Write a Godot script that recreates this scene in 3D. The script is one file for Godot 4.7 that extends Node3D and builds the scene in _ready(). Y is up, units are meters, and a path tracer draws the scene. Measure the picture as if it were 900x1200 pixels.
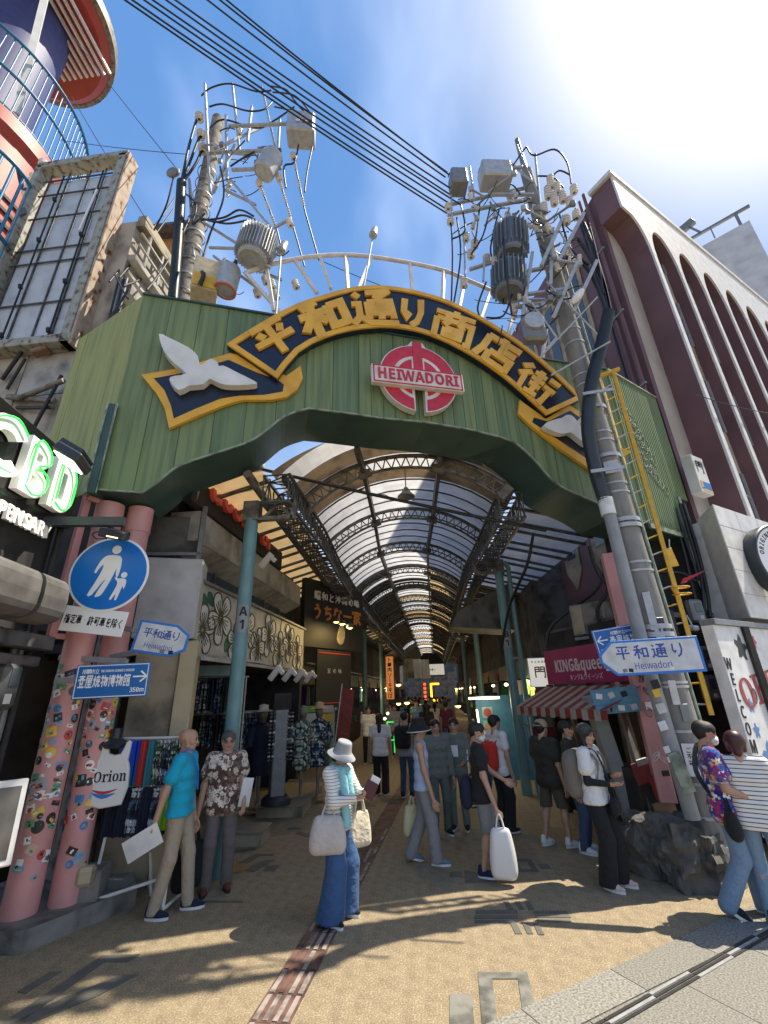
extends Node3D
# Covered shopping street behind a green gateway, seen from the plaza. Metres, y up, the arcade runs towards -z.

class MB:
	# Collects triangles with explicit normals; outside faces are given counter-clockwise and stored clockwise.
	var v := PackedVector3Array()
	var n := PackedVector3Array()
	var t := PackedVector2Array()
	var c := PackedColorArray()
	var tint := Color.WHITE

	func vert(p: Vector3, nn: Vector3, uv := Vector2.ZERO) -> void:
		v.append(p); n.append(nn); t.append(uv); c.append(tint)

	func tri(a: Vector3, b: Vector3, d: Vector3, ua := Vector2.ZERO, ub := Vector2.ZERO, ud := Vector2.ZERO) -> void:
		var nn := (b - a).cross(d - a)
		if nn.length_squared() < 1e-16:
			return
		nn = nn.normalized()
		vert(a, nn, ua); vert(d, nn, ud); vert(b, nn, ub)

	func quad(a: Vector3, b: Vector3, d: Vector3, e: Vector3) -> void:
		var w := (b - a).length()
		var h := (e - a).length()
		tri(a, b, d, Vector2(0, h), Vector2(w, h), Vector2(w, 0))
		tri(a, d, e, Vector2(0, h), Vector2(w, 0), Vector2(0,0))

	func quad_uv(a: Vector3, b: Vector3, d: Vector3, e: Vector3) -> void:
		tri(a, b, d, Vector2(0,1), Vector2(1,1), Vector2(1,0))
		tri(a, d, e, Vector2(0,1), Vector2(1,0), Vector2(0,0))

	func stri(a: Vector3, b: Vector3, d: Vector3, na: Vector3, nb: Vector3, nd: Vector3, ua := Vector2.ZERO, ub := Vector2.ZERO, ud := Vector2.ZERO) -> void:
		if (b - a).cross(d - a).dot(na + nb + nd) < 0.0:
			vert(a, na, ua); vert(b, nb, ub); vert(d, nd, ud)
		else:
			vert(a, na, ua); vert(d, nd, ud); vert(b, nb, ub)

	func box(size: Vector3, x := Transform3D(), bev := 0.0) -> void:
		var h := size * 0.5
		var b: float = min(bev, min(h.x, min(h.y, h.z)) * 0.6)
		var axes := [Vector3.RIGHT, Vector3.UP, Vector3.BACK]
		for k in 3:
			var w: Vector3 = axes[k]
			var p: Vector3 = axes[(k + 1) % 3]
			var q: Vector3 = axes[(k + 2) % 3]
			var hp: float = h[(k + 1) % 3] - b
			var hq: float = h[(k + 2) % 3] - b
			for s in [-1.0,1.0]:
				var o: Vector3 = w * h[k] * s
				var pp: Vector3 = p * s
				quad(x * (o - pp * hp - q * hq), x * (o + pp * hp - q * hq), x * (o + pp * hp + q * hq), x * (o - pp * hp + q * hq))
			if b > 0.0:
				for s1 in [-1.0,1.0]:
					for s2 in [-1.0,1.0]:
						var e0: Vector3 = w * -(h[k] - b) + p * h[(k + 1) % 3] * s1 + q * hq * s2
						var e1: Vector3 = w * -(h[k] - b) + p * hp * s1 + q * h[(k + 2) % 3] * s2
						var l: Vector3 = w * 2.0 * (h[k] - b)
						if s1 * s2 > 0:
							quad(x * e0, x * e1, x * (e1 + l), x * (e0 + l)) if false else quad(x * e1, x * e0, x * (e0 + l), x * (e1 + l))
						else:
							quad(x * e0, x * e1, x * (e1 + l), x * (e0 + l))
		if b > 0.0:
			for sx in [-1.0,1.0]:
				for sy in [-1.0,1.0]:
					for sz in [-1.0,1.0]:
						var a1 := Vector3(h.x * sx, (h.y - b) * sy, (h.z - b) * sz)
						var a2 := Vector3((h.x - b) * sx, h.y * sy, (h.z - b) * sz)
						var a3 := Vector3((h.x - b) * sx, (h.y - b) * sy, h.z * sz)
						if sx * sy * sz > 0: tri(x * a1, x * a2, x * a3)
						else: tri(x * a1, x * a3, x * a2)

	func boxc(center: Vector3, size: Vector3, bev := 0.0) -> void:
		box(size, Transform3D(Basis(), center), bev)

	func bar(a: Vector3, b: Vector3, w: float, h: float, bev := 0.0, up := Vector3.UP) -> void:
		var d := b - a
		var l := d.length()
		if l < 1e-5: return
		var z := d / l
		var xx := up.cross(z)
		if xx.length() < 0.01: xx = Vector3.RIGHT.cross(z)
		xx = xx.normalized()
		box(Vector3(w, h, l), Transform3D(Basis(xx, z.cross(xx), z), (a + b) * 0.5), bev)

	func cyl(a: Vector3, b: Vector3, r0: float, r1: float = -1.0, seg := 10, caps := true) -> void:
		tube([a, b], r0, seg, caps, r1)

	func tube(path: Array, r0: float, seg := 6, caps := true, r1: float = -1.0) -> void:
		if r1 < 0.0: r1 = r0
		var m := path.size()
		if m < 2: return
		var total := 0.0
		for i in m - 1: total += path[i].distance_to(path[i + 1])
		var rings := []
		var norms := []
		var side := Vector3.ZERO
		var run := 0.0
		for i in m:
			var d: Vector3 = (path[min(i + 1, m - 1)] - path[max(i - 1,0)]).normalized()
			if i == 0:
				side = d.cross(Vector3.UP)
				if side.length() < 0.1: side = d.cross(Vector3.RIGHT)
			else:
				run += path[i].distance_to(path[i - 1])
			side = (side - d * side.dot(d)).normalized()
			var up := d.cross(side)
			var r: float = lerpf(r0, r1, run / max(total, 1e-6))
			var ring := PackedVector3Array()
			var nr := PackedVector3Array()
			for k in seg + 1:
				var a := TAU * k / seg
				var q := side * cos(a) + up * sin(a)
				ring.append(path[i] + q * r)
				nr.append(q)
			rings.append(ring); norms.append(nr)
		run = 0.0
		for i in m - 1:
			var l: float = path[i].distance_to(path[i + 1])
			for k in seg:
				var u0 := Vector2(float(k) / seg, run)
				var u1 := Vector2(float(k + 1) / seg, run)
				var u2 := Vector2(float(k + 1) / seg, run + l)
				var u3 := Vector2(float(k) / seg, run + l)
				stri(rings[i][k], rings[i][k + 1], rings[i + 1][k + 1], norms[i][k], norms[i][k + 1], norms[i + 1][k + 1], u0, u1, u2)
				stri(rings[i][k], rings[i + 1][k + 1], rings[i + 1][k], norms[i][k], norms[i + 1][k + 1], norms[i + 1][k], u0, u2, u3)
			run += l
		if caps:
			for e in [0, m - 1]:
				var dd: Vector3 = (path[0] - path[1]) if e == 0 else (path[m - 1] - path[m - 2])
				for k in range(1, seg - 1):
					stri(rings[e][0], rings[e][k], rings[e][k + 1], dd.normalized(), dd.normalized(), dd.normalized())

	func lathe(profile: Array, seg := 16, x := Transform3D()) -> void:
		# profile: Vector2(radius, y) from bottom to top
		for i in profile.size() - 1:
			var p: Vector2 = profile[i]
			var q: Vector2 = profile[i + 1]
			if p.distance_to(q) < 1e-6: continue
			var d := (q - p).normalized()
			for k in seg:
				var a := TAU * k / seg
				var b := TAU * (k + 1) / seg
				var na := (x.basis * Vector3(cos(a) * d.y, -d.x, sin(a) * d.y)).normalized()
				var nb := (x.basis * Vector3(cos(b) * d.y, -d.x, sin(b) * d.y)).normalized()
				var pa := x * Vector3(cos(a) * p.x, p.y, sin(a) * p.x)
				var pb := x * Vector3(cos(b) * p.x, p.y, sin(b) * p.x)
				var qa := x * Vector3(cos(a) * q.x, q.y, sin(a) * q.x)
				var qb := x * Vector3(cos(b) * q.x, q.y, sin(b) * q.x)
				if p.x > 1e-6: stri(pa, pb, qb, na, nb, nb)
				if q.x > 1e-6: stri(pa, qb, qa, na, nb, na)

	func ball(center: Vector3, r: Vector3, seg := 12, basis := Basis()) -> void:
		var rows: int = max(4, seg / 2)
		for i in rows:
			var a0 := PI * i / rows
			var a1 := PI * (i + 1) / rows
			for k in seg:
				var b0 := TAU * k / seg
				var b1 := TAU * (k + 1) / seg
				var ps := []
				var ns := []
				for q in [[a0, b0], [a0, b1], [a1, b1], [a1, b0]]:
					var s := Vector3(sin(q[0]) * cos(q[1]), cos(q[0]), sin(q[0]) * sin(q[1]))
					ps.append(center + basis * (s * r))
					ns.append((basis * (s / r)).normalized())
				if i > 0: stri(ps[0], ps[1], ps[2], ns[0], ns[1], ns[2])
				if i < rows - 1: stri(ps[0], ps[2], ps[3], ns[0], ns[2], ns[3])

	func prism(poly: PackedVector2Array, z0: float, z1: float, x := Transform3D(), bev := 0.0) -> void:
		# polygon in x, y pushed from z0 (back) to z1 (front)
		var p := poly
		if Geometry2D.is_polygon_clockwise(p):
			p = p.duplicate(); p.reverse()
		var m := p.size()
		var face := p
		var zf := z1
		if bev > 0.0:
			var ins := Geometry2D.offset_polygon(p, -bev, Geometry2D.JOIN_MITER)
			if ins.size() == 1 and ins[0].size() == m:
				var best := 0
				for k in m:
					if ins[0][k].distance_to(p[0]) < ins[0][best].distance_to(p[0]): best = k
				face = PackedVector2Array()
				for k in m: face.append(ins[0][(k + best) % m])
				if Geometry2D.is_polygon_clockwise(face): face = p
				else: zf = z1 - bev
		var idx := Geometry2D.triangulate_polygon(face)
		for i in range(0, idx.size(), 3):
			var a := face[idx[i]]
			var b := face[idx[i + 1]]
			var d := face[idx[i + 2]]
			if (b - a).cross(d - a) < 0.0:
				var s := b; b = d; d = s
			tri(x * Vector3(a.x, a.y, z1), x * Vector3(b.x, b.y, z1), x * Vector3(d.x, d.y, z1), a, b, d)
		var idb := Geometry2D.triangulate_polygon(p)
		for i in range(0, idb.size(), 3):
			var a := p[idb[i]]
			var b := p[idb[i + 1]]
			var d := p[idb[i + 2]]
			if (b - a).cross(d - a) < 0.0:
				var s := b; b = d; d = s
			tri(x * Vector3(a.x, a.y, z0), x * Vector3(d.x, d.y, z0), x * Vector3(b.x, b.y, z0), a, d, b)
		for i in m:
			var a := p[i]
			var b := p[(i + 1) % m]
			quad(x * Vector3(a.x, a.y, z0), x * Vector3(b.x, b.y, z0), x * Vector3(b.x, b.y, zf), x * Vector3(a.x, a.y, zf))
			if zf != z1:
				var a2 := face[i]
				var b2 := face[(i + 1) % m]
				quad(x * Vector3(a.x, a.y, zf), x * Vector3(b.x, b.y, zf), x * Vector3(b2.x, b2.y, z1), x * Vector3(a2.x, a2.y, z1))

	func ring_band(outer: PackedVector2Array, inner: PackedVector2Array, z0: float, z1: float, x := Transform3D()) -> void:
		# a closed frame between two outlines of equal count
		var m := outer.size()
		for i in m:
			var j := (i + 1) % m
			prism(PackedVector2Array([outer[i], outer[j], inner[j], inner[i]]), z0, z1, x)

	func add_mesh(other: MB, x := Transform3D()) -> void:
		var nb := x.basis.inverse().transposed()
		var flip := x.basis.determinant() < 0.0
		var m := other.v.size()
		for i in range(0, m, 3):
			for k in ([0,2,1] if flip else [0,1,2]):
				v.append(x * other.v[i + k])
				n.append((nb * other.n[i + k]).normalized())
				t.append(other.t[i + k])
				c.append(other.c[i + k])

	func mesh() -> ArrayMesh:
		var a := []
		a.resize(Mesh.ARRAY_MAX)
		a[Mesh.ARRAY_VERTEX] = v
		a[Mesh.ARRAY_NORMAL] = n
		a[Mesh.ARRAY_TEX_UV] = t
		a[Mesh.ARRAY_COLOR] = c
		var m := ArrayMesh.new()
		if v.size() > 0:
			m.add_surface_from_arrays(Mesh.PRIMITIVE_TRIANGLES, a)
		return m

var M := {}
var T := {}
var used := {}
var rng := RandomNumberGenerator.new()

func numbered(called: String) -> String:
	var k: int = used.get(called, -1) + 1
	used[called] = k
	return called if k == 0 else "%s_%03d" % [called, k]

func tag(o: Node3D, label := "", category := "", group := "", kind := "") -> Node3D:
	if label: o.set_meta("label", label)
	if category: o.set_meta("category", category)
	if group: o.set_meta("group", group)
	if kind: o.set_meta("kind", kind)
	return o

func thing(called: String, label: String, category: String, at := Vector3.ZERO, turn := 0.0, group := "") -> Node3D:
	var o := Node3D.new()
	o.name = numbered(called)
	add_child(o)
	o.position = at
	o.rotation.y = turn
	return tag(o, label, category, group)

func struct(called: String) -> Node3D:
	var o := Node3D.new()
	o.name = numbered(called)
	add_child(o)
	return tag(o, "", "", "", "structure")

func part(parent: Node3D, called: String, mb: MB, m: Material, label := "") -> MeshInstance3D:
	return part_mesh(parent, called, mb.mesh(), m, label)

func part_mesh(parent: Node3D, called: String, me: Mesh, m: Material, label := "") -> MeshInstance3D:
	var o := MeshInstance3D.new()
	if parent == self:
		o.name = numbered(called)
	else:
		var k := 0
		o.name = called
		while parent.has_node(NodePath(o.name)):
			k += 1
			o.name = "%s_%03d" % [called, k]
	o.mesh = me
	o.material_override = m
	parent.add_child(o, true)
	if label: o.set_meta("label", label)
	return o

func copy_of(o: Node3D, label := "", at := Vector3.INF, turn := INF) -> Node3D:
	var d: Node3D = o.duplicate()
	var base := String(o.name)
	var cut := base.rfind("_")
	if cut > 0 and base.substr(cut + 1).is_valid_int(): base = base.substr(0, cut)
	d.name = numbered(base)
	add_child(d)
	if label: d.set_meta("label", label)
	if at != Vector3.INF: d.position = at
	if turn != INF: d.rotation.y = turn
	return d

func noise_tex(size: int, freq: float, colors: Array, kind := FastNoiseLite.TYPE_SIMPLEX_SMOOTH, oct := 4, seed_ := 1, bump := 0.0) -> NoiseTexture2D:
	var f := FastNoiseLite.new()
	f.noise_type = kind
	f.frequency = freq
	f.fractal_octaves = oct
	f.seed = seed_
	var t := NoiseTexture2D.new()
	t.width = size; t.height = size
	t.seamless = true
	t.noise = f
	if bump > 0.0:
		t.as_normal_map = true
		t.bump_strength = bump
	else:
		var g := Gradient.new()
		var offs := PackedFloat32Array()
		var cols := PackedColorArray()
		for q in colors:
			offs.append(q[0]); cols.append(q[1] if q[1] is Color else Color(q[1], q[1], q[1]))
		g.offsets = offs; g.colors = cols
		t.color_ramp = g
	return t

func lin(r: float, g: float, b: float) -> Color:
	return Color(r, g, b).linear_to_srgb()

func mat(key: String, color: Color, rough := 0.7, tex := "", scale := Vector3.ONE, metal := 0.0, normal := "", nscale := 0.5) -> StandardMaterial3D:
	# one shared material per key; colour is sRGB
	if M.has(key): return M[key]
	var m := StandardMaterial3D.new()
	m.resource_name = key
	m.albedo_color = color
	m.roughness = rough
	m.metallic = metal
	m.cull_mode = BaseMaterial3D.CULL_DISABLED
	if tex or normal:
		m.uv1_triplanar = true
		m.uv1_scale = scale
		m.uv1_triplanar_sharpness = 4.0
	if tex: m.albedo_texture = T[tex]
	if normal:
		m.normal_enabled = true
		m.normal_texture = T[normal]
		m.normal_scale = nscale
	M[key] = m
	return m

func glow(key: String, color: Color, energy: float) -> StandardMaterial3D:
	if M.has(key): return M[key]
	var m := mat(key, color, 0.5)
	m.emission_enabled = true
	m.emission = color
	m.emission_energy_multiplier = energy
	return m

func xf(at: Vector3, turn := 0.0, pitch := 0.0, roll := 0.0) -> Transform3D:
	return Transform3D(Basis.from_euler(Vector3(pitch, turn, roll)), at)

func v2(a: Array) -> PackedVector2Array:
	return PackedVector2Array(a)

func arc_pts(c: Vector2, r: float, a0: float, a1: float, k: int) -> PackedVector2Array:
	var o := PackedVector2Array()
	for i in k + 1:
		var a := lerpf(a0, a1, float(i) / k)
		o.append(c + Vector2(cos(a), sin(a)) * r)
	return o

func smooth_path(p: Array, steps := 6) -> Array:
	# Catmull-Rom through the points (Vector2 or Vector3)
	var o := []
	for i in p.size() - 1:
		var a = p[max(i - 1,0)]
		var b = p[i]
		var c = p[i + 1]
		var d = p[min(i + 2, p.size() - 1)]
		for k in steps:
			o.append(b.cubic_interpolate(c, a, d, float(k) / steps))
	o.append(p[p.size() - 1])
	return o

func sag(a: Vector3, b: Vector3, drop: float, k := 10) -> Array:
	var o := []
	for i in k + 1:
		var s := float(i) / k
		o.append(a.lerp(b, s) + Vector3.DOWN * drop * 4.0 * s * (1.0 - s))
	return o

# ---- lettering: strokes on a 100 x 100 grid, y down ----
var GLYPHS := {
	"平": "12,12 88,12;22,26 31,44;78,26 69,44;5,55 95,55;50,12 50,97",
	"和": "46,6 12,18;4,36 56,36;31,14 31,97;29,40 6,74;33,40 56,64;64,24 64,88;64,28 93,28 93,88;64,80 93,80",
	"通": "10,8 22,20;4,38 19,38 19,72;3,94 19,72 38,88 98,90;38,8 88,8 66,22;54,16 70,26;38,34 90,34 90,78;38,34 38,80;38,49 90,49;38,64 90,64;64,34 64,80",
	"り": "24,8 20,50 30,66 40,52;74,6 77,50 66,80 44,96",
	"商": "50,2 50,14;6,16 94,16;32,20 38,32;68,20 62,32;10,36 90,36 90,94 78,94;10,36 10,97;40,38 27,54;60,38 72,54;32,62 68,62 68,84 32,84 32,62",
	"店": "54,2 54,14;14,16 97,16;17,16 15,60 4,95;58,24 58,58;58,40 93,40;32,60 88,60 88,94;32,60 32,97;32,90 88,90",
	"街": "26,4 6,26;30,26 4,54;18,46 18,98;36,20 66,20;51,5 51,42;34,40 68,40;36,60 66,60;51,48 51,86;32,91 68,85;72,14 98,14;70,44 100,44;87,44 87,94 77,92",
	"壺": "50,2 50,24;10,11 90,11;24,24 76,24;7,46 7,35 93,35 93,46;38,42 30,54 38,64;62,42 70,54 62,64;26,66 74,66;34,74 40,86;66,74 60,86;6,92 94,92",
	"屋": "14,8 88,8 88,26 14,26;14,8 12,60 4,95;24,40 92,40;46,40 32,56 84,54;72,46 88,62;30,74 84,74;56,58 56,92;18,94 97,94",
	"焼": "20,8 20,50 4,94;5,28 9,48;37,26 30,48;22,56 38,84;44,20 96,20;70,6 70,50;55,32 55,50;86,32 86,50;42,52 98,52;62,54 58,76 42,94;78,54 78,88 96,88 98,76",
	"物": "20,6 8,36;4,26 46,26;27,6 27,97;4,66 46,54;60,6 48,38;54,28 96,28 92,84 80,90;72,30 52,76;86,30 60,90",
	"博": "4,34 34,34;19,6 19,97;40,16 98,16;69,4 69,54;46,27 92,27 92,53 46,53 46,27;46,40 92,40;40,66 98,66;82,56 82,92 70,92;54,74 62,84",
	"館": "24,4 4,34;24,4 46,28;14,38 38,38 38,64 14,64;14,38 14,92 40,86;54,26 54,15 97,15 97,26;76,4 76,15;62,32 62,97;62,34 90,34 90,50 62,50;62,62 93,62 93,92 62,92",
	"門": "8,6 8,97;8,6 43,6 43,44 8,44;8,25 43,25;92,6 92,94 80,94;57,6 92,6;57,6 57,44 92,44;57,25 92,25",
	"那": "8,12 46,12 44,90 34,92;6,34 46,34;4,56 44,56;22,12 6,92;58,8 58,97;58,8 92,8 76,40 90,60 82,74 72,70",
	"覇": "6,6 94,6;12,14 88,14 88,30 12,30 12,14;38,6 38,30;62,6 62,30;8,40 48,40;28,34 28,97;12,54 44,54 44,72 12,72 12,54;6,84 48,84;58,40 54,94;58,40 92,40 92,92 84,92;58,56 92,56;58,72 92,72",
	"市": "50,4 50,20;6,22 94,22;20,40 80,40 80,82;20,40 20,84;50,22 50,98",
	"立": "50,4 50,22;12,26 88,26;30,38 38,80;72,38 60,86;4,90 96,90",
	"指": "16,4 16,92 8,90;2,28 34,28;2,64 34,52;86,10 46,22;44,6 44,36 94,36;48,50 88,50 88,96 48,96 48,50;48,72 88,72",
	"定": "50,2 50,14;10,34 10,16 90,16 90,34;24,40 76,40;50,40 50,90;50,62 80,62;30,58 18,94;24,76 50,93 97,93",
	"車": "10,14 90,14;50,2 50,98;20,30 80,30 80,64 20,64 20,30;20,47 80,47;4,80 96,80",
	"許": "20,4 20,14;4,20 40,20;8,36 36,36;8,50 36,50;8,64 36,64 36,94 8,94 8,64;60,4 48,34;54,22 94,22;46,54 98,54;72,22 72,98",
	"可": "4,12 96,12;18,34 52,34 52,68 18,68 18,34;78,12 78,94 64,92",
	"を": "20,20 80,16;46,4 24,54 60,44;88,36 40,64 40,90 86,92;58,40 62,66",
	"除": "8,6 8,97;8,8 32,8 20,38 32,58 22,70;66,4 40,42;66,4 97,40;50,44 84,44;42,62 94,62;67,44 67,94 58,92;50,72 42,88;82,72 92,88",
	"く": "72,6 28,50 74,96",
	"・": "46,50 54,50",
	"う": "36,8 64,14;24,38 60,28 76,46 66,76 40,96",
	"ち": "18,24 84,20;44,6 30,60 62,46 80,62 70,84 40,94",
	"な": "10,22 54,20;34,4 12,60;70,18 88,34;62,40 62,84 40,92 34,78 84,92",
	"さ": "14,30 86,24;40,6 66,56;30,62 26,82 44,94 76,92",
	"一": "6,50 94,50",
	"ー": "50,8 50,92",
	"家": "50,2 50,12;8,30 8,14 92,14 92,30;24,32 78,32;50,32 18,54;40,42 58,70 44,97;50,56 14,78;54,68 18,94;86,42 60,62;60,56 96,94",
	"の": "56,16 40,80 22,76 14,50 40,20 72,20 88,50 76,80 56,92",
	"昭": "8,14 34,14 34,84 8,84 8,14;8,48 34,48;44,10 92,10 88,40 76,40;62,12 44,46;48,58 92,58 92,94 48,94 48,58",
	"と": "30,8 40,44;84,26 34,56 24,80 48,94 86,90",
	"沖": "8,10 22,20;4,38 18,46;6,94 26,60;36,26 94,26 94,64 36,64 36,26;65,4 65,98",
	"縄": "20,4 6,26 26,26 8,50 34,48;20,50 20,97;8,64 4,84;32,62 36,80;46,10 92,10 92,38 46,38 46,10;46,50 94,50 94,80 46,80 46,50;46,65 94,65;70,4 70,90 97,92",
	"味": "6,20 32,20 32,72 6,72 6,20;42,30 92,30;36,54 98,54;67,6 67,98;64,56 40,90;70,56 98,88",
	"キ": "18,28 82,22;12,60 90,54;42,4 58,98",
	"ン": "14,16 34,30;20,90 60,70 90,30",
	"グ": "36,6 10,50;34,22 78,22 66,66 26,96;84,2 88,14;96,0 100,12",
	"ク": "38,4 10,50;36,22 84,22 70,66 26,96",
	"イ": "78,6 14,56;50,34 50,98",
	"ズ": "16,18 78,18 14,92;50,58 86,92;86,2 90,14;97,0 100,12",
	"＆": "80,94 26,26 40,8 56,24 18,66 34,92 76,56",
	"ト": "36,6 36,96;36,40 78,60",
	"ロ": "16,16 84,16 84,84 16,84 16,16",
	"肉": "12,24 88,24 88,92 76,92;12,24 12,97;50,4 50,34 30,54;50,34 70,54;48,56 28,78;50,58 72,78",
	"ソ": "16,14 30,50;84,12 70,66 34,96",
	"そ": "26,10 76,10 18,46 88,40 46,62 52,90 78,94",
	"ば": "14,8 12,94;36,32 92,30;66,10 66,84 46,92 40,80 90,92;84,2 88,14;96,0 100,12",
	"ご": "20,20 74,20;14,70 24,90 84,88;84,2 88,14;96,0 100,12",
	"み": "20,14 58,14 24,84 10,72 60,60 92,76;78,44 62,96",
	"不": "6,12 94,12;56,12 8,66;50,34 50,97;60,42 92,68",
	"止": "50,6 50,90;50,44 86,44;20,36 20,90;4,92 96,92",
	"禁": "8,18 46,18;27,4 27,44;54,18 92,18;73,4 73,44;22,54 78,54;8,68 92,68;50,68 50,97;24,78 14,92;76,78 86,92",
	"↗": "8,50 92,50;60,18 92,50 60,82",
	"→": "8,50 92,50;54,12 92,50 54,88",
}

var glyph_cache := {}
func glyph(ch: String, width: float) -> Array:
	# outline polygons of the strokes
	var key := "%s%.1f" % [ch, width]
	if glyph_cache.has(key): return glyph_cache[key]
	var out := []
	for s in GLYPHS[ch].split(";"):
		var line := PackedVector2Array()
		for q in s.split(" "):
			var ab: PackedStringArray = q.split(",")
			line.append(Vector2(float(ab[0]), float(ab[1])))
		for poly in Geometry2D.offset_polyline(line, width * 0.5, Geometry2D.JOIN_MITER, Geometry2D.END_BUTT):
			if not Geometry2D.is_polygon_clockwise(poly): out.append(poly)
			else: out.append(poly)
	glyph_cache[key] = out
	return out

func put_glyph(mb: MB, ch: String, quad: Array, width: float, z: float, depth: float, x := Transform3D()) -> void:
	# quad: top left, top right, bottom right, bottom left in the plane's x, y
	var lift := 0.0
	for poly in glyph(ch, width):
		var p := PackedVector2Array()
		for q in poly:
			var s: float = q.x / 100.0
			var r: float = q.y / 100.0
			var top: Vector2 = quad[0].lerp(quad[1], s)
			var low: Vector2 = quad[3].lerp(quad[2], s)
			p.append(top.lerp(low, r))
		if Geometry2D.triangulate_polygon(p).size() > 0:
			mb.prism(p, z, z + depth + lift, x)
		lift += depth * 0.015 + 0.0003

func write_strokes(mb: MB, text: String, at: Vector2, size: float, pitch: Vector2, width := 11.0, z := 0.0, depth := 0.003, x := Transform3D(), squeeze := 1.0) -> void:
	# at: centre of the first character
	var p := at
	for ch in text:
		if GLYPHS.has(ch):
			var h := size * 0.5
			var w := h * squeeze
			put_glyph(mb, ch, [p + Vector2(-w, h), p + Vector2(w, h), p + Vector2(w, -h), p + Vector2(-w, -h)], width, z, depth, x)
		p += pitch

var fonts := {}
func latin(text: String, height: float, depth := 0.004, face := "Droid Sans", weight := 700) -> TextMesh:
	var key := face + str(weight)
	if not fonts.has(key):
		var f := SystemFont.new()
		f.font_names = PackedStringArray([face])
		f.font_weight = weight
		fonts[key] = f
	var m := TextMesh.new()
	m.font = fonts[key]
	m.text = text
	m.font_size = 48
	m.pixel_size = height / 34.0
	m.depth = depth
	return m

func put_latin(parent: Node3D, called: String, text: String, height: float, at: Vector3, m: Material, turn := 0.0, depth := 0.004, squeeze := 1.0, roll := 0.0, face := "Droid Sans", weight := 700) -> MeshInstance3D:
	# height: of a capital letter; at: centre
	var o := part_mesh(parent, called, latin(text, height, depth, face, weight), m)
	o.transform = Transform3D(Basis.from_euler(Vector3(0, turn, roll)) * Basis.from_scale(Vector3(squeeze, 1,1)), at)
	return o


func _ready() -> void:
	rng.seed = 77
	# camera
	var cam := Camera3D.new()
	cam.name = "camera"
	cam.fov = 98.719
	cam.near = 0.05
	cam.far = 2000.0
	cam.transform = Transform3D(Basis(Vector3.UP, 0.09599) * Basis(Vector3.RIGHT, 0.38921) * Basis(Vector3.BACK, -0.02967), Vector3(0,2.05,0))
	add_child(cam)
	cam.current = true
	# sky and air
	var sky := Sky.new()
	sky.sky_material = make_sky()
	var env := Environment.new()
	env.background_mode = Environment.BG_SKY
	env.sky = sky
	env.background_energy_multiplier = 1.0
	env.tonemap_mode = Environment.TONE_MAPPER_LINEAR
	env.tonemap_exposure = 2.75
	env.sdfgi_enabled = true
	env.ssao_enabled = true
	env.ssil_enabled = true
	var we := WorldEnvironment.new()
	we.name = "world_environment"
	we.environment = env
	add_child(we)
	# sun: high, beyond the right edge of the frame
	var sun := DirectionalLight3D.new()
	sun.name = "sun"
	sun.light_energy = 1.0
	sun.light_color = Color(1.0,0.955,0.87)
	sun.light_angular_distance = 0.53
	sun.shadow_enabled = true
	sun.transform = Transform3D(Basis.looking_at(-Vector3(0.57,1.0,-0.19).normalized(), Vector3.UP), Vector3(30,40,-20))
	add_child(sun)
	make_materials()
	build_ground()
	build_gateway()
	build_roof()
	build_right_buildings()
	build_left_buildings()
	build_poles()
	build_signs()
	build_shops()
	build_far_street()
	build_people()

func make_sky() -> Material:
	var m := ProceduralSkyMaterial.new()
	m.sky_top_color = Color(0.255,0.39,0.565)
	m.sky_horizon_color = Color(0.71,0.745,0.78)
	m.sky_curve = 0.24
	m.sky_energy_multiplier = 1.0
	m.ground_bottom_color = Color(0.36,0.35,0.33)
	m.ground_horizon_color = Color(0.55,0.6,0.65)
	m.ground_energy_multiplier = 0.6
	m.sun_angle_max = 80.0
	m.sun_curve = 0.185
	# thin high cloud, more of it round the sun
	var size := Vector2i(768,384)
	var f := FastNoiseLite.new()
	f.seed = 9
	f.frequency = 1.6
	f.fractal_octaves = 5
	f.noise_type = FastNoiseLite.TYPE_SIMPLEX_SMOOTH
	var im := Image.create(size.x, size.y, false, Image.FORMAT_RGBA8)
	for y in size.y:
		var el := PI * (0.5 - (y + 0.5) / size.y)
		for x in size.x:
			var az := TAU * (x + 0.5) / size.x
			var d := Vector3(cos(az) * cos(el), sin(el), sin(az) * cos(el))
			if d.y < 0.02: continue
			var q := Vector3(d.x, d.y * 1.6, d.z) / (d.y + 0.35)
			var a: float = f.get_noise_3d(q.x * 0.8 + 3.0, q.y * 0.7, q.z * 1.9) * 0.5 + 0.5
			var b: float = f.get_noise_3d(q.x * 2.6, q.y * 2.2 + 5.0, q.z * 4.4)
			var w := smoothstep(0.46,0.92, a + b * 0.16) * 0.42
			im.set_pixel(x, y, Color(1,1,1, clampf(w, 0.0,1.0)))
	m.sky_cover = ImageTexture.create_from_image(im)
	m.sky_cover_modulate = Color(1,1,1,0.22)
	return m

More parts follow.
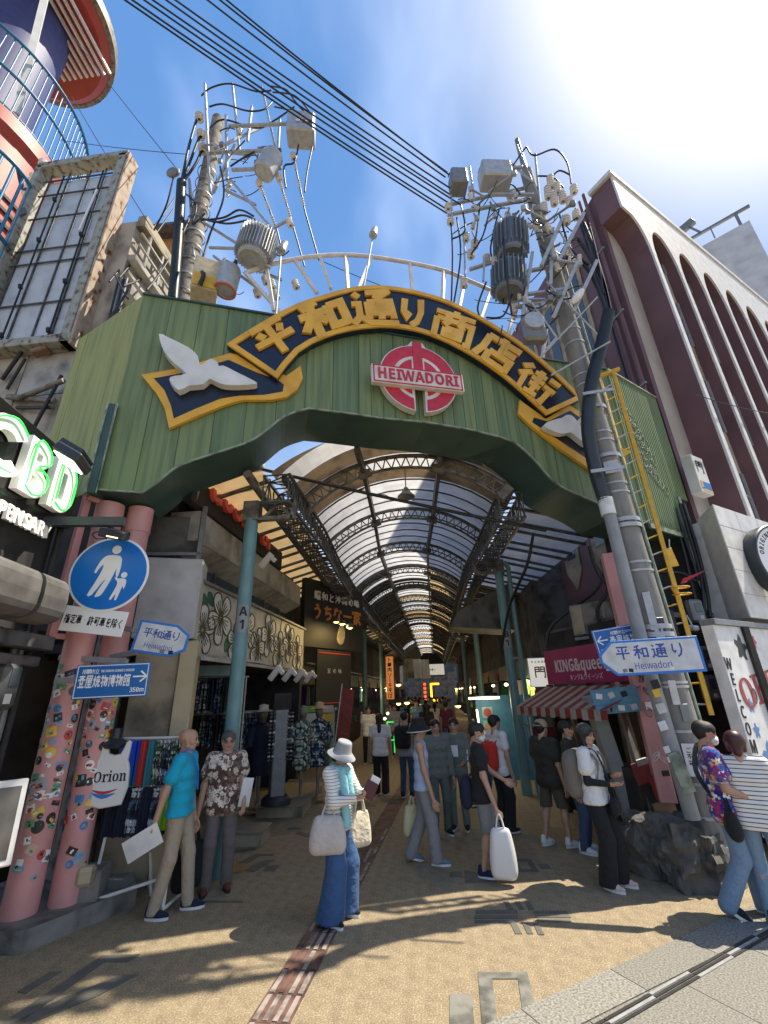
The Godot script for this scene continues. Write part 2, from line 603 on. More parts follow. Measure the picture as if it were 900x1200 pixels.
func make_materials() -> void:
	T.grime = noise_tex(512,0.005, [[0.0,0.84], [0.45,0.93], [1.0,1.0]], FastNoiseLite.TYPE_SIMPLEX_SMOOTH, 6,3)
	T.dirty = noise_tex(512,0.006, [[0.0,0.5], [0.4,0.8], [0.62,0.93], [1.0,1.0]], FastNoiseLite.TYPE_SIMPLEX_SMOOTH, 6,5)
	T.streak = noise_tex(512,0.02, [[0.0, Color(0.72,0.76,0.68)], [0.4, Color(0.88,0.9,0.84)], [0.62, Color(0.98,0.98,0.93)], [1.0, Color(1.0,0.99,0.86)]], FastNoiseLite.TYPE_SIMPLEX_SMOOTH, 5,8)
	T.grain = noise_tex(512,0.11, [[0.0,0.52], [0.5,0.82], [1.0,1.0]], FastNoiseLite.TYPE_SIMPLEX_SMOOTH, 3,11)
	T.stone = noise_tex(512,0.07, [[0.0, Color(0.66,0.6,0.5)], [0.3, Color(0.8,0.74,0.64)], [0.6, Color(0.92,0.87,0.78)], [1.0, Color(1.0,0.98,0.93)]], FastNoiseLite.TYPE_CELLULAR, 2,4)
	T.rust = noise_tex(512,0.02, [[0.0, Color(0.42,0.2,0.1)], [0.2, Color(0.6,0.42,0.3)], [0.36, Color(0.86,0.84,0.8)], [1.0, Color(1,1,1)]], FastNoiseLite.TYPE_SIMPLEX_SMOOTH, 6,21)
	T.rough_n = noise_tex(512,0.05, [], FastNoiseLite.TYPE_SIMPLEX_SMOOTH, 4,2,4.0)
	T.wave_n = noise_tex(256,0.012, [], FastNoiseLite.TYPE_SIMPLEX_SMOOTH, 3,6,12.0)
	T.pebble_n = noise_tex(512,0.07, [], FastNoiseLite.TYPE_CELLULAR, 2,4,5.0)
	# ground
	var g := mat("resin_floor", lin(0.41,0.375,0.315), 0.85, "stone", Vector3(2.0,2.0,2.0), 0.0, "pebble_n", 0.3)
	g.detail_enabled = true
	g.detail_blend_mode = BaseMaterial3D.BLEND_MODE_MUL
	g.detail_albedo = T.grime
	mat("slab", lin(0.36,0.34,0.3), 0.8, "grain", Vector3(0.7,0.7,0.7), 0.0, "rough_n", 0.4)
	mat("slab_b", lin(0.3,0.285,0.25), 0.8, "grain", Vector3(0.9,0.9,0.9), 0.0, "rough_n", 0.4)
	mat("tile_dark", lin(0.13,0.125,0.11), 0.8, "grime", Vector3(1.3,1.3,1.3))
	mat("tile_grey", lin(0.22,0.215,0.19), 0.8, "dirty", Vector3(1.2,1.2,1.2))
	mat("tile_ochre", lin(0.3,0.2,0.09), 0.8, "grime", Vector3(1.2,1.2,1.2))
	mat("tactile", lin(0.16,0.085,0.07), 0.7, "dirty", Vector3(1.6,1.6,1.6))
	mat("tactile_worn", lin(0.34,0.29,0.26), 0.75, "dirty", Vector3(2.2,2.2,2.2))
	mat("iron", lin(0.07,0.07,0.072), 0.5, "grime", Vector3(2,2,2), 0.6)
	# gateway
	mat("green", lin(0.15,0.205,0.1), 0.55, "streak", Vector3(0.7,0.035,0.7))
	mat("green_b", lin(0.175,0.225,0.105), 0.55, "streak", Vector3(0.9,0.04,0.9))
	mat("green_c", lin(0.135,0.195,0.1), 0.55, "streak", Vector3(0.8,0.03,0.8))
	mat("green_moss_lit", lin(0.34,0.35,0.13), 0.65, "streak", Vector3(0.9,0.05,0.9))  # mossy tint, lightened further: the left return's brighter light is put into the colour
	mat("green_dark", lin(0.04,0.085,0.075), 0.5, "grime", Vector3(0.5,0.5,0.5))  # same gateway paint, darker and bluer: shade of its underside put into the colour
	mat("green_edge", lin(0.3,0.36,0.28), 0.6, "dirty", Vector3(1.5,1.5,1.5))
	mat("gold", lin(0.78,0.42,0.035), 0.42, "grime", Vector3(0.6,0.6,0.6))
	mat("navy", lin(0.008,0.014,0.032), 0.28, "grime", Vector3(0.4,0.4,0.4))
	mat("dove", lin(0.72,0.71,0.69), 0.5, "grime", Vector3(0.6,0.6,0.6))
	mat("logo_red", lin(0.56,0.02,0.05), 0.5, "grime", Vector3(2,2,2))
	mat("logo_white", lin(0.72,0.68,0.64), 0.5, "grime", Vector3(1,1,1))
	mat("pink", lin(0.66,0.32,0.31), 0.5, "grime", Vector3(0.8,0.5,0.8))
	# metals, pipes
	mat("galv", lin(0.45,0.46,0.47), 0.45, "grime", Vector3(2,2,2), 0.35)
	mat("galv_dark", lin(0.22,0.23,0.24), 0.5, "grime", Vector3(2,2,2), 0.3)
	mat("steel_frame", lin(0.115,0.115,0.115), 0.55, "dirty", Vector3(1.2,1.2,1.2), 0.2)
	mat("steel_tan", lin(0.21,0.19,0.165), 0.6, "dirty", Vector3(1.2,1.2,1.2), 0.1)
	mat("concrete_pole", lin(0.24,0.235,0.22), 0.85, "grime", Vector3(2.2,0.7,2.2), 0.0, "rough_n", 0.3)
	mat("footing", lin(0.13,0.125,0.115), 0.9, "dirty", Vector3(1.5,1.5,1.5), 0.0, "rough_n", 0.6)
	mat("concrete", lin(0.23,0.22,0.2), 0.9, "dirty", Vector3(0.7,0.7,0.7), 0.0, "rough_n", 0.5)
	mat("concrete_light", lin(0.42,0.41,0.38), 0.9, "dirty", Vector3(0.35,0.35,0.35), 0.0, "rough_n", 0.4)
	mat("teal_post", lin(0.15,0.29,0.3), 0.4, "grime", Vector3(1,0.6,1))
	mat("black_tube", lin(0.02,0.027,0.036), 0.4)
	mat("cable", lin(0.012,0.012,0.014), 0.5)
	mat("pipe_grey", lin(0.3,0.31,0.32), 0.5, "grime", Vector3(2,1,2))
	mat("porcelain", lin(0.62,0.6,0.57), 0.25)
	mat("yellow", lin(0.72,0.42,0.03), 0.5, "grime", Vector3(2,2,2))
	mat("beige_box", lin(0.55,0.47,0.32), 0.6, "grime", Vector3(2,2,2))
	# buildings
	mat("maroon", lin(0.145,0.075,0.085), 0.7, "grime", Vector3(0.25,0.25,0.25))
	mat("maroon_b", lin(0.16,0.082,0.092), 0.7, "grime", Vector3(0.3,0.3,0.3))
	mat("beige_wall", lin(0.45,0.4,0.34), 0.8, "grime", Vector3(0.4,0.4,0.4))
	mat("pale_wall", lin(0.62,0.63,0.63), 0.8, "grime", Vector3(0.3,0.3,0.3))
	mat("white_tile", lin(0.7,0.69,0.67), 0.45, "grime", Vector3(0.9,0.9,0.9))
	mat("white", lin(0.75,0.75,0.74), 0.5, "grime", Vector3(1,1,1))
	mat("white_clean", lin(0.8,0.8,0.8), 0.4)
	mat("glass_dark", lin(0.05,0.065,0.08), 0.08, "", Vector3.ONE, 0.0)
	mat("dark", lin(0.012,0.012,0.014), 0.7)
	mat("dark_wall", lin(0.035,0.034,0.035), 0.85, "dirty", Vector3(0.6,0.6,0.6))
	mat("brown_wall", lin(0.05,0.04,0.035), 0.8, "dirty", Vector3(0.5,0.5,0.5))
	mat("grey_wall", lin(0.13,0.125,0.12), 0.85, "dirty", Vector3(0.5,0.5,0.5))
	mat("tan_wall", lin(0.38,0.32,0.22), 0.8, "dirty", Vector3(0.45,0.45,0.45))
	mat("stain_wall", lin(0.45,0.4,0.33), 0.9, "dirty", Vector3(0.5,0.3,0.5))
	mat("red_paint", lin(0.33,0.035,0.025), 0.5, "grime", Vector3(0.4,0.4,0.4))
	mat("blue_rail", lin(0.03,0.2,0.4), 0.4, "grime", Vector3(1,1,1))
	mat("rusty_steel", lin(0.36,0.38,0.36), 0.7, "rust", Vector3(0.45,0.45,0.45), 0.1)
	mat("frosted", lin(0.52,0.56,0.6), 0.4, "grime", Vector3(0.6,0.6,0.6))
	mat("sign_blue", lin(0.006,0.16,0.56), 0.35)
	mat("sign_blue_b", lin(0.012,0.13,0.4), 0.4)
	mat("magenta", lin(0.32,0.012,0.12), 0.45, "grime", Vector3(0.5,0.5,0.5))
	mat("red", lin(0.45,0.03,0.03), 0.6)
	mat("stripe_red", lin(0.26,0.045,0.035), 0.8, "grime", Vector3(1,1,1))
	mat("stripe_white", lin(0.42,0.35,0.3), 0.8, "grime", Vector3(1,1,1))
	mat("wood", lin(0.25,0.15,0.08), 0.6, "grime", Vector3(3,0.4,3))
	mat("leaf", lin(0.06,0.14,0.03), 0.5)



func flat_poly(parent: Node3D, called: String, pts: Array, y: float, m: Material, thick := 0.0) -> MeshInstance3D:
	# pts: Vector2(x, z) on the ground
	var mb := MB.new()
	var p := v2(pts)
	var x := Transform3D(Basis(Vector3.RIGHT, Vector3.BACK, Vector3.DOWN), Vector3(0, y, 0))
	# local x, y -> world x, z ; local z -> world -y
	mb.prism(p, 0.0, max(thick, 0.002), x)
	return part(parent, called, mb, m)

func build_ground() -> void:
	var g := struct("ground")
	var mb := MB.new()
	mb.quad(Vector3(-400,0,60), Vector3(400,0,60), Vector3(400,0,-600), Vector3(-400,0,-600))
	part(g, "paving", mb, M.resin_floor)
	# concrete pavement on the near right, laid in slabs
	var pv := struct("pavement")
	var edge: Array = [Vector2(0.126,-3.903),Vector2(0.643,-4.309),Vector2(1.648,-5.029),Vector2(2.334,-5.419),Vector2(3.011,-6.03)]
	var d0: Vector2 = (edge[3] - edge[1]).normalized()
	var nrm := Vector2(-d0.y, d0.x)
	if nrm.x < 0.0: nrm = -nrm
	var start: Vector2 = edge[1] - d0 * 3.0
	for row in 5:
		for k in 12:
			var a: Vector2 = start + d0 * (k * 0.92 + (0.3 if row % 2 else 0.0)) + nrm * (row * 0.86 - (0.0 if row else 0.0))
			var w := 0.84 if row > 0 else 0.30
			var off := 0.0 if row == 0 else 0.32 - 0.86
			a += nrm * off
			var b := a + d0 * 0.912
			flat_poly(pv, "paving_slab", [a + nrm * 0.004, b + nrm * 0.004, b + nrm * (w + 0.012), a + nrm * (w + 0.012)], 0.008 + rng.randf() * 0.002, M.slab if rng.randf() < 0.6 else M.slab_b, 0.007)
	# slot drain
	var dr := struct("slot_drain")
	var s0: Vector2 = Vector2(0.99,-4.05)
	var s1: Vector2 = Vector2(1.864,-4.663)
	var dd := (s1 - s0).normalized()
	var dn := Vector2(-dd.y, dd.x)
	for k in 9:
		var a := s0 + dd * (k * 0.5 - 1.0)
		var b := a + dd * 0.49
		for j in 3:
			var o := dn * ((j - 1) * 0.034)
			flat_poly(dr, "drain_bar", [a + o - dn * 0.011, b + o - dn * 0.011, b + o + dn * 0.011, a + o + dn * 0.011], 0.0165, M.iron if (j + k) % 3 else M.galv, 0.005)
	# dark inlaid tiles in the resin floor
	var inl := struct("floor_inlay")
	var shapes := {
		"a": [Vector2(-0.04,-4.313),Vector2(0.12,-4.321),Vector2(0.113,-4.003),Vector2(-0.05,-3.994)],
		"b": [Vector2(0.188,-4.597),Vector2(0.569,-4.614),Vector2(0.553,-4.249),Vector2(0.455,-4.19),Vector2(0.482,-4.523),Vector2(0.289,-4.513),Vector2(0.269,-4.011),Vector2(0.163,-4.006)],
		"c": [Vector2(-3.336,-4.181),Vector2(-3.292,-4.437),Vector2(-3.2,-4.453),Vector2(-3.25,-4.164)],
		"d": [Vector2(-3.129,-3.829),Vector2(-3.025,-4.701),Vector2(-2.698,-4.728),Vector2(-2.727,-4.61),Vector2(-2.935,-4.6),Vector2(-3.004,-3.886),Vector2(-3.007,-3.835)],
		"e": [Vector2(-2.925,-4.111),Vector2(-2.663,-4.431),Vector2(-2.522,-4.438),Vector2(-2.678,-4.143),Vector2(-2.947,-3.838),Vector2(-3.068,-3.832)],
	}
	for k in shapes:
		flat_poly(inl, "inlaid_tile", shapes[k], 0.006, M.tile_grey if k in ["a", "b"] else M.tile_dark, 0.005)
	var bars := [
		[Vector2(0.265,-5.658),Vector2(0.669,-5.671),Vector2(0.657,-5.598),Vector2(0.25,-5.584)], [Vector2(0.247,-5.548),Vector2(0.659,-5.562),Vector2(0.647,-5.492),Vector2(0.233,-5.478)], [Vector2(0.238,-5.444),Vector2(0.633,-5.458),Vector2(0.617,-5.407),Vector2(0.226,-5.393)],
		[Vector2(0.562,-5.86),Vector2(0.615,-5.862),Vector2(0.639,-5.688),Vector2(0.58,-5.687)], [Vector2(0.676,-5.863),Vector2(0.728,-5.865),Vector2(0.748,-5.692),Vector2(0.689,-5.69)], [Vector2(0.78,-5.867),Vector2(0.832,-5.868),Vector2(0.841,-5.695),Vector2(0.782,-5.693)],
		[Vector2(0.825,-5.657),Vector2(1.148,-5.668),Vector2(1.149,-5.614),Vector2(0.822,-5.603)], [Vector2(0.823,-5.568),Vector2(1.148,-5.578),Vector2(1.15,-5.526),Vector2(0.82,-5.515)], [Vector2(0.821,-5.481),Vector2(1.132,-5.492),Vector2(1.134,-5.442),Vector2(0.818,-5.431)],
		[Vector2(0.561,-5.405),Vector2(0.617,-5.407),Vector2(0.636,-5.203),Vector2(0.575,-5.2)], [Vector2(0.673,-5.409),Vector2(0.728,-5.411),Vector2(0.734,-5.206),Vector2(0.681,-5.204)], [Vector2(0.772,-5.396),Vector2(0.819,-5.398),Vector2(0.829,-5.195),Vector2(0.776,-5.193)],
		[Vector2(0.032,-6.668),Vector2(0.176,-6.671),Vector2(0.167,-6.511),Vector2(0.027,-6.508)], [Vector2(1.135,-6.941),Vector2(1.261,-6.943),Vector2(1.268,-6.8),Vector2(1.146,-6.798)],
		[Vector2(0.211,-6.726),Vector2(0.576,-6.519),Vector2(0.554,-6.344),Vector2(0.197,-6.336)],
		[Vector2(-2.832,-6.733),Vector2(-2.647,-7.282),Vector2(-2.377,-7.284),Vector2(-2.377,-7.215),Vector2(-2.559,-7.213),Vector2(-2.672,-6.706)], [Vector2(-2.615,-6.678),Vector2(-2.414,-7.048),Vector2(-2.296,-7.05),Vector2(-2.414,-6.624)], [Vector2(-2.334,-6.83),Vector2(-2.162,-6.863),Vector2(-2.16,-6.657),Vector2(-2.314,-6.655)],
		[Vector2(-3.091,-7.385),Vector2(-2.771,-7.535),Vector2(-2.716,-7.461),Vector2(-2.993,-7.278)], [Vector2(-2.602,-8.574),Vector2(-2.383,-8.572),Vector2(-2.354,-8.474),Vector2(-2.571,-8.476)], [Vector2(-2.313,-8.332),Vector2(-2.096,-8.149),Vector2(-2.126,-8.062),Vector2(-2.37,-8.24)],
		[Vector2(-2.644,-5.788),Vector2(-2.216,-5.801),Vector2(-2.199,-5.76),Vector2(-2.623,-5.747)], [Vector2(-2.845,-5.659),Vector2(-2.583,-5.667),Vector2(-2.572,-5.608),Vector2(-2.812,-5.6)],
	]
	for b in bars: flat_poly(inl, "inlaid_tile", b, 0.006, M.tile_dark, 0.005)
	var fr: Array = [Vector2(0.827,-7.12),Vector2(1.087,-7.123),Vector2(1.102,-6.687),Vector2(0.84,-6.682)]
	var fi: Array = [Vector2(0.887,-7.028),Vector2(1.026,-7.03),Vector2(1.038,-6.768),Vector2(0.905,-6.766)]
	var fm := MB.new()
	fm.ring_band(v2(fr), v2(fi), 0.0,0.005, Transform3D(Basis(Vector3.RIGHT, Vector3.BACK, Vector3.DOWN), Vector3(0,0.006,0)))
	part(inl, "inlaid_tile", fm, M.tile_dark)
	var c0: Vector2 = Vector2(-2.696,-6.735)
	var circ := []
	for k in 20: circ.append(c0 + Vector2(cos(TAU * k / 20), sin(TAU * k / 20)) * 0.17)
	flat_poly(inl, "inlaid_disc", circ, 0.01, M.tile_ochre, 0.005)
	# tactile strip: square tiles with four raised bars each
	var ts := struct("tactile_strip")
	var t0: Vector2 = Vector2(-1.264,-3.945)
	var t1: Vector2 = Vector2(-1.193,-5.293)
	var td := (t1 - t0).normalized()
	var tn := Vector2(-td.y, td.x)
	var x := Transform3D(Basis(Vector3.RIGHT, Vector3.BACK, Vector3.DOWN), Vector3.ZERO)
	for k in range(-3,40):
		var a := t0 + td * (k * 0.302)
		var b := a + td * 0.298
		var hw := 0.145
		var tile := flat_poly(ts, "tactile_tile", [a - tn * hw, b - tn * hw, b + tn * hw, a + tn * hw], 0.006, M.tactile, 0.005)
		if k > 14: continue
		for j in 4:
			var o := tn * ((j - 1.5) * 0.073)
			var aa := a + td * 0.012
			var bb := b - td * 0.012
			var mb2 := MB.new()
			mb2.prism(v2([aa + o - tn * 0.018, bb + o - tn * 0.018, bb + o + tn * 0.018, aa + o + tn * 0.018]), -0.0055,0.0, Transform3D(x.basis, Vector3(0,0.0062,0)))
			part(tile, "raised_bar", mb2, M.tactile_worn if rng.randf() < (0.62 if k < 5 else 0.3) else M.tactile)
	# low concrete kerb blocks under the gateway's left columns
	var kb := thing("kerb_block", "low weathered concrete kerb under the stickered pink columns", "kerb")
	var k1 := [Vector2(-4.272,-4.647),Vector2(-3.784,-4.668),Vector2(-3.355,-5.643),Vector2(-3.793,-6.171),Vector2(-4.72,-6.1),Vector2(-5.2,-5.506)]
	var km := MB.new()
	km.prism(v2(k1), -0.17,0.0, Transform3D(x.basis, Vector3(0,0.0,0)))
	part(kb, "block", km, M.concrete)
	var k2 := thing("concrete_block", "grey concrete block with a stone on top behind the pink column", "block")
	var km2 := MB.new()
	km2.box(Vector3(0.34,0.42,0.34), xf(Vector3(-3.77,0.21,-5.38), 0.3), 0.02)
	part(k2, "block", km2, M.concrete)
	var km3 := MB.new()
	km3.box(Vector3(0.16,0.15,0.13), xf(Vector3(-3.45,0.5,-4.89), 0.5), 0.03)
	part(k2, "stone", km3, M.tan_wall)
	# weeds in the kerb joints
	for w in [[Vector3(-3.89,0.05,-5.37), "small green weed growing between kerb block and concrete block"], [Vector3(-3.9,0.03,-4.8), "small green weed at the foot of the kerb, left edge of the photo"]]:
		var pl := thing("weed", w[1], "plant", w[0], 0.0, "weeds at the kerb")
		for k in 14:
			var lm := MB.new()
			var dir := Vector3(rng.randf_range(-1,1), rng.randf_range(0.5,1.4), rng.randf_range(-0.6,1)).normalized()
			var side := dir.cross(Vector3.UP).normalized() * rng.randf_range(0.018,0.032)
			var l := rng.randf_range(0.06,0.16)
			var mid := dir * l * 0.55 + Vector3.UP * 0.01
			var tip := dir * l + Vector3.DOWN * 0.02
			lm.tri(Vector3.ZERO, mid + side, mid - side)
			lm.tri(mid - side, mid + side, tip)
			part(pl, "leaf", lm, M.leaf)


var GO := Vector3(-3.55,0,-4.76)
var GT := 0.34556

func gpt(u: float, y: float, d := 0.0) -> Vector3:
	# a point of the gateway: u along its front, y up, d in front of it
	return GO + Basis(Vector3.UP, GT) * Vector3(u, y, d)

func build_gateway() -> void:
	var depth := 0.95
	var UL: float = (Vector2(-0.54,4.51)).x
	var UR: float = (Vector2(7.76,7.63)).x
	var top: float = 7.8
	var low := [Vector2(UL, 4.5), Vector2(-0.01,4.5)]
	var curve := smooth_path([Vector2(-0.01,4.5),Vector2(0.09,4.6),Vector2(0.17,4.69),Vector2(0.34,4.9),Vector2(0.6,5.06),Vector2(0.96,5.25),Vector2(1.24,5.41),Vector2(1.43,5.59),Vector2(1.65,5.85),Vector2(1.83,5.98),Vector2(2.04,6.08)], 3)
	curve.append_array([Vector2(2.54,6.08),Vector2(3.22,6.06),Vector2(3.93,6.08),Vector2(4.68,6.04),Vector2(5.22,5.96)])
	curve.append_array(smooth_path([Vector2(5.44,5.9),Vector2(5.65,5.75),Vector2(5.85,5.52),Vector2(6.04,5.27),Vector2(6.21,5.13),Vector2(6.52,5.0),Vector2(6.85,4.87),Vector2(7.17,4.67)], 3))
	var face := PackedVector2Array([Vector2(UL, top), Vector2(UL, 4.5)])
	for p in curve:
		if p.x > face[face.size() - 1].x + 0.004: face.append(p)
	face.append(Vector2(UR, 4.6))
	face.append(Vector2(UR, top))
	var o := thing("gateway", "wide green boarded gateway with an arched opening spanning the street entrance", "gateway", GO, GT)
	# front boarding, one mesh for each board
	var u := UL
	var k := 0
	var kinds := [M.green, M.green_b, M.green, M.green_c]
	while u < UR - 0.02:
		var w: float = min(0.42 if u < 2.4 else 0.2, UR - u)
		var strip := PackedVector2Array([Vector2(u + 0.003,3), Vector2(u + w - 0.003,3), Vector2(u + w - 0.003,9), Vector2(u + 0.003,9)])
		for poly in Geometry2D.intersect_polygons(face, strip):
			if poly.size() < 3: continue
			var mb := MB.new()
			mb.prism(poly, -0.03, rng.randf_range(-0.003,0.003), Transform3D(), 0.004)
			var mm: Material = kinds[rng.randi() % 4]
			if u > 0.0 and u < 0.95 and rng.randf() < 0.6: mm = M.green_b
			part(o, "cladding_board", mb, mm)
		u += w
		k += 1
	# solid body behind the boards
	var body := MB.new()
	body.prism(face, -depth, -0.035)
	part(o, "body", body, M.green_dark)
	# pale lip round the opening
	var lip := MB.new()
	for i in range(1, face.size() - 2):
		lip.bar(Vector3(face[i].x, face[i].y, 0.0), Vector3(face[i + 1].x, face[i + 1].y, 0.0), 0.03,0.022)
	part(o, "edge_trim", lip, M.green_edge)
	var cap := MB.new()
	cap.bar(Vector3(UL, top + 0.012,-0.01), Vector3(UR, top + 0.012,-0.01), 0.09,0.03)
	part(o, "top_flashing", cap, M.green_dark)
	# left return
	var back := Basis(Vector3.UP, GT).inverse()
	var la := Vector3(UL, 0,0)
	var lb: Vector3 = back * (Vector3(-5.66,7.8,-5.27) - GO)
	lb.y = 0
	var ld := (lb - la).normalized()
	var ll := (lb - la).length()
	var lx := Transform3D(Basis(-ld, Vector3.UP, (-ld).cross(Vector3.UP)), la)
	var widths := [0.42,0.5,0.55,0.62,0.4]
	var at := 0.0
	for w in widths:
		var e: float = min(at + w, ll)
		if e <= at + 0.02: break
		var mb := MB.new()
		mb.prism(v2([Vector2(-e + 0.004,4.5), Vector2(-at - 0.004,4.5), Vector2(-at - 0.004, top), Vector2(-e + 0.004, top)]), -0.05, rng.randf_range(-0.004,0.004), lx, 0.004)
		part(o, "side_board", mb, M.green_moss_lit)
		at = e
	# corner moulding that stops half way up
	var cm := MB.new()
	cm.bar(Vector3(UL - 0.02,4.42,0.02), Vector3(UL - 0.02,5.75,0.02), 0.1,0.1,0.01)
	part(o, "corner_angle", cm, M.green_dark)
	var cb := MB.new()
	cb.bar(Vector3(UL - 0.075,4.42,0.075), Vector3(UL - 0.075,5.75,0.075), 0.02,0.02)
	cb.bar(Vector3(UL + 0.04,4.42,0.075), Vector3(UL + 0.04,5.75,0.075), 0.012,0.012)
	part(o, "corner_beads", cb, M.green_edge)
	# right return: ribbed sheet with graffiti
	var ra := Vector3(UR, 0,0)
	var rb: Vector3 = back * (Vector3(5.16,7.8,-8.51) - GO)
	rb.y = 0
	var rd := (rb - ra).normalized()
	var rl := (rb - ra).length()
	var rx := Transform3D(Basis(rd, Vector3.UP, rd.cross(Vector3.UP)), ra)
	var m := MB.new()
	var ribs := int(rl / 0.07)
	for i in ribs:
		var a := rl * i / ribs
		var b := rl * (i + 1) / ribs
		var y0 := 4.5 if a < rl * 0.78 else 5.35
		var q := (b - a) * 0.25
		var zs := [0.0,0.0,0.022,0.022,0.0]
		var xs := [a, a + q, a + q * 1.6, a + q * 3.4, b]
		for j in 4:
			m.quad(rx * Vector3(xs[j], y0, zs[j]), rx * Vector3(xs[j + 1], y0, zs[j + 1]), rx * Vector3(xs[j + 1], top, zs[j + 1]), rx * Vector3(xs[j], top, zs[j]))
	part(o, "ribbed_sheet", m, M.green)
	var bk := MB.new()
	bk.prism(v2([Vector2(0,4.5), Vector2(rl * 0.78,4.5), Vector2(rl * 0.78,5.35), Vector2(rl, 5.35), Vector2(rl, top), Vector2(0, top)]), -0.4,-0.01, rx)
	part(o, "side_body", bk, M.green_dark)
	var tr := MB.new()
	tr.bar(rx * Vector3(0,4.52,0.03), rx * Vector3(rl * 0.78,4.52,0.03), 0.04,0.08)
	tr.bar(rx * Vector3(rl * 0.78,4.5,0.03), rx * Vector3(rl * 0.78,5.35,0.03), 0.04,0.05)
	tr.bar(rx * Vector3(0, top, 0.02), rx * Vector3(rl, top, 0.02), 0.06,0.03)
	part(o, "side_trim", tr, M.green_edge)
	# scrawled white tags
	var gr := MB.new()
	var scr := [[0.16,6.95,0.3], [0.32,6.62,0.36], [0.46,6.3,0.26], [0.4,5.9,0.3], [0.6,5.7,0.2]]
	for q in scr:
		for j in 4:
			var path := []
			var cx: float = q[0] + j * 0.1 * rl / 1.6
			for i in 14:
				var an := i * 0.62 + j
				path.append(rx * Vector3(cx + cos(an) * 0.1 * q[2] / 0.3 + i * 0.006, q[1] - j * 0.1 + sin(an) * 0.15 * q[2] / 0.3,0.03))
			gr.tube(path, 0.005,3, false)
	part(o, "graffiti_lines", gr, M.green_edge)
	# ---- banner, doves, emblem: separate pieces fixed to the front ----
	var bt := [Vector2(0.78,6.95),Vector2(1.05,7.26),Vector2(1.41,7.65),Vector2(1.79,8.01),Vector2(2.21,8.3),Vector2(2.65,8.57),Vector2(3.11,8.74),Vector2(3.58,8.8),Vector2(4.07,8.78),Vector2(4.56,8.68),Vector2(5.05,8.47),Vector2(5.53,8.2),Vector2(6.01,7.85),Vector2(6.46,7.43),Vector2(6.92,6.89)]
	var bl := [Vector2(6.09,6.41),Vector2(5.74,6.77),Vector2(5.38,7.1),Vector2(5.0,7.37),Vector2(4.62,7.58),Vector2(4.23,7.74),Vector2(3.85,7.83),Vector2(3.39,7.83),Vector2(2.94,7.72),Vector2(2.58,7.57),Vector2(2.23,7.36),Vector2(1.84,7.0),Vector2(1.55,6.44)]
	var outer := []
	outer.append_array(smooth_path(bt, 2))
	outer.append_array(smooth_path(bl, 2))
	var op := v2(outer)
	var bn := thing("name_banner", "curved navy and gold name banner on top of the green gateway", "sign", GO, GT)
	var b0 := MB.new()
	b0.prism(op, 0.02,0.13, Transform3D())
	part(bn, "backboard", b0, M.navy)
	var inner := Geometry2D.offset_polygon(op, -0.085, Geometry2D.JOIN_MITER)
	var holes := MB.new()
	# gold border: the outline minus its inset, cut into quads along the edge
	var ip: PackedVector2Array = inner[0]
	var mo := op.size()
	for i in mo:
		var j := (i + 1) % mo
		var pa := op[i]
		var pb := op[j]
		var qa := near_inset(op, i, 0.085)
		var qb := near_inset(op, j, 0.085)
		holes.prism(v2([pa, pb, qb, qa]), 0.13,0.165)
	part(bn, "gold_border", holes, M.gold)
	var lt := [
		["平", [Vector2(0.98,7.19),Vector2(1.52,7.78),Vector2(1.95,7.19),Vector2(1.36,6.71)], 16.5],
		["和", [Vector2(1.68,7.89),Vector2(2.44,8.42),Vector2(2.73,7.68),Vector2(1.98,7.18)], 18.5],
		["通", [Vector2(2.6,8.47),Vector2(3.38,8.71),Vector2(3.54,7.84),Vector2(2.69,7.68)], 14.5],
		["り", [Vector2(3.49,8.57),Vector2(4.1,8.63),Vector2(3.99,7.9),Vector2(3.49,7.89)], 20.5],
		["商", [Vector2(4.21,8.53),Vector2(5.06,8.37),Vector2(4.79,7.58),Vector2(4.03,7.79)], 14.5],
		["店", [Vector2(5.18,8.19),Vector2(5.9,7.79),Vector2(5.41,7.09),Vector2(4.8,7.52)], 17.5],
		["街", [Vector2(5.87,7.62),Vector2(6.56,7.12),Vector2(6.02,6.56),Vector2(5.51,6.99)], 14.5],
	]
	for l in lt:
		var gm := MB.new()
		put_glyph(gm, l[0], l[1], l[2], 0.125,0.05)
		part(bn, "letter", gm, M.gold)
	# banner tails
	ribbon("banner_tail", "left gold edged navy tail of the banner, under the larger dove",
		[Vector2(-0.3,6.27),Vector2(0.21,6.48),Vector2(0.83,6.87),Vector2(1.21,6.82),Vector2(1.67,6.58),Vector2(1.88,6.81),Vector2(1.93,6.59),Vector2(1.86,6.37),Vector2(1.7,6.19),Vector2(1.49,6.11),Vector2(1.09,6.05),Vector2(0.84,5.92),Vector2(0.55,5.72),Vector2(0.18,5.45),Vector2(0.08,5.76),Vector2(-0.06,5.99)],
		[Vector2(-0.13,6.23),Vector2(0.29,6.41),Vector2(0.82,6.73),Vector2(1.23,6.57),Vector2(1.55,6.48),Vector2(1.65,6.41),Vector2(1.64,6.28),Vector2(1.38,6.18),Vector2(1.03,6.11),Vector2(0.78,6.02),Vector2(0.48,5.81),Vector2(0.22,5.61),Vector2(0.15,5.82),Vector2(0.03,6.06)])
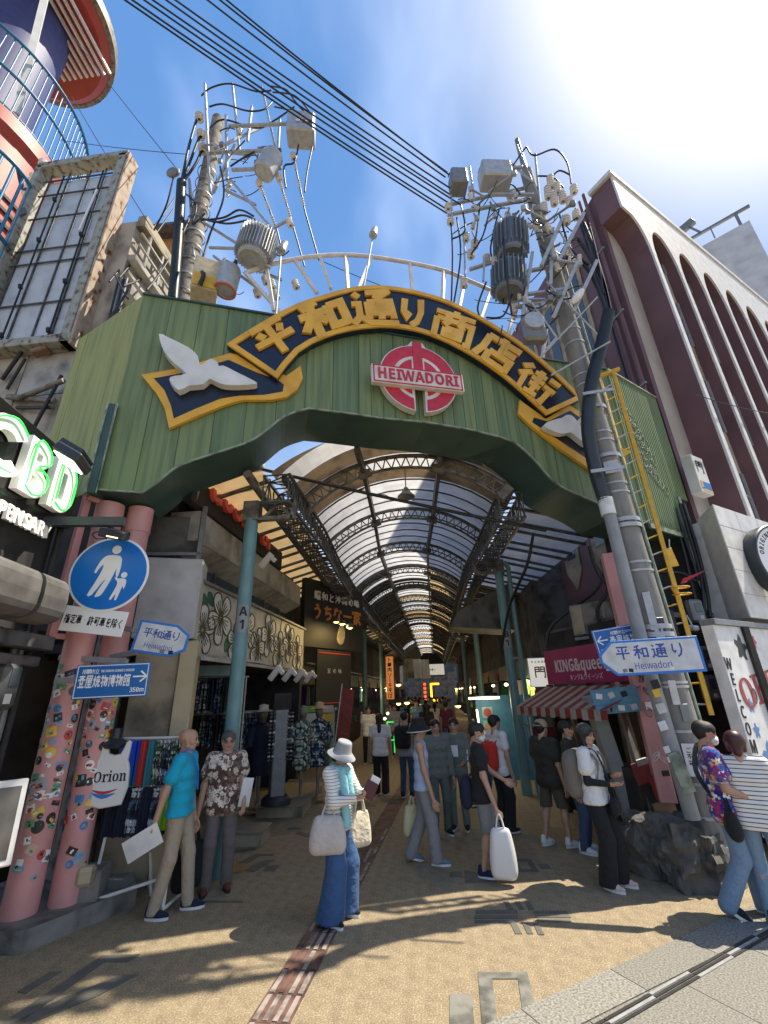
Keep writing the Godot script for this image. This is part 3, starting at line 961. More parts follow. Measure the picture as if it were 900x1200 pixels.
	ribbon("banner_tail", "right gold edged navy tail of the banner, partly behind the pole",
		[Vector2(5.68,6.73),Vector2(6.13,6.4),Vector2(6.68,6.77),Vector2(7.49,6.26),Vector2(7.24,5.18),Vector2(6.77,5.49),Vector2(6.27,5.84),Vector2(5.8,6.22),Vector2(5.6,6.44)],
		[Vector2(5.89,6.39),Vector2(6.15,6.34),Vector2(6.66,6.64),Vector2(7.27,6.23),Vector2(7.11,5.46),Vector2(6.81,5.66),Vector2(6.34,5.96),Vector2(5.96,6.21),Vector2(5.84,6.29)])
	var dv := thing("dove_relief", "large white dove relief with spread wings on the left banner tail", "relief", GO, GT, "white doves on the gateway")
	var d1 := MB.new()
	d1.prism(v2(smooth_closed([Vector2(-0.14,6.91),Vector2(0.01,6.86),Vector2(0.28,6.74),Vector2(0.42,6.61),Vector2(0.45,6.46),Vector2(0.52,6.5),Vector2(0.59,6.59),Vector2(0.68,6.56),Vector2(0.72,6.48),Vector2(0.67,6.45),Vector2(0.78,6.5),Vector2(0.94,6.43),Vector2(1.23,6.3),Vector2(1.25,6.25),Vector2(1.02,6.19),Vector2(0.82,6.17),Vector2(0.7,6.21),Vector2(0.62,6.24),Vector2(0.55,6.13),Vector2(0.37,6.08),Vector2(0.25,5.98),Vector2(0.11,6.14),Vector2(0.16,6.21),Vector2(0.31,6.28),Vector2(0.13,6.43),Vector2(-0.03,6.62)], 2)), 0.09,0.21, Transform3D(), 0.02)
	part(dv, "dove", d1, M.dove)
	var dw := thing("dove_relief", "smaller white dove relief on the right banner tail beside the black hose", "relief", GO, GT, "white doves on the gateway")
	var d2 := MB.new()
	d2.prism(v2(smooth_closed([Vector2(5.96,6.16),Vector2(6.14,6.28),Vector2(6.35,6.36),Vector2(6.45,6.43),Vector2(6.56,6.44),Vector2(6.64,6.35),Vector2(6.71,6.2),Vector2(6.71,6.36),Vector2(6.83,6.5),Vector2(7.0,6.56),Vector2(7.12,6.45),Vector2(7.3,6.33),Vector2(7.12,6.13),Vector2(6.92,6.07),Vector2(6.8,5.85),Vector2(6.59,5.98),Vector2(6.46,6.08),Vector2(6.3,6.03),Vector2(6.1,6.07)], 2)), 0.09,0.2, Transform3D(), 0.02)
	part(dw, "dove", d2, M.dove)
	emblem()
	columns_left()

func near_inset(p: PackedVector2Array, i: int, w: float) -> Vector2:
	var m := p.size()
	var a := (p[i] - p[(i + m - 1) % m]).normalized()
	var b := (p[(i + 1) % m] - p[i]).normalized()
	var na := Vector2(-a.y, a.x)
	var nb := Vector2(-b.y, b.x)
	if Geometry2D.is_polygon_clockwise(p):
		na = -na; nb = -nb
	var s := (na + nb).normalized()
	return p[i] + s * w / max(0.45, s.dot(na))

func smooth_closed(p: Array, steps := 3) -> Array:
	var o := []
	var m := p.size()
	for i in m:
		for k in steps:
			o.append(p[i].cubic_interpolate(p[(i + 1) % m], p[(i + m - 1) % m], p[(i + 2) % m], float(k) / steps) if steps > 1 else p[i])
	return o

func ribbon(called: String, label: String, outer: Array, inner: Array) -> void:
	var o := thing(called, label, "sign", GO, GT, "tails of the name banner")
	var a := MB.new()
	a.prism(v2(outer), 0.012,0.07, Transform3D(), 0.004)
	part(o, "gold_border", a, M.gold)
	var b := MB.new()
	b.prism(v2(inner), 0.02,0.074, Transform3D())
	part(o, "navy_field", b, M.navy)

func emblem() -> void:
	var o := thing("round_emblem", "round red and white emblem with a HEIWADORI bar in the middle of the gateway", "emblem", GO, GT)
	var c: Vector2 = Vector2(3.8,6.83)
	var r: float = 0.5 * ((Vector2(4.5,6.87)).x - (Vector2(3.16,6.77)).x)
	# white body: ring with a tab on top and a slot below
	var body := MB.new()
	var op := PackedVector2Array()
	var s := asin(0.13)
	for i in 49:
		var a := lerpf(-PI / 2 + s, TAU - PI / 2 - s, i / 48.0)
		if absf(wrapf(a - PI / 2,-PI, PI)) < 0.14:
			if op.size() and op[op.size() - 1].y < c.y + r * 1.05:
				op.append(c + Vector2(0.14 * r, r * 1.12)); op.append(c + Vector2(-0.14 * r, r * 1.12))
			continue
		op.append(c + Vector2(cos(a), sin(a)) * r)
	op.append(c + Vector2(-0.13 * r, -0.12 * r))
	op.append(c + Vector2(0.13 * r, -0.12 * r))
	body.prism(op, 0.03,0.15, Transform3D(), 0.0)
	part(o, "white_body", body, M.logo_white)
	# red ring in two halves, then the inner red quarters
	for side in [-1.0,1.0]:
		var rm := MB.new()
		var ringp := PackedVector2Array()
		for i in 21:
			var a := lerpf(-PI / 2 + 0.17, PI / 2 - 0.02, i / 20.0)
			ringp.append(c + Vector2(cos(a) * side, sin(a)) * r * 0.97)
		for i in 21:
			var a := lerpf(PI / 2 - 0.02,-PI / 2 + 0.26, i / 20.0)
			ringp.append(c + Vector2(cos(a) * side, sin(a)) * r * 0.66)
		rm.prism(ringp, 0.12,0.158)
		part(o, "red_ring", rm, M.logo_red)
		var qm := MB.new()
		var qp := PackedVector2Array()
		for i in 13:
			var a := lerpf(0.16, PI / 2 - 0.3, i / 12.0)
			qp.append(c + Vector2(cos(a) * side, sin(a)) * r * 0.56)
		qp.append(c + Vector2(0.17 * side, 0.12) * r)
		qm.prism(qp, 0.12,0.156)
		part(o, "red_quarter", qm, M.logo_red)
		var qm2 := MB.new()
		var qp2 := PackedVector2Array()
		for i in 13:
			var a := lerpf(-0.16,-PI / 2 + 0.36, i / 12.0)
			qp2.append(c + Vector2(cos(a) * side, sin(a)) * r * 0.56)
		qp2.append(c + Vector2(0.2 * side, -0.12) * r)
		qm2.prism(qp2,0.12,0.156)
		part(o, "red_quarter", qm2, M.logo_red)
	var st := MB.new()
	st.boxc(Vector3(c.x, c.y + r * 0.6,0.14), Vector3(0.24 * r, r * 1.0,0.05))
	part(o, "red_stem", st, M.logo_red)
	# bar
	var L: Vector2 = Vector2(2.98,6.73)
	var R: Vector2 = Vector2(4.54,6.77)
	var mid := (L + R) * 0.5
	var len := (R - L).length()
	var tilt := (R - L).angle()
	var bx := Transform3D(Basis(Vector3.BACK, tilt), Vector3(mid.x, mid.y, 0.2))
	var bar_ := MB.new()
	bar_.box(Vector3(len, 0.36,0.1), bx, 0.01)
	part(o, "bar", bar_, M.logo_white)
	var br := MB.new()
	for q in [[0.0,0.155, len - 0.06,0.022], [0.0,-0.155, len - 0.06,0.022], [len * 0.5 - 0.035,0.0,0.022,0.33], [-len * 0.5 + 0.035,0.0,0.022,0.33]]:
		br.box(Vector3(q[2], q[3], 0.012), bx * Transform3D(Basis(), Vector3(q[0], q[1], 0.05)))
	part(o, "bar_outline", br, M.logo_red)
	var t := put_latin(o, "lettering", "HEIWADORI", 0.2, Vector3.ZERO, M.logo_red, 0.0,0.02,1.0)
	t.transform = bx * Transform3D(Basis.from_scale(Vector3(0.86,1,1)), Vector3(0,0,0.055))

func columns_left() -> void:
	# two pink columns covered in stickers
	var cols := [[Vector3(-4.12,0.17,-4.96), "front pink round column covered in stickers, beside the left kerb", 0.155,4.45], [Vector3(-3.87,0.17,-5.23), "rear pink round column covered in stickers, next to the clothes rail", 0.145,4.48]]
	var tones := [lin(0.75,0.75,0.72), lin(0.02,0.02,0.022), lin(0.7,0.5,0.05), lin(0.05,0.2,0.45), lin(0.5,0.05,0.05), lin(0.1,0.3,0.15), lin(0.35,0.36,0.38), lin(0.08,0.09,0.12), lin(0.55,0.4,0.3), lin(0.12,0.35,0.5)]
	var tm := []
	for k in tones.size(): tm.append(mat("sticker_%d" % k, tones[k], 0.5))
	for q in cols:
		var o := thing("pink_column", q[1], "column", q[0], 0.0, "pink columns of the gateway")
		var h: float = q[3] - 0.17
		var r: float = q[2]
		var mb := MB.new()
		mb.lathe([Vector2(0,0), Vector2(r, 0), Vector2(r, h - 0.35), Vector2(r + 0.012, h - 0.35), Vector2(r + 0.012, h), Vector2(0, h)], 28)
		part(o, "shaft", mb, M.pink)
		var done := []
		for k in 150:
			var y := 0.62 + 1.62 * pow(rng.randf(), 0.85)
			if k > 142: y = rng.randf_range(0.3,0.6)
			var a := rng.randf_range(-0.1, PI * 0.8)
			var w := rng.randf_range(0.05,0.125)
			var hh := w * rng.randf_range(0.4,1.1)
			var ok := true
			for d in done:
				if absf(d[0] - y) < (d[2] + hh) * 0.36 and absf(d[1] - a) * r < (d[3] + w) * 0.36: ok = false
			if not ok: continue
			done.append([y, a, hh, w])
			var up := r + 0.0015 + done.size() * 0.00004
			var tilt := rng.randf_range(-0.5,0.5)
			var st := MB.new()
			sticker(st, up, a, y, w, hh, rng.randf() < 0.3, tilt)
			var s := part(o, "sticker", st, tm[[0,0,0,1,1,6,7,3,2,8,4,9,5][rng.randi() % 13]])
			for j in 2 + rng.randi() % 3:
				var s2 := MB.new()
				sticker(s2, up + 0.001 + j * 0.0004, a + rng.randf_range(-0.2,0.2) * w / r, y + rng.randf_range(-0.25,0.25) * hh, w * rng.randf_range(0.15,0.55), hh * rng.randf_range(0.08,0.4), rng.randf() < 0.3, tilt)
				part(s, "print", s2, tm[[1,1,7,0,4,3,2,9][rng.randi() % 8]])
	# square pink stay and brackets beside the front column
	var st := thing("pink_stay", "thin square pink steel stay left of the front column", "stay")
	var sm := MB.new()
	sm.bar(Vector3(-4.3,4.52,-4.75), Vector3(-4.32,2.75,-4.75), 0.11,0.05,0.004)
	part(st, "stay", sm, M.pink)
	var s2 := MB.new()
	s2.bar(Vector3(-4.27,4.47,-4.72), Vector3(-4.1,4.42,-4.9), 0.05,0.06,0.004)
	s2.bar(Vector3(-4.36,2.75,-4.72), Vector3(-4.19,2.75,-4.9), 0.05,0.06,0.004)
	part(st, "bracket", s2, M.pink)

func sticker(mb: MB, r: float, a: float, y: float, w: float, h: float, round_: bool, tilt := 0.0) -> void:
	# a thin patch bent round a column of radius r
	var seg := 4
	if round_:
		var c := Vector3(cos(a) * r, y, sin(a) * r)
		for k in 12:
			var p := TAU * k / 12
			var q := TAU * (k + 1) / 12
			var a1 := a + cos(p) * w * 0.5 / r
			var a2 := a + cos(q) * w * 0.5 / r
			mb.tri(c, Vector3(cos(a1) * r, y + sin(p) * w * 0.5, sin(a1) * r), Vector3(cos(a2) * r, y + sin(q) * w * 0.5, sin(a2) * r))
		return
	for k in seg:
		var q := []
		for c in [Vector2(k + 1,-0.5), Vector2(k, -0.5), Vector2(k, 0.5), Vector2(k + 1,0.5)]:
			var p := Vector2((c.x / seg - 0.5) * w, c.y * h).rotated(tilt)
			q.append(Vector3(cos(a + p.x / r) * r, y + p.y, sin(a + p.x / r) * r))
		mb.quad(q[0], q[1], q[2], q[3])


func roof_c(z: float) -> float:
	# the roof's middle line drifts a little to the left
	return -0.37 - 0.33 * smoothstep(-7.5,-14.0, z) if z > -14.0 else -0.70

func roof_pt(z: float, a: float, r: float) -> Vector3:
	return Vector3(roof_c(z) + sin(a) * r, 6.07 - 2.45 + cos(a) * r, z)

func build_roof() -> void:
	var A0 := 0.82
	var R := 2.45
	var clear := mat("roof_sheet", lin(0.82,0.82,0.83), 0.5, "grime", Vector3(0.5,0.5,0.5))
	clear.backlight_enabled = true
	clear.backlight = lin(0.95,0.95,0.96)
	var tan := mat("roof_sheet_tan", lin(0.42,0.34,0.26), 0.6, "dirty", Vector3(0.5,0.5,0.5))
	tan.backlight_enabled = true
	tan.backlight = lin(0.3,0.26,0.21)
	var amber := mat("roof_sheet_amber", lin(0.85,0.68,0.44), 0.6, "grime", Vector3(0.5,0.5,0.5))
	amber.backlight_enabled = true
	amber.backlight = lin(0.6,0.54,0.44)
	var opaque := mat("roof_sheet_dark", lin(0.06,0.055,0.05), 0.7, "dirty", Vector3(0.6,0.6,0.6))
	var z0 := -7.56
	var bay := 2.7
	var o := thing("arcade_roof", "barrel vaulted arcade roof of translucent sheets on steel trusses", "roof")
	var bays := 24
	for b in range(-1, bays):
		var zf := z0 - bay * b
		var zb := zf - bay
		# truss rib at the near end of the bay
		if b >= 0:
			var rm := MB.new()
			var n := 22
			for i in n:
				var a := lerpf(-A0, A0, float(i) / n)
				var a2 := lerpf(-A0, A0, float(i + 1) / n)
				rm.bar(roof_pt(zf, a, R), roof_pt(zf, a2, R), 0.05,0.04)
				rm.bar(roof_pt(zf, a, R + 0.24), roof_pt(zf, a2, R + 0.24), 0.05,0.04)
				if b < 14:
					rm.bar(roof_pt(zf, a, R), roof_pt(zf, (a + a2) * 0.5, R + 0.24), 0.024,0.022)
					rm.bar(roof_pt(zf, a2, R), roof_pt(zf, (a + a2) * 0.5, R + 0.24), 0.024,0.022)
			for s in [-1,1]:
				rm.bar(roof_pt(zf, A0 * s, R - 0.02), roof_pt(zf, A0 * s, R + 0.27), 0.18,0.16)
				# gusset plates at the purlins
				rm.bar(roof_pt(zf, 0.29 * s - 0.05, R + 0.02), roof_pt(zf, 0.29 * s + 0.05, R + 0.02), 0.085,0.15)
			part(o, "truss_rib", rm, M.steel_frame if b > 0 else M.steel_tan)
		# sheets: strips round the vault, three to a strip
		var strips := 5 if b < 8 else 2
		for k in strips:
			var za := lerpf(zf, zb, float(k) / strips)
			var zc := lerpf(zf, zb, float(k + 1) / strips)
			for j in 3:
				var a0: float = [-A0 - 0.03,-0.29,0.29][j]
				var a1: float = [-0.29,0.29, A0 + 0.03][j]
				var mb := MB.new()
				var seg := 7
				for i in seg:
					var p0 := lerpf(a0, a1, float(i) / seg)
					var p1 := lerpf(a0, a1, float(i + 1) / seg)
					var z1 := za
					var z2 := za
					if b == -1:
						z1 = min(za, -4.76 - 0.36 * (roof_pt(za, p0, R).x + 3.55) - 0.98)
						z2 = min(za, -4.76 - 0.36 * (roof_pt(za, p1, R).x + 3.55) - 0.98)
						if max(z1, z2) <= zc: continue
						z1 = max(z1, zc); z2 = max(z2, zc)
					var r := R + 0.32
					mb.quad(roof_pt(z1 - 0.002, p0, r), roof_pt(z2 - 0.002, p1, r), roof_pt(zc + 0.002, p1, r), roof_pt(zc + 0.002, p0, r))
				var mm: Material = clear
				if b == -1:
					mm = tan
					if j == 0 and k in [1,3]: mm = clear
				elif b == 0 and k < 2: mm = tan if rng.randf() < 0.75 else clear
				elif b >= 3:
					mm = clear if j == 1 and rng.randf() < 0.72 else opaque
					if j == 1 and rng.randf() < 0.25: mm = amber
					if j != 1 and rng.randf() < 0.1: mm = clear if j == 0 else amber
				part(o, "roof_sheet", mb, mm)
			# batten over the joint
			if b < 8 and zc < -4.76 - 0.36 * (roof_c(zc) + 1.2 + 3.55) - 1.0:
				var bm := MB.new()
				for i in 12:
					var p0 := lerpf(-A0, A0, float(i) / 12)
					var p1 := lerpf(-A0, A0, float(i + 1) / 12)
					bm.bar(roof_pt(zc, p0, R + 0.285), roof_pt(zc, p1, R + 0.285), 0.022,0.03)
				part(o, "batten", bm, M.steel_frame)
		# purlins
		for a in [-0.29,0.29,-A0, A0]:
			var pm := MB.new()
			var zs: float = min(zf, -4.76 - 0.36 * (roof_pt(zf, a, R).x + 3.55) - 1.05)
			if zs < zb: continue
			pm.bar(roof_pt(zs + 0.01, a, R + 0.13), roof_pt(zb + 0.01, a, R + 0.13), 0.07,0.22 if absf(a) < 0.5 else 0.12)
			part(o, "purlin", pm, M.steel_frame)
	# boxed lattice girders under both springings
	for s in [-1.0,1.0]:
		var g := thing("lattice_girder", "dark lattice girder carrying the %s edge of the vaulted roof" % ("left" if s < 0 else "right"), "girder", Vector3.ZERO, 0.0, "lattice girders of the arcade roof")
		var zz := -6.2 if s < 0 else -7.56
		while zz > -62.0:
			var gm := MB.new()
			var l := 2.7
			var step := 0.25 if zz > -20.0 else 0.6
			var ca := roof_c(zz)
			var cb := roof_c(zz - l)
			var off := [Vector2(s * 1.76,4.9), Vector2(s * 2.18,4.9), Vector2(s * 1.76,5.38), Vector2(s * 2.18,5.38)]
			for q in off:
				gm.bar(Vector3(ca + q.x, q.y, zz), Vector3(cb + q.x, q.y, zz - l), 0.045,0.045)
			var z := 0.0
			var flip := false
			while z < l - 0.01:
				var c0 := lerpf(ca, cb, z / l)
				var c1 := lerpf(ca, cb, (z + step) / l)
				for pr in [[0,2], [1,3], [0,1], [2,3]]:
					var p: Vector2 = off[pr[0]]
					var q: Vector2 = off[pr[1]]
					if flip: var w := p; p = q; q = w
					gm.bar(Vector3(c0 + p.x, p.y, zz - z), Vector3(c1 + q.x, q.y, zz - z - step), 0.019,0.019)
					gm.bar(Vector3(c0 + p.x, p.y, zz - z), Vector3(c0 + q.x, q.y, zz - z), 0.019,0.019)
				flip = not flip
				z += step
			part(g, "girder_bay", gm, M.steel_frame)
			zz -= l
	# sloping side roofs
	for s in [-1.0,1.0]:
		var sr := thing("side_roof", "sloping %s side roof between the girder and the %s shop fronts" % (["amber lit", "left"] if s < 0 else ["grey", "right"]), "roof", Vector3.ZERO, 0.0, "side roofs of the arcade")
		var zz := -5.95 if s < 0 else -7.9
		while zz > -58.0:
			for k in 2:
				var w0 := 2.2 + k * 0.85
				var w1 := 3.05 + k * 0.85
				var c := roof_c(zz)
				var c2 := roof_c(zz - 1.2)
				var mb := MB.new()
				mb.quad(Vector3(c + s * w0,5.45 - (w0 - 2.2) * 0.28, zz - 0.003), Vector3(c + s * w1,5.45 - (w1 - 2.2) * 0.28, zz - 0.003), Vector3(c2 + s * w1,5.45 - (w1 - 2.2) * 0.28, zz - 1.197), Vector3(c2 + s * w0,5.45 - (w0 - 2.2) * 0.28, zz - 1.197))
				var mm: Material = amber if s < 0 else clear
				if zz < -14.0: mm = opaque if rng.randf() < 0.75 else amber
				part(sr, "roof_sheet", mb, mm)
			for f in [0.0,0.4]:
				var rb := MB.new()
				rb.bar(Vector3(roof_c(zz) + s * 2.15,5.41, zz - f * 1.2), Vector3(roof_c(zz) + s * 3.9,4.92, zz - f * 1.2), 0.045,0.06)
				part(sr, "rafter", rb, M.steel_frame)
			zz -= 1.2
	# teal posts with lattice brackets up to the girders
	var posts := [[-2.8,-6.45, "A1", "nearest left teal post marked A1, beside the hibiscus sign"], [-2.96,-13.4, "A2", "second left teal post marked A2, under three small lamps"], [-3.02,-20.3, "", "third teal post along the left side of the arcade"], [-3.05,-27.2, "", "fourth teal post along the left side of the arcade"],
		[1.76,-10.9, "B1", "nearest right teal post marked B1, with a pipe beside it"], [1.7,-17.8, "", "second teal post along the right side of the arcade"], [1.65,-24.7, "", "third teal post along the right side of the arcade"]]
	for p in posts:
		var po := thing("arcade_post", p[3], "post", Vector3(p[0], 0, p[1]), 0.0, "teal posts of the arcade")
		var s: float = -1.0 if p[0] < 0 else 1.0
		var mb := MB.new()
		mb.cyl(Vector3.ZERO, Vector3(0,4.72,0), 0.105,-1.0,20)
		part(po, "shaft", mb, M.teal_post)
		var br := MB.new()
		var e: float = roof_c(p[1]) + s * 1.74 - p[0]
		br.bar(Vector3(s * 0.14,4.72,0), Vector3(e, 4.72,0), 0.1,0.06)
		br.bar(Vector3(s * 0.14,5.0,0), Vector3(e, 5.0,0), 0.1,0.06)
		br.boxc(Vector3(0,4.86,0), Vector3(0.26,0.34,0.2), 0.01)
		br.bar(Vector3(e, 4.69,0), Vector3(e, 5.03,0), 0.1,0.06)
		br.bar(Vector3(e * 0.3,4.74,0), Vector3(e * 0.6,4.98,0), 0.05,0.04)
		br.bar(Vector3(e * 0.6,4.98,0), Vector3(e * 0.95,4.74,0), 0.05,0.04)
		part(po, "bracket", br, M.steel_tan)
		if p[2]:
			var to := Vector3(-p[0], 0,-p[1]).normalized()
			var turn := atan2(to.x, to.z)
			var plate := MB.new()
			var a0 := PI / 2 - turn
			for k in 6:
				var a := a0 + (k - 3) * 0.3
				var bb := a + 0.3
				mb = plate
				plate.quad(Vector3(cos(bb), 0, sin(bb)) * 0.107 + Vector3.UP * 2.92, Vector3(cos(a), 0, sin(a)) * 0.107 + Vector3.UP * 2.92, Vector3(cos(a), 0, sin(a)) * 0.107 + Vector3.UP * 3.32, Vector3(cos(bb), 0, sin(bb)) * 0.107 + Vector3.UP * 3.32)
			part(po, "number_plate", plate, M.pipe_grey)
			put_latin(po, "letter", p[2][0], 0.13, to * 0.112 + Vector3.UP * 3.22, M.dark, turn)
			put_latin(po, "number", p[2][1], 0.13, to * 0.112 + Vector3.UP * 3.03, M.dark, turn)
	var dp := thing("downpipe", "thin teal rainwater pipe running up beside post B1", "pipe", Vector3(1.76,0,-10.9))
	var dm := MB.new()
	dm.tube(smooth_path([Vector3(0.24,0,0.02), Vector3(0.24,4.3,0.02), Vector3(0.22,4.86,0.02), Vector3(0.05,4.95,0.02), Vector3(-0.5,4.95,0.02)], 4), 0.055,10)
	part(dp, "pipe", dm, M.teal_post)
	for y in [1.3,2.7]:
		var cl := MB.new()
		cl.boxc(Vector3(0.15, y, 0.02), Vector3(0.24,0.04,0.14))
		part(dp, "clip", cl, M.galv_dark)
	# pendant lamp and cables under the first rib
	var lp := thing("pendant_lamp", "small bowl shaped pendant lamp under the first roof truss", "lamp", Vector3(-0.3,5.45,-7.6))
	var pm := MB.new()
	pm.lathe([Vector2(0.0,0.1), Vector2(0.16,0.0), Vector2(0.17,0.015), Vector2(0.09,0.1), Vector2(0.04,0.2), Vector2(0,0.22)], 18)
	part(lp, "shade", pm, M.galv_dark)
	var pc := MB.new()
	pc.cyl(Vector3(0,0.2,0), Vector3(0,0.62,0), 0.012,-1,6)
	part(lp, "rod", pc, M.galv_dark)
	var cb := thing("cable_bundle", "black cable bundle slung across the arcade mouth below the vault", "cable")
	var cm := MB.new()
	cm.tube(sag(Vector3(-3.12,5.85,-6.6), Vector3(2.14,4.62,-7.6), 0.03,12), 0.03,6)
	part(cb, "cable", cm, M.cable)
	var c2 := MB.new()
	var wig := []
	for k in 20: wig.append((Vector3(-1.07,5.2,-6.7)).lerp(Vector3(0.94,4.78,-7.3), k / 19.0) + Vector3(0,0.05 + 0.025 * sin(k * 1.9), 0))
	c2.tube(wig, 0.008,4)
	part(cb, "loose_wire", c2, M.cable)
	var dpn := thing("rain_pipe", "brown sloping rain pipe along the left side roof", "pipe")
	var d2 := MB.new()
	d2.tube([Vector3(-2.66,5.23,-5.8), Vector3(-2.74,5.15,-7.6), Vector3(-2.98,5.11,-11.5), Vector3(-3.16,5.12,-16.0)], 0.07,10)
	part(dpn, "pipe", d2, M.steel_tan)


var FC := Vector3(5.35,0,-8.75)
var FT := deg_to_rad(35.8)

func fpt(u: float, y: float, d: float) -> Vector3:
	return FC + Basis(Vector3.UP, FT) * Vector3(u, y, d)

func build_right_buildings() -> void:
	var x := Transform3D(Basis(Vector3.UP, FT), FC)
	var o := thing("maroon_building", "tall maroon building with a row of narrow round-arched bays along its front", "building", FC, FT)
	var P := 1.32
	# masses
	var core := MB.new()
	core.prism(v2([Vector2(0.05,0), Vector2(18.9,0), Vector2(18.9,-6.2), Vector2(2.3,-6.2)]), -14.7,-3.3, Transform3D(Basis(Vector3.RIGHT, Vector3.BACK, Vector3.DOWN), Vector3.ZERO))
	part(o, "wall", core, M.beige_wall)
	var roof := MB.new()
	roof.prism(v2([Vector2(0.1,-0.05), Vector2(18.8,-0.05), Vector2(18.8,-6.1), Vector2(2.4,-6.1)]), -14.8,-14.705, Transform3D(Basis(Vector3.RIGHT, Vector3.BACK, Vector3.DOWN), Vector3.ZERO))
	part(o, "roof", roof, M.concrete)
	var n := 13
	for k in n:
		var u0 := 0.84 + P * k
		# fin between two bays with maroon flanks, and its pale stone front
		var fin := MB.new()
		fin.boxc(Vector3(u0 + 0.08,8.6,0.28), Vector3(0.16,7.6,0.56))
		part(o, "fin", fin, M.maroon if k % 2 else M.maroon_b)
		var ff := MB.new()
		ff.boxc(Vector3(u0 + 0.08,8.6,0.585), Vector3(0.164,7.6,0.05), 0.006)
		part(o, "fin_front", ff, M.white_tile)
		# arch head over the bay to the left of the fin
		var a0 := u0 - P + 0.16
		var c := (a0 + u0) * 0.5
		var hw := (u0 - a0) * 0.5
		var head := PackedVector2Array()
		if k == 0:
			head.append(Vector2(0.0,14.9)); head.append(Vector2(0.0,13.66))
			a0 = 0.0
			for i in range(7,13):
				var an := PI - PI * i / 12.0
				head.append(Vector2(c + cos(an) * hw, 12.4 + sin(an) * 1.25))
			head.append(Vector2(u0 + 0.16,12.4)); head.append(Vector2(u0 + 0.16,14.9))
		else:
			head.append(Vector2(a0,14.9)); head.append(Vector2(a0,12.4))
			for i in range(1,13):
				var an := PI - PI * i / 12.0
				head.append(Vector2(c + cos(an) * hw, 12.4 + sin(an) * 1.25))
			head.append(Vector2(u0 + 0.16,12.4)); head.append(Vector2(u0 + 0.16,14.9))
		var hm := MB.new()
		hm.prism(head, 0.0,0.56)
		part(o, "arch_head", hm, M.maroon if k else M.maroon_b)
		var hf := MB.new()
		hf.prism(head, 0.562,0.612)
		part(o, "arch_front", hf, M.white_tile)
		if k == 0: continue
		# back of the bay: glass, panes and beige spandrels
		var y := 4.9
		var floor_ := 0
		while y < 13.2:
			var gl := MB.new()
			var gh := 1.5
			gl.boxc(Vector3(c, y + gh * 0.5,0.28), Vector3(hw * 2 - 0.02, gh, 0.03))
			part(o, "window_pane", gl, M.glass_dark)
			var fr := MB.new()
			fr.boxc(Vector3(c, y + gh * 0.62,0.3), Vector3(hw * 2 - 0.02,0.05,0.05))
			fr.boxc(Vector3(c + hw - 0.06, y + gh * 0.5,0.3), Vector3(0.07, gh, 0.06))
			part(o, "window_frame", fr, M.galv)
			var sp := MB.new()
			sp.boxc(Vector3(c, y + gh + 0.55,0.27), Vector3(hw * 2 - 0.02,1.1,0.06), 0.01)
			part(o, "spandrel", sp, M.beige_wall if floor_ % 2 == 0 else M.tan_wall)
			y += 2.6
			floor_ += 1
	var cop := MB.new()
	cop.boxc(Vector3(8.2,14.98,0.3), Vector3(16.6,0.14,0.7), 0.01)
	part(o, "coping", cop, M.white_tile)
	# side wall along the arcade
	var sd := Basis(Vector3.UP, -FT) * Vector3(-sin(deg_to_rad(16.0)), 0,-cos(deg_to_rad(16.0)))
	var sn := Vector3(sd.z, 0,-sd.x)
	var sx := Transform3D(Basis(-sd, Vector3.UP, (-sd).cross(Vector3.UP)), Vector3.ZERO)
	# local x of sx runs towards the viewer (so -x goes back along the arcade), z points into the arcade
	var sw := MB.new()
	sw.prism(v2([Vector2(-6.6,2.9), Vector2(0,2.9), Vector2(0,14.9), Vector2(-6.6,14.9)]), -0.12,-0.02, sx)
	part(o, "side_wall", sw, M.maroon)
	for k in 4:
		var cx := -1.5 - k * 1.35
		var w := 0.36
		for lv in [4.55,8.4]:
			var hgt := 3.0 if lv < 5.0 else 5.2
			var rec := PackedVector2Array([Vector2(cx, lv), Vector2(cx + w, lv + 0.55), Vector2(cx + w, lv + hgt)])
			for i in range(1,8):
				var an := PI * i / 8.0
				rec.append(Vector2(cx + cos(an) * w, lv + hgt + sin(an) * w))
			rec.append(Vector2(cx - w, lv + hgt)); rec.append(Vector2(cx - w, lv + 0.55))
			var bm := MB.new()
			bm.prism(rec, -0.02,0.02, sx)
			part(o, "niche_panel", bm, M.tan_wall)
			var gm := MB.new()
			gm.prism(v2([Vector2(cx - w * 0.55, lv + 0.9), Vector2(cx + w * 0.55, lv + 0.9), Vector2(cx + w * 0.55, lv + hgt), Vector2(cx - w * 0.55, lv + hgt)]), 0.0,0.035, sx)
			part(o, "window_pane", gm, M.glass_dark)
	for k in 3:
		var pm := MB.new()
		var px := -0.12 - k * 0.2
		pm.tube([sx * Vector3(px, 3.2,0.1), sx * Vector3(px, 9.0 + k, 0.1), sx * Vector3(px - 0.05,15.2,0.1)], 0.05 - k * 0.008,8)
		part(o, "conduit", pm, M.maroon_b if k < 2 else M.cable)
	for yy in [6.2,8.4,10.6,12.8]:
		var cl := MB.new()
		cl.box(Vector3(0.6,0.05,0.05), sx * xf(Vector3(-0.3, yy, 0.14)))
		part(o, "conduit_clip", cl, M.galv_dark)
	# thin sagging wire along the front
	var wr := MB.new()
	wr.tube(sag(Vector3(0.0,7.6,0.7), Vector3(9.0,10.0,0.7), 0.25,8), 0.012,4)
	part(o, "wire", wr, M.cable)
	# lower, rosy building behind along the arcade
	var rb := thing("rosy_building", "rosy plastered building with tall windows behind the right utility pole", "building", fpt(0,0,0) + Vector3(-sin(deg_to_rad(16.0)), 0,-cos(deg_to_rad(16.0))) * 6.7, deg_to_rad(90.0 - 16.0 + 180.0))
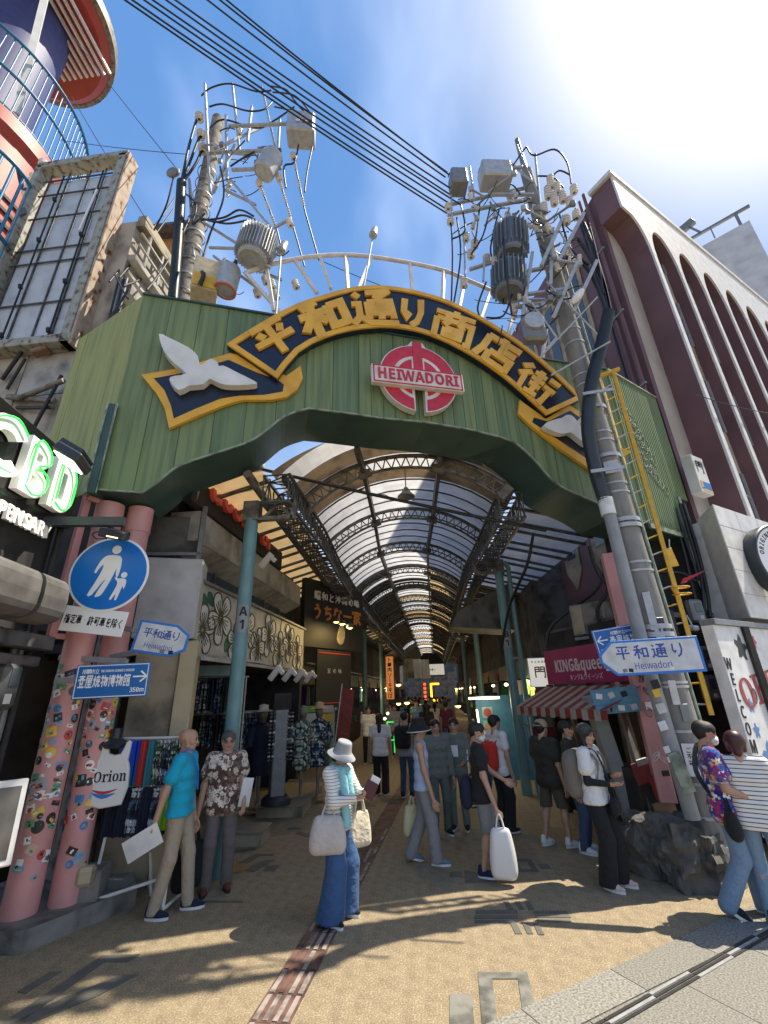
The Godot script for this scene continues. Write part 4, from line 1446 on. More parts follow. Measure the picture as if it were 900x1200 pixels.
	var rosy := mat("rosy", lin(0.36,0.14,0.14), 0.7, "grime", Vector3(0.4,0.4,0.4))
	var rm := MB.new()
	rm.boxc(Vector3(-4.0,8.0,-3.0), Vector3(8.0,10.4,6.0))
	part(rb, "wall", rm, rosy)
	for k in 4:
		for lv in 2:
			var wm := MB.new()
			wm.boxc(Vector3(-0.9 - k * 1.9,6.2 + lv * 3.6,0.01), Vector3(0.8,2.6,0.06))
			part(rb, "window_pane", wm, M.frosted)
			var wf := MB.new()
			for sx2 in [-0.45,0.45]: wf.boxc(Vector3(-0.9 - k * 1.9 + sx2,6.2 + lv * 3.6,0.05), Vector3(0.1,2.7,0.12))
			part(rb, "window_frame", wf, M.beige_wall)
	# pale tower far behind with a rail and a floodlight on its roof
	var k0: Vector3 = Vector3(20.53,27.56,-20.0)
	var k1: Vector3 = Vector3(18.51,27.56,-21.5)
	var dirr := (k0 - k1); dirr.y = 0
	var turn := atan2(-dirr.z, dirr.x)
	var pt := thing("pale_tower", "plain pale grey building with a roof rail, far behind the maroon building", "building", Vector3(k0.x, 0, k0.z), turn)
	var L := dirr.length() + 6.0
	var pm2 := MB.new()
	pm2.boxc(Vector3(-L * 0.5, k0.y * 0.5,-3.0), Vector3(L, k0.y, 6.0))
	part(pt, "wall", pm2, M.pale_wall)
	for k in 2:
		var wm := MB.new()
		wm.boxc(Vector3(0.02, k0.y - 2.6 - k * 3.2,-1.6), Vector3(0.06,1.4,1.6))
		part(pt, "window_pane", wm, M.glass_dark)
	var rr := MB.new()
	rr.bar(Vector3(-6.5, k0.y + 1.1,-0.1), Vector3(0.3, k0.y + 1.1,-0.1), 0.16,0.16)
	rr.bar(Vector3(-3.6, k0.y, -0.1), Vector3(-3.6, k0.y + 1.1,-0.1), 0.14,0.14)
	rr.bar(Vector3(-0.4, k0.y, -0.1), Vector3(-0.4, k0.y + 1.1,-0.1), 0.14,0.14)
	for q in [[-2.7,0], [-1.7,0]]: rr.bar(Vector3(q[0], k0.y, 0.1), Vector3(q[0], k0.y + 1.0,0.1), 0.06,0.06)
	rr.bar(Vector3(-2.2, k0.y + 1.1,0), Vector3(-2.6, k0.y + 2.0,0), 0.1,0.1)
	part(pt, "roof_rail", rr, M.galv_dark)
	var fl := MB.new()
	fl.box(Vector3(0.9,0.5,0.35), xf(Vector3(-2.7, k0.y + 2.15,0), 0,0,0.3), 0.04)
	part(pt, "floodlight", fl, M.galv_dark)
	# white tiled sign box at the foot of the facade
	var wb := thing("tiled_fascia", "white tiled box fascia projecting at the foot of the maroon building", "fascia", FC, FT)
	var fu := -1.155
	var fb := MB.new()
	fb.prism(v2([Vector2(-0.63,0.3), Vector2(fu, 0.8), Vector2(4.2,0.8), Vector2(4.2,0.0), Vector2(-0.6,0.0)]), -4.78,-2.97, Transform3D(Basis(Vector3.RIGHT, Vector3.BACK, Vector3.DOWN), Vector3.ZERO))
	part(wb, "box", fb, M.white)
	var sdir := (Vector3(fu, 0,0.8) - Vector3(-0.63,0,0.3))
	for r in 5:
		var y0 := 2.955 + r * 0.38
		var tm := MB.new()
		var a := Vector3(-0.63, y0,0.3)
		var b := a + sdir
		var out := sdir.normalized().cross(Vector3.UP)
		tm.quad(a + out * -0.012 + Vector3(0,0.004,0), b + out * -0.012 + Vector3(0,0.004,0), b + out * -0.012 + Vector3(0,0.374,0), a + out * -0.012 + Vector3(0,0.374,0))
		part(wb, "tile", tm, M.white_tile)
		for c in 7:
			var t2 := MB.new()
			t2.boxc(Vector3(fu + 0.38 + c * 0.76, y0 + 0.19,0.806), Vector3(0.752,0.372,0.02), 0.004)
			part(wb, "tile", t2, M.white_tile)
	# round shop sign
	var rs := thing("round_sign", "round white sign with a thick black rim on the white tiled fascia", "sign", fpt(-0.05,3.92,1.05), deg_to_rad(20.0))
	var rim := MB.new()
	rim.lathe([Vector2(0.0,-0.12), Vector2(0.6,-0.12), Vector2(0.62,-0.1), Vector2(0.62,0.1), Vector2(0.6,0.12), Vector2(0.57,0.12), Vector2(0.57,0.1)], 40, Transform3D(Basis(Vector3.RIGHT, PI / 2), Vector3.ZERO))
	part(rs, "rim", rim, M.black_tube)
	var fc := MB.new()
	fc.lathe([Vector2(0.57,0.0), Vector2(0.57,0.105), Vector2(0.0,0.105)], 40, Transform3D(Basis(Vector3.RIGHT, PI / 2), Vector3.ZERO))
	part(rs, "face", fc, M.white_clean)
	var txt := "ORIGINAL CLOUD"
	for i in txt.length():
		var an := PI * 0.93 - i * 0.165
		if txt[i] == " ": continue
		put_latin(rs, "letter", txt[i], 0.085, Vector3(cos(an) * 0.47, sin(an) * 0.47,0.107), M.dark, 0.0,0.004,0.8, an - PI / 2)
	var sh := MB.new()
	sh.prism(v2([Vector2(-0.2,0.16), Vector2(-0.2,-0.02), Vector2(-0.12,-0.16), Vector2(0,-0.22), Vector2(0.12,-0.16), Vector2(0.2,-0.02), Vector2(0.2,0.16)]), 0.1,0.109)
	part(rs, "shield", sh, M.galv_dark)
	var sh2 := MB.new()
	sh2.prism(v2([Vector2(-0.175,0.05), Vector2(-0.175,-0.02), Vector2(-0.1,-0.145), Vector2(0,-0.19), Vector2(0.1,-0.145), Vector2(0.175,-0.02), Vector2(0.175,0.05)]), 0.1,0.112)
	part(rs, "shield_field", sh2, M.white_clean)
	for i in 3:
		var ray := MB.new()
		ray.bar(Vector3((i - 1) * 0.07,0.21,0.108), Vector3((i - 1) * 0.1,0.28,0.108), 0.016,0.006)
		part(rs, "ray", ray, M.galv_dark)
	# small lit box sign with the gate character
	var lb := thing("box_sign", "white box sign with a black gate character high on the maroon building's corner", "sign", FC, FT)
	var bx := MB.new()
	bx.boxc(Vector3(-0.085,5.85,0.3), Vector3(0.44,0.82,0.2), 0.01)
	part(lb, "box", bx, M.pale_wall)
	var ch := MB.new()
	write_strokes(ch, "門", Vector2(-0.085,6.02), 0.26, Vector2.ZERO, 10.0,0.4,0.004)
	part(lb, "character", ch, M.dark)
	var bb := MB.new()
	bb.boxc(Vector3(-0.07,5.6,0.4), Vector3(0.36,0.17,0.008))
	part(lb, "blue_band", bb, M.sign_blue_b)
	var yb := MB.new()
	yb.boxc(Vector3(-0.22,5.62,0.405), Vector3(0.06,0.15,0.006))
	yb.boxc(Vector3(-0.05,5.5,0.403), Vector3(0.34,0.035,0.008))
	part(lb, "yellow_mark", yb, M.yellow)
	# mural panel
	var mu := thing("mural_panel", "white mural board reading OKINAWA and WELCOME with painted doodles", "sign", FC, FT)
	var mp := MB.new()
	mp.boxc(Vector3(0.3,1.55,0.72), Vector3(5.3,2.5,0.16), 0.005)
	part(mu, "board", mp, M.white)
	var tw := put_latin(mu, "lettering", "OKINAWA", 0.38, Vector3(-0.78,2.05,0.804), mat("mural_red", lin(0.3,0.05,0.05), 0.6), 0.0,0.006,1.0,0.12, "Droid Serif")
	var wv := "WELCOME"
	for i in wv.length():
		put_latin(mu, "letter", wv[i], 0.15, Vector3(-2.26,2.28 - i * 0.2,0.803), M.dark, 0.0,0.005,0.9,-0.1)
	var doodle := [mat("mural_blue", lin(0.1,0.2,0.42), 0.6), mat("mural_ink", lin(0.03,0.03,0.035), 0.6), mat("mural_pink", lin(0.5,0.07,0.08), 0.6)]
	var blobs := [[-1.75,2.5,0.2,1], [-1.45,1.45,0.17,1], [-0.95,1.35,0.34,0], [-1.9,1.1,0.24,0], [-1.6,0.75,0.14,2], [-0.3,1.2,0.32,2], [-1.3,2.6,0.1,2], [-2.0,1.75,0.1,0], [-2.05,1.45,0.1,0], [-1.15,0.9,0.12,1], [0.4,1.3,0.3,0], [0.9,0.9,0.2,1], [-1.9,0.45,0.12,2], [-0.6,0.7,0.2,0]]
	for q in blobs:
		var bm := MB.new()
		var pts := PackedVector2Array()
		for i in 18:
			var an := TAU * i / 18
			var r: float = q[2] * (0.75 + 0.25 * sin(an * 5.0 + q[0] * 3.0))
			pts.append(Vector2(q[0] + cos(an) * r * 0.9, q[1] + sin(an) * r))
		bm.prism(pts, 0.79,0.803 + rng.randf() * 0.0012)
		part(mu, "painted_shape", bm, doodle[q[3]])
	for i in 26:
		var c2 := Vector2(rng.randf_range(-2.0,0.6), rng.randf_range(0.4,2.65))
		var pth := []
		var ph := rng.randf() * TAU
		for j in 9:
			var an := ph + j * 0.55
			pth.append(Vector3(c2.x + cos(an) * 0.09 * (1.0 - j * 0.05) + j * 0.004, c2.y + sin(an) * 0.12 * (1.0 - j * 0.07), 0.804))
		var lm := MB.new()
		lm.tube(pth, 0.008,4)
		part(mu, "painted_line", lm, doodle[1 if i % 3 else 0])
	var trm := MB.new()
	trm.boxc(Vector3(0.3,2.84,0.74), Vector3(5.32,0.08,0.2), 0.004)
	part(mu, "top_rail", trm, M.galv_dark)
	# recess behind the pole with meters and cables
	var rc := thing("service_wall", "dark service wall with cables behind the ladder and the concrete pole", "wall")
	var wm2 := MB.new()
	var q0 := fpt(-0.2,0,0.05)
	var q1: Vector3 = Vector3(3.4,0.84,-8.3)
	q1.y = 0
	wm2.bar(q0 + Vector3(0,2.35,0), q1 + Vector3(0,2.35,0), 0.12,4.7)
	part(rc, "wall", wm2, M.dark_wall)
	var cabs := [[Vector3(4.58,5.01,-8.1), Vector3(4.55,4.31,-8.0), Vector3(4.45,3.53,-7.9), Vector3(4.42,3.2,-7.85)], [Vector3(4.68,5.07,-8.1), Vector3(4.63,4.31,-8.0), Vector3(4.57,3.67,-7.9), Vector3(4.36,3.8,-7.9), Vector3(3.96,3.85,-7.9)], [Vector3(4.78,5.16,-8.1), Vector3(4.72,4.3,-8.0), Vector3(4.63,3.67,-7.9), Vector3(4.46,3.08,-7.8)], [Vector3(4.84,5.16,-8.1), Vector3(4.78,4.3,-8.0), Vector3(4.67,3.52,-7.9), Vector3(4.53,3.03,-7.8)]]
	for c in cabs:
		var cm := MB.new()
		cm.tube(smooth_path(c, 4), 0.028,6)
		part(rc, "cable", cm, M.cable)
	var rg := MB.new()
	rg.tri(Vector3(4.19,3.58,-7.75), Vector3(4.28,3.61,-7.7), Vector3(4.66,3.8,-7.7))
	rg.tri(Vector3(4.19,3.58,-7.75), Vector3(4.66,3.8,-7.7), Vector3(4.26,3.68,-7.75))
	part(rc, "red_rag", rg, M.red)
	for q in [[Vector3(4.28,3.13,-7.7), "grey electric meter box high on the dark wall, above the others"], [Vector3(4.19,2.4,-7.7), "grey electric meter box behind the end of the white street sign"], [Vector3(4.15,1.98,-7.7), "lowest grey electric meter box beside the mural board"]]:
		var em := thing("electric_meter", q[1], "meter", q[0], FT * 0.5, "electric meters on the service wall")
		var b1 := MB.new()
		b1.boxc(Vector3.ZERO, Vector3(0.24,0.36,0.14), 0.03)
		part(em, "case", b1, M.galv_dark)
		var b2 := MB.new()
		b2.boxc(Vector3(0,0.05,0.07), Vector3(0.13,0.14,0.02), 0.004)
		part(em, "window", b2, M.glass_dark)
		var b3 := MB.new()
		b3.boxc(Vector3(0.02,-0.11,0.07), Vector3(0.07,0.06,0.014), 0.004)
		part(em, "label_plate", b3, M.pale_wall)
	var cam2 := thing("security_camera", "small white security camera under the white tiled fascia", "camera", Vector3(4.03,2.84,-7.45), 0.6)
	var sc := MB.new()
	sc.box(Vector3(0.09,0.08,0.2), xf(Vector3.ZERO, -0.5,0.2), 0.02)
	part(cam2, "body", sc, M.white)
	var sc2 := MB.new()
	sc2.cyl(Vector3(0,0.04,0), Vector3(0.02,0.2,-0.05), 0.015,-1,6)
	part(cam2, "bracket", sc2, M.galv)


func build_left_buildings() -> void:
	red_tower()
	old_building()
	frame_billboard()
	corner_shop()
	arcade_left()

func red_tower() -> void:
	var c := Vector3(-16.5,0,-8.4)
	var o := thing("red_tower", "round red stair tower with blue railings and a disc roof, top left", "tower", c)
	var lo := MB.new()
	lo.lathe([Vector2(0,13.0), Vector2(3.1,13.0), Vector2(3.45,13.6), Vector2(3.55,19.6), Vector2(3.75,19.9), Vector2(3.75,20.5), Vector2(3.6,20.6), Vector2(0,20.6)], 40)
	part(o, "lower_drum", lo, M.red_paint)
	for k in 3:
		var gr := MB.new()
		gr.lathe([Vector2(3.5 - k * 0.02,16.4 + k * 0.5), Vector2(3.58,16.4 + k * 0.5), Vector2(3.58,16.52 + k * 0.5), Vector2(3.5,16.52 + k * 0.5)], 40)
		part(o, "dark_groove", gr, M.dark)
	var core := MB.new()
	core.lathe([Vector2(1.6,0), Vector2(1.6,31.0)], 24)
	part(o, "core", core, mat("tower_core", lin(0.05,0.06,0.2), 0.6, "grime"))
	var up := MB.new()
	up.lathe([Vector2(0,30.9), Vector2(2.9,30.9), Vector2(3.2,31.2)], 44)
	part(o, "disc_underside", up, M.red_paint)
	var rim := MB.new()
	rim.lathe([Vector2(3.2,31.18), Vector2(3.4,31.25), Vector2(3.4,31.8), Vector2(0,32.1)], 44)
	part(o, "disc_rim", rim, M.steel_tan)
	# white slats under the disc and white stair beams
	for k in 9:
		var sb := MB.new()
		var xx := 0.2 + k * 0.3
		sb.bar(Vector3(xx, 30.6,-2.0), Vector3(xx, 30.6,2.2 - absf(k - 3) * 0.15), 0.09,0.14)
		part(o, "soffit_batten", sb, M.dove)
	for q in [[Vector3(3.4,20.9,0.9), Vector3(2.7,30.6,1.6)], [Vector3(2.2,21.0,3.4), Vector3(2.4,30.7,1.2)], [Vector3(0.8,21.5,3.6), Vector3(1.6,30.7,2.4)]]:
		var sb := MB.new()
		sb.bar(q[0], q[1], 0.16,0.22)
		part(o, "stair_beam", sb, M.dove)
	var dk := MB.new()
	dk.bar(Vector3(-1.0,25.4,3.4), Vector3(3.4,21.6,2.2), 0.5,0.3)
	part(o, "stair_flight", dk, M.green_dark)
	# blue railing round the balcony
	for k in 44:
		var a := -0.9 + 2.6 * k / 43.0
		var rp := MB.new()
		rp.cyl(Vector3(cos(a) * 3.7,20.5, sin(a) * 3.7), Vector3(cos(a) * 3.62,23.9, sin(a) * 3.62), 0.024,-1,5, false)
		part(o, "railing_bar", rp, M.blue_rail)
	for y in [20.6,22.2,23.9]:
		var rail := MB.new()
		var path := []
		for k in 24:
			var a := -0.9 + 2.6 * k / 23.0
			path.append(Vector3(cos(a) * 3.67, y, sin(a) * 3.67))
		rail.tube(path, 0.06,6)
		part(o, "handrail", rail, M.blue_rail)
	# lower blue cage at the picture's edge
	var cg := thing("blue_cage", "curved blue railing cage in front of the frame billboard, left edge of the photo", "railing", Vector3(-10.05,0,-5.6))
	for k in 12:
		var a := -1.2 + 2.4 * k / 11.0
		var rp := MB.new()
		rp.cyl(Vector3(cos(a) * 1.15,9.6, sin(a) * 1.15), Vector3(cos(a) * 1.15,13.6, sin(a) * 1.15), 0.035,-1,6)
		part(cg, "railing_bar", rp, M.blue_rail)
	for y in [9.6,11.6,13.6]:
		var ring := MB.new()
		var path := []
		for k in 20: path.append(Vector3(cos(-1.3 + 2.6 * k / 19.0) * 1.17, y, sin(-1.3 + 2.6 * k / 19.0) * 1.17))
		ring.tube(path, 0.05,6)
		part(cg, "ring", ring, M.blue_rail)
	# insulators and cables on the drum
	var ins := thing("insulator_string", "white porcelain insulators with black cables hung on the red tower", "insulator", Vector3(-10.46,15.82,-7.0))
	var im := MB.new()
	for k in 5:
		im.lathe([Vector2(0.02,0), Vector2(0.1,0.02), Vector2(0.1,0.06), Vector2(0.02,0.1)], 10, xf(Vector3(0.02,0.1 - k * 0.2,0.1)))
	im.lathe([Vector2(0.02,0), Vector2(0.14,0.04), Vector2(0.14,0.16), Vector2(0.02,0.2)], 10, xf(Vector3(0.2,0.55,0.1)))
	part(ins, "porcelain", im, M.porcelain)
	var cm := MB.new()
	for k in 4:
		cm.tube(smooth_path([Vector3(-0.5 - 0.1 * k, 0.5 + k * 0.1,0), Vector3(-0.2,-0.2 - k * 0.05,0.1), Vector3(0.2,-0.7,0.2), Vector3(0.35,-1.1,0.3)], 4), 0.025,5)
	part(ins, "cable", cm, M.cable)

func old_building() -> void:
	var o := thing("stained_building", "old stained pale building behind the frame billboard and the gateway", "building")
	var wm := MB.new()
	wm.boxc(Vector3(-11.0,6.2,-10.5), Vector3(9.6,12.4,8.4))
	part(o, "wall", wm, M.stain_wall)
	# panels of render on the front, under the billboard
	var xs := [-9.9,-8.6,-7.75,-6.2]
	for i in 3:
		for j in 4:
			var y0 := 3.2 + j * 1.45
			var pm := MB.new()
			pm.boxc(Vector3((xs[i] + xs[i + 1]) * 0.5, y0 + 0.72,-6.3), Vector3(xs[i + 1] - xs[i] - 0.02,1.43,0.06 + rng.randf() * 0.01), 0.006)
			part(o, "render_panel", pm, M.stain_wall if rng.randf() < 0.7 else M.concrete_light)
	# ledges, railing and boxes of the side that recedes behind the gateway
	for q in [[12.4,0.35,0.22], [11.2,0.16,0.2], [10.75,0.1,0.12], [10.2,0.28,0.3], [9.4,0.5,0.16], [8.5,0.16,0.24]]:
		var lm := MB.new()
		lm.boxc(Vector3(-6.2 + q[2] * 0.5, q[0], -10.3), Vector3(q[2], q[1], 8.0), 0.01)
		part(o, "ledge", lm, M.concrete_light if q[1] < 0.3 else M.tan_wall)
	for k in 14:
		var rm := MB.new()
		rm.boxc(Vector3(-6.02,11.75,-6.6 - k * 0.5), Vector3(0.06,1.0,0.06))
		part(o, "rail_post", rm, M.concrete_light)
	for y in [11.6,11.95,12.3]:
		var rm := MB.new()
		rm.boxc(Vector3(-6.0, y, -10.2), Vector3(0.05,0.05,7.8))
		part(o, "rail", rm, M.concrete_light)
	var ac := MB.new()
	ac.boxc(Vector3(-5.85,9.15,-7.0), Vector3(0.5,0.7,0.9), 0.02)
	part(o, "box", ac, M.pale_wall)
	for k in 4:
		var pm := MB.new()
		var zz := -6.5 - k * 0.18
		pm.tube([Vector3(-6.1 + k * 0.05,4.6,-6.2), Vector3(-6.08 + k * 0.05,7.0,-6.22), Vector3(-6.15 + k * 0.06,10.4,-6.2)], 0.03,6)
		part(o, "pipe", pm, M.galv_dark if k % 2 else M.cable)
	for q in [[Vector3(-7.8,7.52,-6.2), Vector3(-6.68,7.23,-6.1), 0.06], [Vector3(-7.54,7.24,-6.2), Vector3(-6.67,7.08,-6.1), 0.035], [Vector3(-7.45,7.37,-6.1), Vector3(-6.51,7.6,-6.0), 0.05], [Vector3(-6.93,6.69,-6.1), Vector3(-6.59,7.73,-6.0), 0.035], [Vector3(-8.09,7.96,-6.2), Vector3(-7.67,8.79,-6.1), 0.04], [Vector3(-7.9,7.71,-6.2), Vector3(-7.61,8.34,-6.1), 0.03]]:
		var pm := MB.new()
		pm.tube([q[0], q[1]], q[2], 8)
		part(o, "bracket_pipe", pm, M.steel_tan if q[2] > 0.04 else M.cable)
	var br := MB.new()
	br.box(Vector3(0.3,0.1,0.2), xf(Vector3(-7.32,8.48,-6.1), 0.2,0.0,0.5), 0.02)
	part(o, "rusty_bracket", br, M.wood)
	# orange clad roof shed behind
	var sh := thing("roof_shed", "small orange boarded roof shed with a dark frame behind the old building", "shed", Vector3(-8.95,17.59,-10.5))
	for k in 6:
		var bm := MB.new()
		bm.boxc(Vector3(-0.6 + k * 0.24,0,-0.6), Vector3(0.232,2.6,0.1), 0.01)
		part(sh, "plank", bm, mat("orange_board", lin(0.5,0.27,0.1), 0.7, "grime", Vector3(1,1,1)))
	var fm := MB.new()
	fm.boxc(Vector3(0,1.35,-0.4), Vector3(1.9,0.12,0.8))
	part(sh, "roof", fm, M.steel_frame)
	for xx in [-0.75,0.1,0.8]:
		var p2 := MB.new()
		p2.boxc(Vector3(xx, 0,-0.45), Vector3(0.08,2.7,0.08))
		part(sh, "post", p2, M.steel_frame)
	# drooping service cables between the old building and the gateway
	var cb := thing("service_cables", "drooping black service cables between the old building and the left utility pole", "cable")
	for q in [[Vector3(-5.92,8.09,-5.6), Vector3(-5.5,9.52,-5.8), 0.3], [Vector3(-5.91,8.19,-5.6), Vector3(-5.19,8.56,-5.4), 0.15], [Vector3(-6.16,10.09,-6.0), Vector3(-7.69,17.79,-9.0), 0.15], [Vector3(-5.96,10.18,-6.0), Vector3(-7.65,17.21,-9.0), 0.15], [Vector3(-5.81,9.92,-6.0), Vector3(-7.19,14.71,-9.0), 0.1], [Vector3(-6.07,10.27,-6.0), Vector3(-5.54,9.41,-5.9), 0.02], [Vector3(-5.27,9.72,-6.0), Vector3(-6.95,16.87,-9.0), 0.4]]:
		var cm := MB.new()
		cm.tube(sag(q[0], q[1], q[2], 8), 0.022,5)
		part(cb, "cable", cm, M.cable)

func frame_billboard() -> void:
	var o := thing("frame_billboard", "old steel framed billboard of frosted panes with rusty edges, above the gateway's left end", "billboard", Vector3(-6.68,8.55,-6.0))
	# local: x from -2.35 to 0, y from 0 to 6
	var W := 2.3
	var H := 5.95
	for q in [[Vector3(-W * 0.5,0.1,-0.1), Vector3(W + 0.1,0.2,0.3)], [Vector3(-W * 0.5, H, -0.1), Vector3(W + 0.1,0.2,0.3)], [Vector3(-0.08, H * 0.5,-0.1), Vector3(0.2, H, 0.3)], [Vector3(-W, H * 0.5,-0.1), Vector3(0.16, H, 0.3)]]:
		var fm := MB.new()
		fm.boxc(q[0], q[1], 0.012)
		part(o, "frame", fm, M.rusty_steel)
	var rs := MB.new()
	rs.boxc(Vector3(0.06, H * 0.5,-0.14), Vector3(0.06, H + 0.1,0.34), 0.008)
	part(o, "rusty_side", rs, mat("rust_strong", lin(0.46,0.38,0.32), 0.85, "rust", Vector3(0.4,0.25,0.4)))
	var cols := [-W + 0.25,-W + 0.75,-W + 1.3,-W + 1.72,-0.18]
	var rows := [0.22,1.3,2.55,3.0,4.1,4.95,5.5]
	for i in 4:
		for j in 6:
			var pm := MB.new()
			pm.boxc(Vector3((cols[i] + cols[i + 1]) * 0.5, (rows[j] + rows[j + 1]) * 0.5,-0.16), Vector3(cols[i + 1] - cols[i] - 0.02, rows[j + 1] - rows[j] - 0.02,0.015))
			part(o, "pane", pm, M.frosted)
	for i in 5:
		var bm := MB.new()
		bm.boxc(Vector3(cols[i], H * 0.5,-0.13), Vector3(0.026, H - 0.4,0.03))
		part(o, "upright", bm, M.steel_frame)
	for j in 7:
		var bm := MB.new()
		bm.boxc(Vector3(-W * 0.5 + 0.02, rows[j], -0.115), Vector3(W - 0.2,0.026,0.03))
		part(o, "crossbar", bm, M.steel_frame)
	for xx in [-W + 0.72,-0.55]:
		var rm := MB.new()
		rm.cyl(Vector3(xx + 0.02,0.25,-0.04), Vector3(xx - 0.0,5.5,-0.04), 0.018,-1,8)
		part(o, "lamp_rod", rm, M.dark)
		for y in [0.4,1.75,3.2,4.6]:
			var jm := MB.new()
			jm.box(Vector3(0.08,0.13,0.08), xf(Vector3(xx, y, -0.03), 0,0,0.3), 0.02)
			part(o, "socket", jm, M.dark)
	var tb := MB.new()
	tb.cyl(Vector3(-0.6,3.3,0.0), Vector3(-0.5,4.7,0.0), 0.025,-1,8)
	part(o, "fluorescent_tube", tb, M.white_clean)
	for y in [0.9,1.9,3.0,4.2]:
		var hm := MB.new()
		hm.box(Vector3(0.1,0.24,0.05), xf(Vector3(-W + 0.1, y, 0.03), 0,0,0.4))
		part(o, "hinge", hm, M.steel_frame)

var CT := deg_to_rad(100.8)
var CO := Vector3(-4.18,0,-4.4)

func cpt(u: float, y: float, d := 0.0) -> Vector3:
	return CO + Basis(Vector3.UP, CT) * Vector3(u, y, d)

func corner_shop() -> void:
	# shop on the left whose front runs back along the pavement; local x runs away from the viewer, z points out to the street
	var x := Transform3D(Basis(Vector3.UP, CT), CO)
	var o := thing("corner_shop", "dark shop front at the left edge, with steel door and conduit pipes", "shop", CO, CT)
	var wl := MB.new()
	wl.boxc(Vector3(-2.0,2.3,-1.2), Vector3(4.3,4.6,2.0))
	part(o, "wall", wl, M.dark_wall)
	var dr := MB.new()
	dr.boxc(Vector3(-0.95,1.35,-0.17), Vector3(0.9,2.3,0.08), 0.01)
	part(o, "door", dr, M.grey_wall)
	for u in [-0.12,-0.02,0.1,-0.42]:
		var pm := MB.new()
		pm.cyl(Vector3(u, 0,-0.1), Vector3(u, 2.75 if u != 0.1 else 4.2,-0.1), 0.035,-1,8)
		part(o, "pipe", pm, M.galv_dark if u < 0.0 else M.dark_wall)
	var bm := MB.new()
	bm.boxc(Vector3(-1.5,2.63,0.0), Vector3(3.2,0.14,0.3), 0.01)
	bm.boxc(Vector3(-1.5,2.45,-0.05), Vector3(3.2,0.1,0.2), 0.01)
	part(o, "lintel", bm, M.steel_frame)
	# black sign board with white letters
	var sg := thing("neon_sign", "black sign board with big white CBD letters, green neon and DISPENSARY below", "sign", CO, CT)
	var bd := MB.new()
	bd.prism(v2([Vector2(-3.2,3.5), Vector2(0.1,3.95), Vector2(0.0,4.76), Vector2(-3.2,4.74)]), -0.12,0.0, Transform3D(), 0.004)
	part(sg, "board", bd, mat("gloss_black", lin(0.008,0.009,0.01), 0.15))
	var white = M.white_clean
	var neon := glow("neon_green_light", Color(0.2,0.9,0.35), 0.4)
	var dm := MB.new()
	var h := 0.58
	var D := PackedVector2Array()
	# D with a slot
	var o1 := PackedVector2Array([Vector2(-0.54,4.0), Vector2(-0.54,4.58)])
	o1.append_array(arc_pts(Vector2(-0.32,4.43), 0.15, PI / 2,0.0,6))
	o1.append_array(arc_pts(Vector2(-0.32,4.15), 0.15,0.0,-PI / 2,6))
	var hole := PackedVector2Array([Vector2(-0.4,4.13), Vector2(-0.32,4.13), Vector2(-0.32,4.45), Vector2(-0.4,4.45)])
	letter_plate(sg, o1, [hole], 0.02,0.1, white)
	var o2 := PackedVector2Array([Vector2(-0.98,3.98), Vector2(-0.98,4.58)])
	o2.append_array(arc_pts(Vector2(-0.78,4.44), 0.14, PI / 2,-PI / 2 + 0.4,6))
	o2.append_array(arc_pts(Vector2(-0.76,4.13), 0.15, PI / 2 - 0.4,-PI / 2,6))
	letter_plate(sg, o2, [PackedVector2Array([Vector2(-0.85,4.36), Vector2(-0.77,4.36), Vector2(-0.77,4.45), Vector2(-0.85,4.45)]), PackedVector2Array([Vector2(-0.85,4.1), Vector2(-0.77,4.1), Vector2(-0.77,4.2), Vector2(-0.85,4.2)])], 0.02,0.1, white)
	var cr := PackedVector2Array()
	cr.append_array(arc_pts(Vector2(-1.26,4.29), 0.3,0.65, TAU - 0.65,18))
	var ci := arc_pts(Vector2(-1.26,4.29), 0.15, TAU - 0.75,0.75,14)
	cr.append_array(ci)
	letter_plate(sg, cr, [], 0.02,0.1, white)
	for path in [
		[Vector2(-0.42,4.1), Vector2(-0.42,4.56), Vector2(-0.26,4.56), Vector2(-0.16,4.42), Vector2(-0.16,4.14), Vector2(-0.28,4.02), Vector2(-0.42,4.06)],
		[Vector2(-0.88,4.06), Vector2(-0.88,4.54), Vector2(-0.68,4.52), Vector2(-0.64,4.38), Vector2(-0.78,4.3), Vector2(-0.62,4.24), Vector2(-0.62,4.08), Vector2(-0.76,3.99), Vector2(-0.9,4.04)],
		[Vector2(-1.04,4.5), Vector2(-1.22,4.58), Vector2(-1.44,4.46), Vector2(-1.48,4.24), Vector2(-1.34,4.06), Vector2(-1.1,4.06)]]:
		var p3 := []
		for q in smooth_path(path, 4): p3.append(Vector3(q.x - 0.04, q.y, 0.13))
		var nm := MB.new()
		nm.tube(p3,0.011,6)
		part(sg, "neon_tube_light", nm, neon)
	put_latin(sg, "lettering", "DISPENSARY", 0.15, Vector3(-0.8,3.76,0.02), white, 0.0,0.04,0.86,0.02)
	# floodlight on a black arm in front of the sign, and one above the road sign
	var f1 := thing("floodlight", "lit black floodlight with fins pointed at the CBD letters", "lamp", cpt(-1.0,4.3,0.55), CT + 0.2, "black floodlights on arms")
	var b1 := MB.new()
	b1.box(Vector3(0.34,0.1,0.26), xf(Vector3.ZERO, 0,0.5), 0.015)
	for k in 9: b1.box(Vector3(0.012,0.05,0.24), xf(Vector3(-0.14 + k * 0.035,0.07,0.02), 0,0.5))
	part(f1, "housing", b1, M.black_tube)
	var g1 := MB.new()
	g1.box(Vector3(0.28,0.01,0.2), xf(Vector3(0,-0.05,-0.03), 0,0.5))
	part(f1, "lit_glass_light", g1, glow("flood_light", Color(1.0,0.95,0.8), 2.2))
	var sp := SpotLight3D.new()
	sp.name = "floodlight_lamp"
	sp.position = Vector3(0,-0.09,-0.06)
